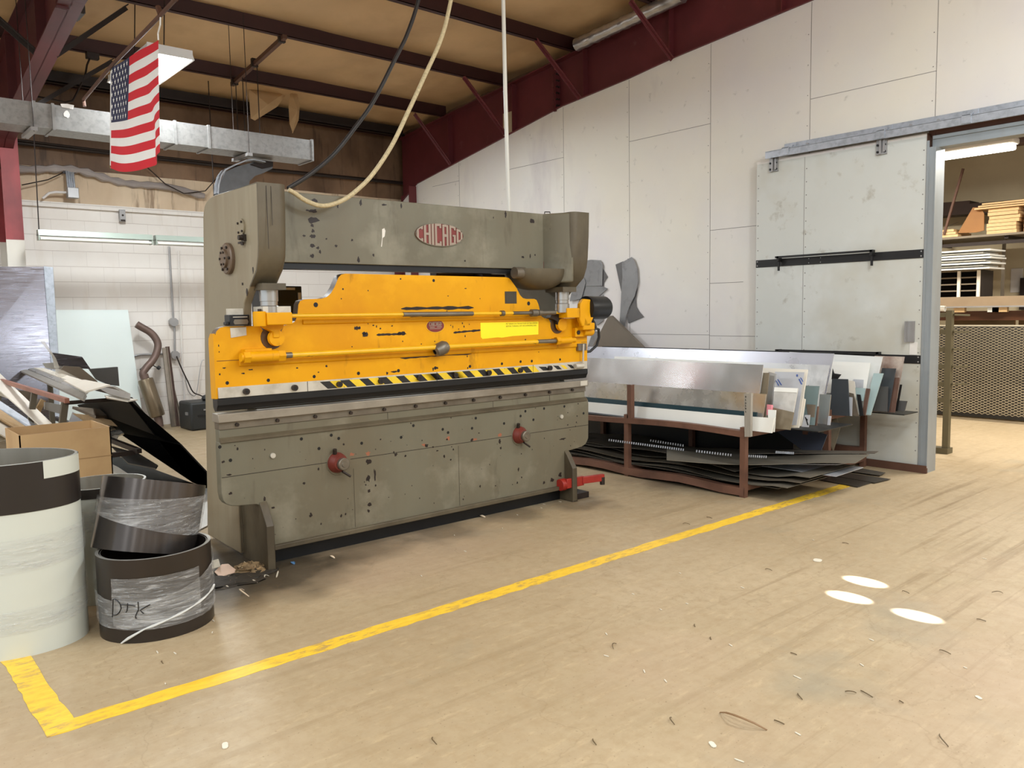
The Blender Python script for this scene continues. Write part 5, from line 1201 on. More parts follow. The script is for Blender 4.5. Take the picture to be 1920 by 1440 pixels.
# --- big white roll
BC, BR1, BR2, BT = Vector((.565, 4.655, 0)), .43, .29, math.radians(-30)
bz = .93
big = empty('coil_roll', tuple(BC), 'tall white roll with a black top band at the left edge, wrapped in film', 'metal roll')
loc_mb(ring(MB(), BC, BR1, BR2, BT, 0, bz), big).build('sheet_roll', [m_coilw, m_coilin, m_edge], big)
loc_mb(band(MB(), BC, BR1 + .003, BR2 + .003, BT, lambda a: bz - .235, lambda a: bz - .002), big).build('black_band', m_coilk, big)
loc_mb(band(MB(), BC, BR1 + .006, BR2 + .006, BT, lambda a: bz - .085, lambda a: bz, -38, 6, 14), big).build('paper_tab', m_coilw, big)
loc_mb(band(MB(), BC, BR1 + .006, BR2 + .006, BT, lambda a: .44 + .03 * math.sin(math.radians(a)), lambda a: .58 + .02 * math.sin(math.radians(a + 40)), rough=.004, rnd=rc), big).build('stretch_film', m_wrapA, big)
loc_mb(band(MB(), BC, BR1 + .006, BR2 + .006, BT, lambda a: .16 + .04 * math.sin(math.radians(a - 20)), lambda a: .29 + .06 * math.sin(math.radians(a - 20)), rough=.004, rnd=rc), big).build('stretch_film', m_wrapA, big)
# --- white roll behind
B2 = Vector((1.18, 5.05, 0))
r2 = empty('coil_roll', tuple(B2), 'white roll half hidden between the tall roll and the dark rings', 'metal roll')
loc_mb(ring(MB(), B2, .25, .22, 0, 0, .66), r2).build('sheet_roll', [m_coilw, m_coilin, m_edge], r2)
loc_mb(band(MB(), B2, .253, .223, 0, lambda a: .605, lambda a: .659), r2).build('black_band', m_coilk, r2)
loc_mb(band(MB(), B2, .256, .226, 0, lambda a: .42, lambda a: .54, rough=.004, rnd=rc), r2).build('stretch_film', m_wrapA, r2)
# --- lower dark ring
C1, CR = Vector((1.255, 4.335, 0)), .278
lo = empty('coil_ring', tuple(C1), 'dark bronze ring on the floor wrapped in film with black handwriting', 'metal ring')
cx_t = Matrix.Rotation(math.radians(0), 3, 'X')
loc_mb(ring(MB(), C1, CR, CR * .92, 0, 0, .42, th=.016), lo).build('sheet_ring', [m_coilb, m_coilk, m_edge], lo)
loc_mb(ring(MB(), C1 + Vector((.002, .004, 0)), CR - .02, CR * .92 - .02, 0, .02, .415, th=.003), lo).build('inner_layer', [m_coilb, m_coilk, m_edge], lo)
loc_mb(band(MB(), C1, CR + .006, CR * .92 + .006, 0, lambda a: .085 + .02 * math.sin(math.radians(a)), lambda a: .30 + .09 * math.sin(math.radians(a + 40)), rough=.006, rnd=rc), lo).build('stretch_film', m_wrapB, lo)
loc_mb(band(MB(), C1, CR + .009, CR * .92 + .009, 0, lambda a: .09, lambda a: .33, 210, 300, 24, rough=.005, rnd=rc), lo).build('stretch_film', m_wrapB, lo)
# twisted tail of film
tail = []
for k in range(15):
    a = math.radians(330 - 112 * k / 14); tail.append(C1 + Vector(((CR + .012) * math.cos(a), (CR * .92 + .012) * math.sin(a), .03 + .15 * (1 - k / 14) ** .8 + (.0 if k < 12 else -.008 * (k - 11)))))
mt = M('twisted_film', (226, 226, 222), .18, 0, .05, alpha=.75)
loc_mb(MB().tube(tail, [.0055 + .002 * math.sin(k * 2.1) for k in range(15)], 6), lo).build('film_tail', mt, lo)
# handwriting
def on_ring(px, py, R):
    """hit of the line of sight with the ring's round skin"""
    r = ray(px, py); o = EYEP - C1; ky = 1 / .92
    A_ = r.x ** 2 + (r.y * ky) ** 2; B_ = 2 * (o.x * r.x + o.y * r.y * ky * ky); Cc = o.x ** 2 + (o.y * ky) ** 2 - R * R
    t = (-B_ - math.sqrt(max(0, B_ * B_ - 4 * A_ * Cc))) / (2 * A_); return EYEP + r * t
wr = lambda x, y: on_ring(190 + x / 11.07, 1090 + y / 11.07, CR + .022)
mb = MB()
for st_ in (((232, 740), (238, 600), (240, 480), (244, 380)), ((244, 378), (270, 366), (330, 400), (390, 470), (412, 560), (380, 640), (330, 690), (280, 706), (240, 700)), ((412, 486), (480, 486), (560, 486), (650, 498), (706, 514)), ((546, 460), (540, 540), (532, 610), (512, 642)), ((762, 430), (768, 500), (772, 590), (740, 650), (712, 720), (712, 765), (740, 760)), ((1010, 484), (900, 546), (808, 600), (840, 640), (880, 668))):
    mb.tube([wr(*p) for p in st_], .003, 5)
loc_mb(mb, lo).build('handwriting', M('marker_ink', (16, 15, 18), .4), lo)
# --- upper ring, tipped into the lower one
T = Matrix.Rotation(math.radians(6), 3, FWD) @ Matrix.Rotation(math.radians(-15), 3, RGT)
C2 = Vector((1.25, 4.50, .36))
uo = empty('coil_ring', tuple(C2), 'brushed dark ring tipped over on top of the wrapped ring', 'metal ring')
loc_mb(ring(MB(), C2, .262, .25, 0, 0, .37, th=.012, tilt=T), uo).build('sheet_ring', [m_coilg, m_coilk, m_edge], uo)
loc_mb(band(MB(), C2, .268, .256, 0, lambda a: .15 + .05 * math.sin(math.radians(a - 30)), lambda a: .30 + .04 * math.sin(math.radians(a + 60)), tilt=T, rough=.006, rnd=rc), uo).build('stretch_film', m_wrapB, uo)
# ================================================================== sheet racks by the white wall
m_brn = M('rusty_rack_steel', (112, 78, 62), .55, .15, .16, 5, stains=(((76, 50, 40), 4, .58, .1, (1, 1, 1), .6),))
m_shA = M('brushed_sheet', (196, 197, 206), .3, .6, .03, 2.5, rvar=.05)
m_shB = M('film_covered_sheet', (204, 205, 206), .38, .55, .06, 5, stains=(((232, 232, 232), 6, .6, .06, (1, 1, .4), .7),), rvar=.12)
m_shC = M('satin_sheet', (204, 202, 200), .22, .8, .03, 1.2, stains=(((226, 225, 222), 12, .7, .04, (1, 1, 1), .5),), rvar=.04)
m_shD = M('stained_film_sheet', (180, 176, 170), .26, .6, .08, 3, stains=(((206, 204, 196), 3.5, .58, .06, (1, 1, 1), .6), ((150, 128, 70), 1.6, .58, .1, (1, 1, 1), .55)), rvar=.1)
m_teal = M('dark_teal_edge', (34, 58, 66), .3, .1, .08, 3)
m_white = M('white_panel', (232, 231, 225), .4, 0, .02, 3)
m_pink = M('pink_foam', (240, 150, 160), .7, 0, .04)
m_frost = M('pale_green_glass', (170, 190, 190), .2, .1, .06, 2)
m_tgrey = M('teal_grey_pane', (120, 138, 140), .22, .3, .12, 3)
m_charc = M('charcoal_sheet', (76, 80, 84), .32, .45, .1, 2)
m_copper = M('rust_bloomed_sheet', (214, 204, 194), .3, .4, .06, 2, stains=(((126, 84, 64), 2.2, .54, .1, (1, 1, .8), .85), ((226, 210, 190), 8, .62, .05, (1, 1, 1), .5)))
m_brsh = M('brown_streaked_sheet', (112, 84, 72), .35, .4, .2, 6)
m_blue = M('slate_blue_sheet', (84, 88, 102), .4, .3, .08, 2)
m_film = M('grey_film_sheet', (190, 192, 198), .32, .3, .04, 3)
m_sq = M('pale_square_sheet', (206, 205, 201), .32, .25, .05, 3, stains=(((160, 158, 152), 5, .62, .06, (1, 1, 1), .4),))
m_ink = M('blue_film_print', (60, 84, 150), .5)
m_blk = M('black_trim', (16, 16, 17), .4)
m_stainboard = M('brown_stained_offcut', (128, 116, 96), .5, .2, .2, 7)

def lean_plane(xb, zb, ang):
    n = Vector((math.cos(math.radians(ang)), 0, -math.sin(math.radians(ang)))); return n, n.dot(Vector((xb, 0, zb)))
def sheet(lab, xb, pts, th, m, ang=17, zb=.585, name='sheet', grp='sheets standing in the racks', extra=None):
    if xb is None:                      # the visible lower edge stands on the shelf: that fixes the depth
        xb = max(atZ(px, py, zb).x for px, py in sorted(pts, key=lambda q: -q[1])[:2])
    n, d = lean_plane(xb, zb, ang)
    P = [on(px, py, n, d) for px, py in pts]
    o = empty(name, sum(P, Vector()) / len(P), lab, 'sheet', grp) if extra else None
    mb = MB().plate(P, th)
    if not extra: return mb.build(name, m, None, lab, 'sheet', grp)
    loc_mb(mb, o).build('panel', m, o)
    for (nm, shapes, mm) in extra:
        mb = MB()
        for sh_ in shapes: mb.plate([on(px, py, n, d - .003) for px, py in sh_], .002)
        loc_mb(mb, o).build(nm, mm, o)
    return o

def rack(lab, xf, xr, ys, zs, ztop, low):
    t = empty('sheet_rack', ((xf + xr) / 2, sum(ys) / len(ys), 0), lab, 'rack')
    for x, zz in ((xf, ztop), (xr, ztop - .0)):
        for y in ys: loc_mb(MB().bar((x, y, 0), (x, y, zz), .05, .05), t).build('post', m_brn, t)
    y0, y1 = min(ys) - .02, max(ys) + .6
    for x in (xf, xr):
        # shelf angle, bowed by the load, and the floor rail
        k = 14; a = [(y0 + (y1 - y0) * i / k) for i in range(k + 1)]
        zz = lambda y: zs + .018 * math.sin(PI * (y - y0) / 1.3)
        vs = [(x + dx, y, zz(y) + dz) for y in a for dx, dz in ((-.03, 0), (-.03, -.05), (.03, .0))]
        loc_mb(MB().add(vs, [(3 * i, 3 * i + 3, 3 * i + 4, 3 * i + 1) for i in range(k)] + [(3 * i, 3 * i + 2, 3 * i + 5, 3 * i + 3) for i in range(k)]), t).build('shelf_rail', m_brn, t)
        vs = [(x + dx, y, low + .012 * math.sin(6 * y) + dz) for y in a for dx, dz in ((-.03, 0), (-.035, -.065), (.04, .0))]
        loc_mb(MB().add(vs, [(3 * i, 3 * i + 3, 3 * i + 4, 3 * i + 1) for i in range(k)] + [(3 * i, 3 * i + 2, 3 * i + 5, 3 * i + 3) for i in range(k)]), t).build('floor_rail', m_brn, t)
    loc_mb(MB().box(xf + .02, xr - .02, y0 + .02, y1, zs - .012, zs - .004).box(xf + .42, xr - .0, y0 - (.42 if xf < 6.5 else .5), y0 + .03, zs - .012, zs - .004), t).build('added_shelf_deck', m_blk, t)  # solid deck added to block light below; also carries the sheets
    for y in ys:
        loc_mb(MB().bar((xf, y, .08), (xr, y, .08), .045, .045), t).build('cross_bar', m_brn, t)
        loc_mb(MB().bar((xf, y, zs - .03), (xr, y, zs - .03), .045, .045), t).build('cross_bar', m_brn, t)
    return t
MB().box(6.915, 6.925, 3.95, 7.0, .06, .55).build('dark_sheet', m_blk, None, 'added black sheet standing for the shade between the two sheet racks', 'sheet')  # black sheet added to darken the space under the racks
RF = rack('rust brown rack nearer to the press holding standing metal sheets', 5.86, 6.88, (3.80, 5.09, 6.35), .565, .60, .09)
loc_mb(MB().bar((5.86, 5.05, .56), (5.86, 5.05, .89), .05, .05), RF).build('stake', m_brn, RF)
rack('rust brown rack further back against the sliding door', 7.12, 7.84, (3.72, 5.0, 6.3), .60, .64, .2)
# wooden stake tied to the front post
n, d = lean_plane(5.82, .5, 0)
P = [on(px, py, n, d) for px, py in ((1395, 738), (1408, 738), (1407, 819), (1396, 819))]
ws = empty('wooden_stake', (5.82, 3.79, .5), 'grey wooden stake standing at the front corner of the sheet rack', 'stake')
loc_mb(MB().plate(P, .03), ws).build('stake_body', M('weathered_wood', (150, 144, 134), .7, 0, .12, 8, st=(4, 4, .6)), ws)
mb = MB()
for k, py in enumerate((744, 750, 756, 761, 766, 772)):
    a = [on(px, y, n, d - .002) for px, y in ((1397.2, py - 1.6), (1398.2, py - 1.6), (1398.6, py + 1.6), (1397.6, py + 1.6))]; mb.plate(a, .001)
    if k % 2 == 0: mb.plate([on(px, y, n, d - .002) for px, y in ((1398, py - .5), (1399.4, py - .5), (1399.4, py + .4), (1398, py + .4))], .001)
loc_mb(mb, ws).build('pencil_marks', m_blk, ws)

X0 = 1040   # the sheets run on behind the press
sheet('long white board lying lowest along the front of the sheet rack', 5.92, ((X0, 748), (1408, 781), (1451, 784), (1446, 812), (1397, 806), (X0, 765)), .02, m_white, 6)
sheet('second white board end just behind the lowest white board', 6.0, ((1440, 768), (1454, 769), (1451, 810), (1440, 809)), .015, m_white, 6)
sheet('dark teal strip above the long white board', 5.95, ((X0, 739), (1419, 773), (1418, 782), (X0, 748)), .015, m_teal, 8)
sheet('lower front sheet with stained and peeling film', 5.99, ((X0, 711), (1437, 739), (1431, 784), (X0, 755)), .006, m_shD, 12)
sheet('wide satin metal sheet in front of the others', 6.05, ((X0, 668), (1431, 684), (1422, 752), (X0, 740)), .005, m_shC, 17)
sheet('pale grey sheet with a white top edge behind the satin sheet', 6.72, ((1152, 668), (1556, 685), (1536, 782), (1150, 742)), .004, m_shB, 17,
      extra=(('white_edge', (((1152, 668), (1400, 680), (1400, 684), (1152, 674)),), m_white),))
sheet('tall brushed sheet reaching highest in the front rack', 6.8, ((X0, 648), (1564, 663), (1541, 776), (X0, 740)), .005, m_shA, 17)
sheet('brown stained strip beside the satin sheet end', 6.1, ((1431, 699), (1442, 699), (1434, 782), (1418, 781)), .01, m_stainboard, 16)
sheet('narrow grey profile with dark edge right of the brown stained strip', 6.2, ((1441, 697), (1453, 700), (1445, 766), (1435, 764)), .03, m_alu2, 16)
sheet('stained lower sheet corner behind the wooden stake', 6.02, ((1419, 740), (1437, 739), (1429, 782), (1420, 782)), .006, m_copper, 14)
sheet('pink foam block above the white boards', 6.06, ((1438, 758), (1446, 759), (1446, 779), (1437, 778)), .03, m_pink, 8)
sheet('framed pale panel behind the printed film sheet', 6.28, ((1431, 690), (1514, 693), (1497, 802), (1418, 801)), .012, m_ivory, 17)
sheet('sheet in grey protective film with blue print', 6.22, ((1453, 697), (1508, 698), (1493, 797), (1438, 796)), .006, m_film, 17,
      extra=(('film_print', (((1457, 711), (1459, 711), (1466, 722), (1464, 722)), ((1454, 713), (1456, 714), (1461, 723), (1459, 723)), ((1497, 711), (1499, 710), (1504, 720), (1502, 721)), ((1500, 708), (1502, 708), (1506, 715), (1505, 716)), ((1493, 702), (1496, 702), (1496, 706), (1493, 706))), m_ink),))
sheet('bright square aluminium offcut with a pale top band', 6.12, ((1452, 726), (1496, 728), (1487, 775), (1448, 772)), .012, m_sq, 17,
      extra=(('pale_band', (((1452, 726), (1496, 728), (1494, 736), (1451, 734)),), m_white),))
sheet('duller square offcut below the bright one', None, ((1449, 764), (1488, 773), (1481, 806), (1446, 803)), .012, m_stainboard, 14)
sheet('speckled grey profile right of the square offcuts', None, ((1491, 752), (1497, 752), (1492, 799), (1482, 798)), .012, m_alu2, 15)
sheet('white channel next to the speckled profile', None, ((1500, 750), (1502, 750), (1497, 800), (1492, 799)), .02, m_white, 15)
sheet('cream channel with a bent tip', None, ((1505, 746), (1509, 748), (1502, 799), (1496, 799)), .02, m_ivory, 15)
sheet('grey film offcut with black print low in the rack', None, ((1509, 778), (1519, 778), (1516, 801), (1503, 800)), .006, m_film, 12,
      extra=(('film_print', (((1509, 782), (1511, 782), (1516, 797), (1514, 797)), ((1511, 784), (1513, 785), (1515, 788), (1513, 788))), m_blk),))
sheet('teal grey pane leaning beside the printed film sheet', 6.42, ((1509, 723), (1536, 724), (1527, 797), (1506, 797)), .008, m_tgrey, 16)
sheet('brown grey offcut low in front of the teal grey pane', None, ((1512, 758), (1529, 759), (1526, 798), (1517, 798)), .01, m_bronze, 12)
sheet('dark brown strip at the right of the teal grey pane', None, ((1528, 762), (1535, 762), (1531, 798), (1524, 798)), .012, m_brsh, 12)
sheet('bright upright offcut at the right end of the front rack', None, ((1537, 739), (1558, 740), (1552, 796), (1532, 794)), .008, m_shC, 15)
sheet('small grey slip behind the bright upright offcut', None, ((1553, 780), (1558, 780), (1556, 797), (1551, 797)), .01, m_film, 12)
# back rack
sheet('large pale translucent sheet in the rear rack', 7.4, ((1480, 660), (1655, 669), (1630, 779), (1480, 765)), .006, M('bright_film_sheet', (224, 226, 224), .3, .2, .03, 4), 15, .62)
sheet('whiter sheet standing before the large pale one', 7.34, ((1540, 677), (1632, 680), (1622, 740), (1540, 736)), .005, m_white, 15, .62)
sheet('rust bloomed sheet at the far right of the rear rack', 7.56, ((1640, 667), (1696, 669), (1677, 774), (1630, 772)), .006, m_copper, 15, .62)
sheet('narrow green glass pane in the rear rack', 7.36, ((1638, 700), (1656, 700), (1632, 778), (1619, 777)), .012, m_frost, 15, .62)
sheet('charcoal sheet leaning on the rust bloomed sheet', 7.5, ((1654, 690), (1680, 691), (1666, 772), (1636, 770)), .008, m_charc, 15, .62)
sheet('darker square offcut in front of the leaning charcoal sheet', 7.46, ((1648, 724), (1665, 725), (1663, 772), (1637, 770)), .008, m_dsheet, 13, .62)
sheet('brown streaked sheet right of the charcoal sheet', 7.53, ((1672, 708), (1686, 708), (1678, 773), (1664, 773)), .008, m_brsh, 14, .62)
sheet('thin black strip beside the brown streaked sheet', 7.6, ((1686, 721), (1691, 721), (1682, 771), (1677, 770)), .01, m_blk, 14, .62)
sheet('small dark plate sticking out furthest right', 7.62, ((1686, 751), (1701, 752), (1696, 771), (1682, 769)), .01, m_dsheet, 14, .62)
sheet('wide charcoal sheet in the middle right of the racks', 7.16, ((1560, 710), (1590, 711), (1593, 780), (1554, 778)), .008, m_charc, 14, .62)
sheet('black pointed offcut above the wide charcoal sheet', 7.2, ((1561, 691), (1564, 700), (1577, 702), (1570, 711), (1559, 711)), .008, m_blk, 14, .62)
sheet('narrow pale edge strip right of the wide charcoal sheet', 7.18, ((1591, 744), (1598, 745), (1597, 780), (1592, 780)), .008, m_film, 12, .62)
sheet('ivory strip standing behind the wide charcoal sheet', 7.3, ((1591, 713), (1602, 715), (1609, 780), (1604, 780), (1592, 738)), .01, m_ivory, 14, .62)
sheet('grey square slip behind the ivory strip', 7.33, ((1600, 711), (1619, 712), (1618, 728), (1600, 726)), .006, m_film, 15, .62)
sheet('dark bent strip between the ivory strip and the green slip', 7.28, ((1592, 736), (1600, 738), (1609, 780), (1598, 779)), .012, m_bronze, 13, .62)
sheet('pale green slip with a white lower edge', 7.3, ((1604, 727), (1623, 728), (1618, 752), (1605, 750)), .006, m_frost, 14, .62)
sheet('thin black angle left of the brown profile', 7.27, ((1606, 739), (1613, 740), (1619, 779), (1612, 780)), .01, m_blk, 12, .62)
sheet('brown profile leaning left of the narrow green pane', 7.3, ((1624, 728), (1631, 729), (1622, 779), (1616, 778)), .016, m_brsh, 13, .62)

# sheets on the low shelves: sagging, fanned out
def lying(lab, pts, z, m, sag=0.0, th=.004, name='sheet', grp='sheets lying on the low shelves'):
    A_, B_, C_, D_ = [atZ(px, py, z) for px, py in pts]
    n = 18; vs = []
    for i in range(n + 1):
        t = i / n; s = -sag * math.sin(PI * min(1, t * 1.25)) if t < .8 else 0
        for a, b in ((A_, B_), (D_, C_)):
            p = a.lerp(b, t); vs.append((p.x, p.y, max(.004, p.z + s)))
    k = len(vs); vs += [(x, y, z_ - th) for x, y, z_ in vs]
    fs = [(2 * i, 2 * i + 1, 2 * i + 3, 2 * i + 2) for i in range(n)] + [(k + 2 * i, k + 2 * i + 2, k + 2 * i + 3, k + 2 * i + 1) for i in range(n)]
    fs += [(2 * i, 2 * i + 2, k + 2 * i + 2, k + 2 * i) for i in range(n)] + [(2 * i + 1, k + 2 * i + 1, k + 2 * i + 3, 2 * i + 3) for i in range(n)] + [(0, k, k + 1, 1), (2 * n, 2 * n + 1, k + 2 * n + 1, k + 2 * n)]
    return MB().add(vs, fs).build(name, m, None, lab, 'sheet', grp)
m_low = M('dusty_grey_sheet', (112, 106, 95), .5, .3, .12, 3)
m_low2 = M('dark_dusty_sheet', (84, 78, 70), .5, .25, .14, 3)
def lyingW(lab, x0, x1, y0, y1, z, rot, m, sag=.05, curl=0.0, grp='sheets lying on the low shelves'):
    """long thin sheet on the low shelf, sagging between the cross bars"""
    c = Vector(((x0 + x1) / 2, y0, z)); n = 22; vs = []
    for i in range(n + 1):
        t = i / n; y = (y1 - y0) * t; dz = -sag * math.sin(PI * (y / 1.3 + .1)) ** 2 * (1 if y > .2 else .3) + curl * math.sin(PI * min(1, y / 1.7)) 
        for s_ in (-1, 1):
            x = s_ * (x1 - x0) / 2
            vs.append((c.x + x - y * math.sin(math.radians(rot)), c.y + y + x * math.sin(math.radians(rot)), max(.01, z + dz)))
    k = len(vs); vs += [(x, y, q - .004) for x, y, q in vs]
    fs = [(2 * i, 2 * i + 1, 2 * i + 3, 2 * i + 2) for i in range(n)] + [(k + 2 * i, k + 2 * i + 2, k + 2 * i + 3, k + 2 * i + 1) for i in range(n)]
    fs += [(2 * i, 2 * i + 2, k + 2 * i + 2, k + 2 * i) for i in range(n)] + [(2 * i + 1, k + 2 * i + 1, k + 2 * i + 3, 2 * i + 3) for i in range(n)] + [(0, k, k + 1, 1), (2 * n, 2 * n + 1, k + 2 * n + 1, k + 2 * n)]
    return MB().add(vs, fs).build('sheet', m, None, lab, 'sheet', grp)
m_low3 = M('brownish_dusty_sheet', (98, 90, 78), .5, .25, .14, 3)
lyingW('dark sheet lowest in the front stack', 5.9, 6.75, 3.50, 6.5, .115, 0, m_low2, .01)
lyingW('grey sheet curling up in front of the low stack', 5.88, 6.5, 3.40, 6.4, .14, -1.5, m_low, .03)
lyingW('brownish sheet under the pale edged one', 5.98, 6.8, 3.36, 6.5, .175, 1.5, m_low3, .03)
lyingW('pale edged sheet sticking out of the low front stack', 6.30, 6.82, 3.22, 4.6, .20, 2, m_film, .0)
lyingW('top sagging grey sheet on the low shelf of the front rack', 6.05, 6.8, 3.30, 6.5, .215, -1, m_low, .05)
lyingW('narrow dark sheet bowed up across the low front stack', 5.9, 6.3, 3.9, 6.6, .2, -4, m_low2, .0, .06)
lying('perforated sheet on the low shelf of the rear rack', ((1250, 842), (1630, 852), (1604, 868), (1250, 862)), .30, m_low, .03)
lying('thin sheet poking out furthest to the right under the rear rack', ((1400, 842), (1647, 846), (1640, 850), (1400, 850)), .31, m_low2)
lying('pale sheet second on the rear low shelf', ((1350, 858), (1605, 865), (1570, 871), (1350, 868)), .26, m_film)
# bright perforation rims seen in the dark between the shelves
for k_, (xa, ya, xb, yb, N_) in enumerate(((1142, 827, 1285, 846, 34), (1220, 828, 1285, 838, 14), (1306, 848, 1375, 856, 14), (1400, 857, 1440, 859, 10), (1455, 850, 1490, 852, 12))):
    mb = MB()
    for k in range(N_):
        q = atZ(xa + (xb - xa) * k / N_, ya + (yb - ya) * k / N_, .335); mb.cyl(q, q + Vector((0.004, 0, .02)), .006, 6)
    mb.build('perforated_strip', m_galv, None, ('longest row of bright perforations in the dark under the front rack', 'short upper row of bright perforations under the front rack', 'row of bright perforations just left of the front corner post', 'short row of perforations right of the front corner post', 'row of perforations below the slate blue sheet')[k_], 'perforated strip')
# under the rack
n, d = Vector((.9, 0, -.44)), None
def under(lab, xb, pts, th, m, ang=25): return sheet(lab, xb, pts, th, m, ang, .2, grp='sheets leaning under the racks')
under('slate blue sheet leaning low between the racks', 6.75, ((1452, 806), (1515, 803), (1551, 815), (1536, 855), (1506, 845)), .006, m_blue)
under('brown stained slip hanging below the charcoal sheet', 7.2, ((1558, 779), (1568, 781), (1575, 803), (1562, 847), (1556, 830)), .006, m_stainboard, 12)
# dark sheets flat on the floor before the rear rack
for k, (pts, z, m, lab) in enumerate(((((1535, 890), (1640, 903), (1608, 913), (1520, 896)), .008, M('black_floor_sheet', (58, 52, 46), .4, .2, .1), 'dark sheet flat on the floor where the yellow line ends'), (((1545, 880), (1670, 898), (1640, 905), (1540, 888)), .012, M('black_floor_sheet', (58, 52, 46)), 'dark sheet on the floor just below the rear rack'), (((1560, 868), (1660, 886), (1650, 891), (1555, 878)), .018, m_low2, 'narrow dusty sheet on the floor closest to the sliding door'))):
    lying(lab, pts, z, m, grp='dark sheets on the floor')

# metal offcuts and a board leaning on the white wall behind the press
m_zinc = M('zinc_offcut', (150, 150, 152), .4, .55, .08, 5, stains=(((120, 120, 122), 8, .6, .06, (1, 1, 1), .5),))
m_zincd = M('dark_zinc_offcut', (112, 110, 110), .45, .4, .1, 5)
def wallpiece(lab, pts, dx, m, th=.006): return MB().plate([atX(px, py, XW - dx) for px, py in pts], th).build('hanging_offcut', m, None, lab, 'offcut', 'offcuts hung on the white wall')
wallpiece('grey rounded offcut highest beside the right press housing', ((1090, 490), (1108, 487), (1126, 488), (1130, 496), (1129, 536), (1084, 537)), .03, m_zinc)
wallpiece('dark pointed offcut behind the rounded one', ((1128, 500), (1139, 519), (1132, 530), (1131, 540), (1126, 540)), .015, m_zincd)
wallpiece('grey offcut with a torn spike on the wall above the black motor', ((1086, 537), (1130, 537), (1139, 541), (1122, 556), (1131, 552), (1132, 580), (1130, 602), (1120, 609), (1086, 605)), .025, m_zinc)
wallpiece('narrow grey offcut next to the right press housing', ((1095, 520), (1098, 530), (1090, 560), (1068, 565), (1072, 545)), .04, m_zinc)
wallpiece('curved dark plate at the left of the s-shaped offcut', ((1154, 496), (1168, 490), (1170, 560), (1165, 548)), .015, m_zincd)
wallpiece('tall s-shaped grey offcut hung on the white wall', ((1166, 492), (1184, 482), (1189, 487), (1195, 505), (1196, 530), (1190, 555), (1180, 575), (1174, 592), (1171, 614), (1161, 612), (1163, 585), (1165, 545), (1167, 520)), .03, m_zinc)
wallpiece('dark triangular offcut right of the s-shaped one', ((1196, 538), (1192, 560), (1193, 575), (1199, 585), (1207, 594), (1178, 606), (1176, 595), (1184, 570)), .015, m_zincd)
MB().plate([atX(px, py, 7.85) for px, py in ((1050, 780), (1110, 652), (1140, 594), (1145, 592), (1206, 652), (1290, 740), (1290, 780))], .05).build('brown_board', M('brown_grey_board', (116, 106, 94), .55, .1, .08, 3), None, 'brown grey board with a pointed top leaning behind the sheet rack', 'board')
MB().plate([atX(px, py, 7.95) for px, py in ((1112, 620), (1122, 622), (1124, 655), (1124, 830), (1100, 830), (1100, 655))], .01).build('grey_offcut', m_zinc, None, 'small grey offcut standing left of the pointed brown board', 'offcut')
# black angle laid along the wall above the sheets
a, b = atX(1131, 652, 7.62), atX(1560, 661, 7.62)
MB().box(7.60, 7.64, b.y, a.y, a.z - .03, a.z + .02).box(7.60, 7.64, a.y - .3, a.y - .26, .2, a.z).box(7.6, 7.64, b.y + .8, b.y + .84, .2, a.z).build('black_angle', m_blk, None, 'long black angle running level behind the top of the sheets', 'angle bar')
# ================================================================== the store room seen through the door
def Xp(px, py, x=12.9): return atX(px, py, x)
# lamp
p, q = Xp(1700, 320, 11.6), Xp(1906, 276, 11.6)
q = Vector((11.6, q.y, q.z)); p = Vector((11.6, p.y, q.z))
sl = empty('ceiling_lamp', tuple((p + q) / 2), 'lit strip lamp seen through the doorway below the store room roof', 'ceiling lamp')
m_lit2 = M('lit_diffuser', (255, 250, 238), .4, emit=6.0)
loc_mb(MB().prism([(11.5, q.z + .06), (11.55, q.z + .14), (11.65, q.z + .14), (11.7, q.z + .06)], q.y, p.y, 'x' if False else 'y') if False else MB().box(11.48, 11.72, q.y, p.y, q.z + .05, q.z + .13), sl).build('housing', m_lampbody, sl, bevel=.02)
loc_mb(MB().box(11.5, 11.7, q.y + .03, p.y - .03, q.z - .02, q.z + .05), sl).build('diffuser', m_lit2, sl, bevel=.02)
for y in (q.y + .5, p.y - .5): loc_mb(MB().cyl((11.6, y, q.z + .13), (11.6, y, 4.05), .008, 6), sl).build('hanger_wire', m_board, sl)
# dark beam and torn sheathing near the roof
MB().box(12.2, 12.4, -4, 9, 3.72, 4.05).build('store_beam', M('dark_store_beam', (60, 40, 30), .7), None, 'dark beam under the store room roof behind the lit lamp', 'beam')
# upper plywood shelf
XS = 12.9
sA, sB = Xp(1766, 446, XS), Xp(1920, 434, XS)
zsf = (sA.z + sB.z) / 2
m_ply = M('plywood', (212, 176, 128), .65, 0, .1, 6, st=(1, 3, 8))
m_plyd = M('plywood_face', (150, 102, 52), .6, 0, .1, 3)
m_shelf = M('grey_shelf', (120, 108, 92), .6, 0, .1, 4)
ys0, ys1 = sB.y - 1.2, sA.y + .9
us = empty('wall_shelf', (XS + .5, (ys0 + ys1) / 2, zsf), 'high shelf in the store room loaded with plywood', 'shelf')
loc_mb(MB().box(XS, XS + 1.1, ys0, ys1, zsf - .03, zsf), us).build('shelf_board', m_shelf, us)
for y in (ys0 + .4, Xp(1884, 455, XS).y, ys1 - .5): loc_mb(MB().bar((XS + .05, y, zsf - .05), (XS + 1.4, y, zsf - .05), .05, .05), us).build('bracket', m_dark, us)
loc_mb(MB().bar((XS + .1, ys0, zsf - .12), (XS + .1, ys1, zsf - .12), .03, .05), us).build('front_rail', m_dark, us)
loc_mb(MB().bar(Xp(1770, 440, XS - .02), Xp(1806, 316, XS - .02), .03, .03), us).build('hanger_rod', m_brownangle, us)
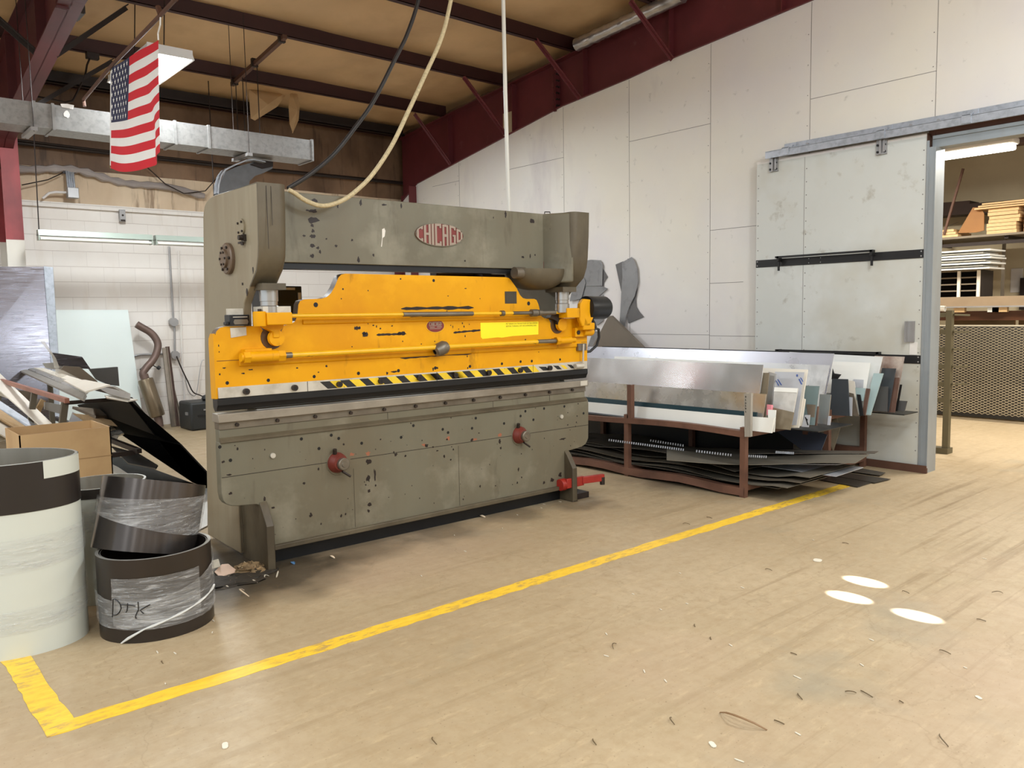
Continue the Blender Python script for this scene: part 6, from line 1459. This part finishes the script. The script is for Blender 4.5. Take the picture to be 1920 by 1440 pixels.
# plywood pieces, one by one
y0, y1 = Xp(1905, 430, XS).y, Xp(1849, 430, XS).y
random.seed(12)
for k in range(7):
    z = zsf + .002 + k * .052; e = random.uniform(-.03, .03)
    MB().box(XS + .02 + abs(e), XS + .75, y0 + e, y1 + e * .6, z, z + .046).build('plywood_board', m_ply, None, 'plywood board in the tidy pile on the high store room shelf', 'plywood board', 'plywood pile on the high shelf')
ztp = zsf + .002 + 7 * .052
for k in range(3):
    lab = ('plywood sheet overhanging on top of the pile, lowest of three', 'plywood sheet in the middle of the three overhanging the pile', 'topmost plywood sheet overhanging the pile')[k]
    MB().box(XS - .02, XS + .7, y0 - .25 + .02 * k, y1 + .16 - .05 * k, ztp + k * .03, ztp + k * .03 + .02).build('plywood_board', m_ply, None, lab, 'plywood board')
for k in range(5):
    z = zsf + .002 + k * .06
    MB().box(XS + .05, XS + .7, y0 - .7, y0 - .08, z, z + .05).build('plywood_board', m_plyd, None, 'darker plywood board in the pile cut by the right picture edge', 'plywood board', 'plywood pile at the right edge of the doorway')
MB().plate([Xp(px, py, XS + .06) for px, py in ((1796, 437), (1824, 389), (1838, 389), (1845, 400), (1845, 432), (1830, 436))], .02).build('plywood_board', m_plyd, None, 'brown board leaning against the plywood pile', 'plywood board')
a, b = Xp(1796, 440, XS), Xp(1768, 440, XS)
for k in range(3):
    MB().box(XS, XS + .6, a.y + .03 * k, b.y + .5, zsf + .002 + k * .04, zsf + .036 + k * .04).build('plywood_board', m_ply, None, 'short plywood board on the shelf left of the leaning board', 'plywood board', 'low plywood pile by the door jamb')
MB().plate([Xp(px, py, XS + .2) for px, py in ((1771, 426), (1797, 416), (1783, 422))], .02).build('dark_offcut', m_dark, None, 'dark pointed offcut on the short plywood boards', 'offcut')
# dark long boxes behind the pile against the wall
for (pts, lab) in ((((1700, 385), (1818, 376), (1818, 401), (1700, 410)), 'dark long boards behind the leaning plywood'), (((1818, 382), (1898, 375), (1930, 374), (1930, 400), (1818, 400)), 'dark boards behind the plywood pile')):
    MB().plate([Xp(px, py, 13.8) for px, py in pts], .4).build('dark_boards', M('dark_board', (54, 36, 28), .7, 0, .15, 4), None, lab, 'boards')
# post under the shelf
c = Xp(1883, 455, 13.4); MB().bar((13.4, c.y, zsf - .05), (13.4, c.y, 1.45), .04, .04).build('shelf_post', m_shelf, None, 'thin post under the high shelf in the store room', 'post')
# bench with piles
XBn = 12.2
bz_ = Xp(1840, 556, XBn).z
bn = empty('work_bench', (12.8, 4.0, 0), 'long wooden bench in the store room behind the mesh sheet', 'bench')
loc_mb(MB().box(XBn, XBn + 1.3, 1.0, 7.2, bz_ - .13, bz_), bn).build('bench_top', M('grey_bench_wood', (138, 118, 94), .65, 0, .1, 4), bn)
loc_mb(MB().box(XBn - .01, XBn + .02, 1.0, 7.2, bz_ - .15, bz_ - .13), bn).build('metal_strip', m_grey_pl, bn)
loc_mb(MB().box(XBn + .1, XBn + .2, 1.0, 7.2, bz_ - .33, bz_ - .2), bn).build('apron', M('dark_brown_wood', (84, 48, 24), .6, 0, .12, 4), bn)
for y in (1.2, 7.0): loc_mb(MB().box(XBn + .2, XBn + .3, y, y + .1, 0, bz_ - .13).box(XBn + 1.1, XBn + 1.2, y, y + .1, 0, bz_ - .13), bn).build('leg', m_shelf, bn)
a, b = Xp(1788, 586, XBn + .35), Xp(1902, 609, XBn + .35)
MB().box(XBn + .35, XBn + .4, b.y, a.y, b.z - .05, a.z).build('cardboard_sheet', m_card, None, 'flat cardboard standing between bench and mesh sheet', 'cardboard')
MB().box(XBn + .45, XBn + .5, b.y - 1.5, b.y - .02, b.z - .05, a.z - .1).build('cardboard_sheet', m_card, None, 'darker cardboard cut off by the right picture edge', 'cardboard')
# pigeon hole unit with stacked white slats on it
XU = 12.5
a, b = Xp(1763, 504, XU), Xp(1836, 553, XU)
z1_ = Xp(1800, 508, XU).z
pu_ = empty('pigeonhole_unit', (XU + .3, (a.y + b.y) / 2, bz_), 'open shelf unit with pale posts standing on the store room bench', 'shelf unit')
loc_mb(MB().box(XU + .5, XU + .52, b.y, a.y + .6, bz_, z1_).box(XU + .03, XU + .5, b.y, b.y + .02, bz_, z1_), pu_).build('back_panel', M('dark_unit_back', (40, 32, 28), .7), pu_)
for y in (b.y, Xp(1800, 530, XU).y, a.y + .3): loc_mb(MB().box(XU, XU + .03, y, y + .04, bz_, z1_), pu_).build('post', m_ivory, pu_)
hh = z1_ - bz_
for k in range(5): loc_mb(MB().box(XU + .02, XU + .5, b.y + .03, a.y + .6, bz_ + hh * k / 4 - .012, bz_ + hh * k / 4 + .006), pu_).build('shelf', m_shelf, pu_)
random.seed(8)
for k in range(8):
    z = z1_ + .012 + k * .036; e = random.uniform(-.05, .05)
    MB().box(XU - .1 + e, XU + .5 + e, b.y - .12 + e * 1.5, a.y + .6, z, z + .02).build('white_batten', m_white, None, 'white slat in the loose stack on the pigeonhole unit', 'slat', 'white slats stacked in the store room')
# small items on the bench edge
for (px, py, w_, lab, m) in ((1800, 566, .07, 'small orange block under the bench edge, left of two', m_ply), (1876, 566, .09, 'small orange block under the bench edge, right of two', m_ply), (1864, 566, .07, 'small white block under the bench edge', m_white)):
    c = Xp(px, py, XBn + .05); MB().box(XBn + .02, XBn + .1, c.y - w_, c.y + w_, bz_ - .215, bz_ - .15).build('wood_block', m, None, lab, 'block')
# papers on the far wall
for (px0, py0, px1, py1, lab) in ((1896, 504, 1916, 548, 'pale paper pinned to the store room wall above the bench'),):
    a, b = Xp(px0, py0, 14.39), Xp(px1, py1, 14.39)
    MB().box(14.385, 14.4, b.y, a.y, b.z, a.z).build('wall_paper_sheet', m_board, None, lab, 'paper')
MB().box(14.3, 14.4, Xp(1925, 540, 14.35).y, Xp(1914, 540, 14.35).y, 1.5, 2.0).build('wall_box', m_dark, None, 'dark box edge on the store room wall at the right picture edge', 'box')
# expanded metal sheet standing in front of the bench
ms = M('expanded_metal', (196, 188, 168), .4, .4, .1, 5)
XM = 12.0
yl, yr = Xp(1730, 612, XM).y, Xp(1990, 612, XM).y
zt_ = Xp(1850, 612, XM).z
zb_ = max(.02, Xp(1850, 777, XM).z)
cw, ch = .074, .037
mb = MB(); rows = int((zt_ - zb_) / ch * 2); cols = int((yl - yr) / cw)
for r in range(rows):
    z = zb_ + r * ch / 2
    vs, fs = [], []
    for c in range(cols * 2 + 1):
        y = yl - c * cw / 2
        zz = z + (ch / 2 if (c + r) % 2 else 0)
        vs += [(XM + (.008 if (c + r) % 2 else -.004), y, zz - .0042), (XM, y, zz + .0042)]
    mb.add(vs, [(2 * c, 2 * c + 2, 2 * c + 3, 2 * c + 1) for c in range(cols * 2)])
mp = empty('mesh_sheet', (XM, (yl + yr) / 2, zb_), 'sheet of expanded metal mesh standing in front of the store room bench', 'mesh sheet')
loc_mb(mb, mp).build('mesh', ms, mp)
loc_mb(MB().bar((XM, yl, zt_ + .01), (XM, yr, zt_ + .01), .012, .02), mp).build('top_edge', ms, mp)
MB().box(XM + .25, XM + .27, yr, yl, .02, bz_ - .4).build('dark_board', M('shade_panel', (42, 38, 34), .6, 0, .1, 2), None, 'added dark panel for the shade behind the mesh sheet under the bench', 'board')  # dark panel added as the shaded space under the bench
# upright rack post with arms just inside the door
XP_ = 9.1
c = atZ(1773, 850)
up = empty('cantilever_post', tuple(c), 'dark upright post with short arms just inside the doorway', 'rack post')
m_post = M('olive_post', (88, 80, 58), .5, .2, .1, 4)
zt2 = atX(1780, 582, c.x).z
loc_mb(MB().box(c.x - .03, c.x + .035, c.y - .03, c.y + .03, 0, zt2), up).build('upright', m_post, up)
loc_mb(MB().box(c.x - .06, c.x + .08, c.y - .04, c.y + .5, 0, .06), up).build('base_foot', m_post, up)
for py in (590, 622, 655, 687, 720, 750):
    z = atX(1772, py, c.x).z
    loc_mb(MB().bar((c.x, c.y + .03, z), (c.x + .0, c.y + .45, z - .02), .04, .05).bar((c.x, c.y - .04, z), (c.x + .25, c.y - .1, z - .01), .02, .02), up).build('arm', m_post, up)
pr = atX(1764, 572, c.x)
MB().lathe([(.026, -.25), (.03, -.25), (.03, .25), (.026, .25)], (c.x, c.y + .3, zt2 + .03), (0, 1, .05), 18).build('card_tube', m_ivory, None, 'pale tube lying across the top of the dark upright post', 'tube')
# ================================================================== floor marking and litter
m_tape = NT('worn_yellow_floor_tape')
P_ = m_tape.tc.outputs['Object']
a_ = m_tape.noise(m_tape.map((2.0, 6.0, 1), (0, 0, .1)), 5, 6, .7); b_ = m_tape.noise(m_tape.map((1, 1, 1), loc=(3, 1, 0)), 1.6, 3)
c_ = m_tape.mix(m_tape.ramp(a_, .3, .6), lin((246, 206, 66)), lin((226, 182, 52)))
c_ = m_tape.mix(m_tape.math('MULTIPLY', m_tape.ramp(a_, .52, .6, 0, .85), m_tape.ramp(b_, .42, .56)), c_, lin((176, 146, 92)))
m_tape.link(c_, m_tape.b.inputs['Base Color']); m_tape.b.inputs['Roughness'].default_value = .45
def ragged(p, q, w, n, rnd, e=.006):
    p, q = Vector(p), Vector(q); d = (q - p).normalized(); s = Vector((-d.y, d.x, 0)); L_, R_ = [], []
    for k in range(n + 1):
        c = p.lerp(q, k / n); L_.append(c + s * (w / 2 + e * (rnd.random() - .5))); R_.append(c - s * (w / 2 + e * (rnd.random() - .5)))
    return L_, R_
rt = random.Random(9)
tp = empty('floor_tape', (3.5, 3.47, 0), 'worn yellow tape line on the floor bending round the press area', 'floor tape')
for (p, q, w, n, lab) in (((.56, 3.47, .0012), (6.95, 3.42, .0012), .105, 90, None), ((.615, 3.42, .002), (.60, 4.62, .002), .112, 20, None)):
    L_, R_ = ragged(p, q, w, n, rt, .012)
    z = p[2]; mb = MB()
    vs = [v for i in range(n + 1) for v in (L_[i], R_[i])]; k = len(vs)
    vs += [v - Vector((0, 0, .001)) for v in vs]
    mb.add(vs, [(2 * i, 2 * i + 1, 2 * i + 3, 2 * i + 2) for i in range(n)] + [(2 * i, 2 * i + 2, k + 2 * i + 2, k + 2 * i) for i in range(n)] + [(2 * i + 1, k + 2 * i + 1, k + 2 * i + 3, 2 * i + 3) for i in range(n)])
    loc_mb(mb, tp).build('tape_strip', m_tape.m, tp)
m_paper = M('white_scrap', (214, 206, 188), .6, 0, .05, 9)
m_twig = M('dark_sliver', (96, 78, 52), .6, 0, .15, 9)
m_cream = M('cream_debris', (206, 186, 160), .65, 0, .12, 9)
def bit(px, py, l, w, ang, m, lab, cat, grp, z=.004, curl=0.0, name='scrap'):
    c = atZ(px, py, z); n = 5; vs = []
    ca, sa = math.cos(math.radians(ang)), math.sin(math.radians(ang))
    for i in range(n + 1):
        t = (i / n - .5) * l; zz = curl * (1 - (2 * i / n - 1) ** 2); by = curl * 1.2 * math.sin(PI * i / n)
        ww = w * (1 if 0 < i < n else .5)
        for s in (-.5, .5):
            x, y = t, s * ww + by; vs.append((c.x + x * ca - y * sa, c.y + x * sa + y * ca, z + zz))
    k = len(vs); vs += [(x, y, max(.0005, q - .003)) for x, y, q in vs]
    return MB().add(vs, [(2 * i, 2 * i + 1, 2 * i + 3, 2 * i + 2) for i in range(n)] + [(2 * i, 2 * i + 2, k + 2 * i + 2, k + 2 * i) for i in range(n)] + [(2 * i + 1, k + 2 * i + 1, k + 2 * i + 3, 2 * i + 3) for i in range(n)] + [(0, k, k + 1, 1), (2 * n, 2 * n + 1, k + 2 * n + 1, k + 2 * n)]).build(name, m, None, lab, cat, grp)
G1, L1 = 'white slivers on the open floor', 'small white sliver lying on the open concrete floor'
for (px, py, l, ang) in ((1137, 1188, .03, 60), (1208, 1258, .035, 50), (1248, 1276, .03, 60), (1370, 1209, .03, 70), (1495, 1269, .045, 80), (1392, 1101, .03, 80), (1616, 1246, .03, 60), (1496, 1375, .03, 80), (1386, 1425, .04, 100), (1275, 1074, .02, 80), (1288, 1131, .02, 90), (1239, 1142, .02, 80), (1187, 1113, .02, 90), (1810, 1251, .02, 70), (1846, 1047, .03, 90), (1634, 1199, .03, 80), (295, 1222, .035, 85), (328, 1224, .03, 95), (400, 1163, .03, 90), (398, 1185, .02, 60), (310, 1281, .015, 80), (1137, 1229, .03, 100), (790, 1079, .02, 80), (872, 1033, .03, 90), (1020, 945, .03, 95), (1050, 940, .035, 90), (1015, 952, .02, 90), (1130, 899, .05, 95), (942, 990, .02, 60), (970, 965, .02, 80), (852, 1003, .02, 60), (1525, 1012, .02, 60)):
    bit(px, py, l * .9, .005, ang, m_paper, L1, 'scrap', G1)
G2, L2 = 'dark slivers on the open floor', 'thin dark sliver lying on the open concrete floor'
for (px, py, l, ang, cu) in ((1153, 1211, .06, 30, .01), (1287, 982, .05, 110, .01), (1441, 1068, .04, 100, .01), (1698, 1110, .04, 80, .01), (1870, 1111, .05, 120, .015), (1772, 1222, .05, 80, .01), (1262, 1351, .05, 50, .01), (1770, 1387, .08, 40, .01), (1115, 1390, .04, 60, .005), (1500, 1305, .05, 50, .004), (1595, 1297, .04, 120, .01), (1625, 1300, .06, 70, .004), (1461, 1353, .04, 90, .004), (1690, 1315, .02, 70, .004), (1585, 1018, .04, 95, .004), (1330, 970, .05, 85, .004), (815, 1412 - 24, .05, 70, .008), (305, 1241, .03, 80, .005), (1333, 1196, .03, 40, .003), (1303, 1172, .03, 40, .003), (1840, 1162, .04, 90, .004), (1488, 1225, .03, 90, .003)):
    bit(px, py, l * 1.1, .0035, ang, m_twig, L2, 'scrap', G2, curl=cu)
bit(1533, 1050, .06, .05, 20, m_paper, 'square white paper scrap on the floor beyond the yellow line', 'paper scrap', None, name='paper_scrap')
bit(1393, 1351, .2, .01, 95, M('brown_strip', (128, 98, 66), .6), 'long curled brown strip near the bottom of the floor', 'strip', None, curl=.035, name='curled_strip')
bit(422, 1397, .045, .022, 70, m_paper, 'white paper corner on the floor in front of the yellow line', 'paper scrap', None, name='paper_scrap')
bit(1336, 1395, .04, .02, 60, m_paper, 'pale pointed scrap at the bottom of the floor', 'paper scrap', None, name='paper_scrap')
bit(1835, 1307, .03, .016, 60, m_paper, 'small white chip at the right of the floor', 'paper scrap', None, name='paper_scrap')
# heap of rubbish at the left press foot
def chunk(px, py, sx, sy, sz, m, lab, name, seed, z=0.0):
    c = atZ(px, py, z); r = random.Random(seed); mb = MB(); N1, N2 = 18, 9; vs = []
    for j in range(N2 + 1):
        th = PI / 2 * j / N2
        for i in range(N1):
            a = 2 * PI * i / N1; k = .75 + .45 * r.random()
            vs.append((c.x + sx * math.cos(a) * math.cos(th) * k, c.y + sy * math.sin(a) * math.cos(th) * k, z + sz * math.sin(th) * k + .001))
    mb.add(vs, [(j * N1 + i, j * N1 + (i + 1) % N1, (j + 1) * N1 + (i + 1) % N1, (j + 1) * N1 + i) for j in range(N2) for i in range(N1)], 0, True)
    mb.add([v for v in vs[:N1]], [tuple(range(N1 - 1, -1, -1))])
    return mb.build(name, m, None, lab, 'debris')
chunk(468, 1072, .11, .09, .055, M('crumbly_rubble', (134, 110, 78), .8, 0, .3, 14, chips=(((70, 56, 38), 30, .56, (1, 1, 1)), ((226, 206, 170), 40, .64, (1, 1, 1)))), 'crumbling lump of rubble beside the left press foot', 'rubble_lump', 4)
m_dirt = M('oily_dirt', (52, 45, 36), .75, 0, .3, 18, chips=(((120, 104, 80), 40, .64, (1, 1, 1)),))
dh = chunk(440, 1085, .26, .16, .022, m_dirt, 'dark heap of swept dirt at the left press foot', 'dirt_heap', 6); dh['kind'] = 'stuff'
def wedge(pts, m, lab, name='cardboard_scrap', th=.004): return MB().plate([atZ(*p) for p in pts], th, toward=(0, 0, 9)).build(name, m, None, lab, 'scrap')
wedge(((389, 1053, .03), (409, 1048, .08), (413, 1062, .06), (394, 1068, .03)), m_paper, 'white folded card at the edge of the rubbish heap')
wedge(((402, 1072, .03), (416, 1058, .05), (428, 1057, .06), (446, 1071, .03), (412, 1082, .02)), M('stained_card', (216, 186, 164), .6, 0, .1, 8), 'pale stained cardboard piece on the rubbish heap')
for k, (pts) in enumerate((((434, 1090, .006), (446, 1084, .012), (454, 1088, .01), (448, 1094, .006)), ((425, 1078, .02), (432, 1076, .022), (430, 1084, .018), (422, 1083, .016)), ((389, 1073, .01), (400, 1070, .015), (400, 1076, .01), (390, 1078, .01)), ((438, 1072, .02), (446, 1072, .02), (444, 1077, .015), (437, 1077, .015)), ((394, 1083, .006), (406, 1081, .008), (405, 1085, .006), (395, 1086, .005)))):
    MB().plate([atZ(*p) for p in pts], .004, toward=(0, 0, 9)).build('scrap', m_cream if k % 2 else m_paper, None, 'pale chip in the rubbish heap by the left press foot', 'scrap', 'chips in the rubbish heap')
for (px, py, l, ang, cu, lab) in ((478, 1089, .07, 90, .008, 'curled white sliver in front of the rubbish heap'), (520, 1076, .12, 60, .0, 'straight white stick beside the left press foot'), (500, 1081, .035, 20, .01, 'bent white shaving by the left press foot'), (462, 1112, .12, 80, .03, 'curly metal shaving on the floor in front of the left press foot'), (427, 1099, .04, 85, .01, 'small curl of white plastic in front of the heap')):
    bit(px, py, l, .009, ang, m_paper if 'metal' not in lab else m_cream, lab, 'shaving', None, curl=cu, name='shaving')
for (px, py, l, w_, ang, m, lab) in ((552, 1056, .03, .02, 60, M('blue_chip', (70, 110, 150), .5), 'tiny blue chip under the front of the press'), (905, 968, .06, .02, 90, m_cream, 'crumpled brown scrap below the press treadle'), (625, 1044, .05, .015, 80, m_cream, 'curved brown shaving below the left half of the press')):
    bit(px, py, l, w_, ang, m, lab, 'scrap', None, curl=.012, name='scrap')
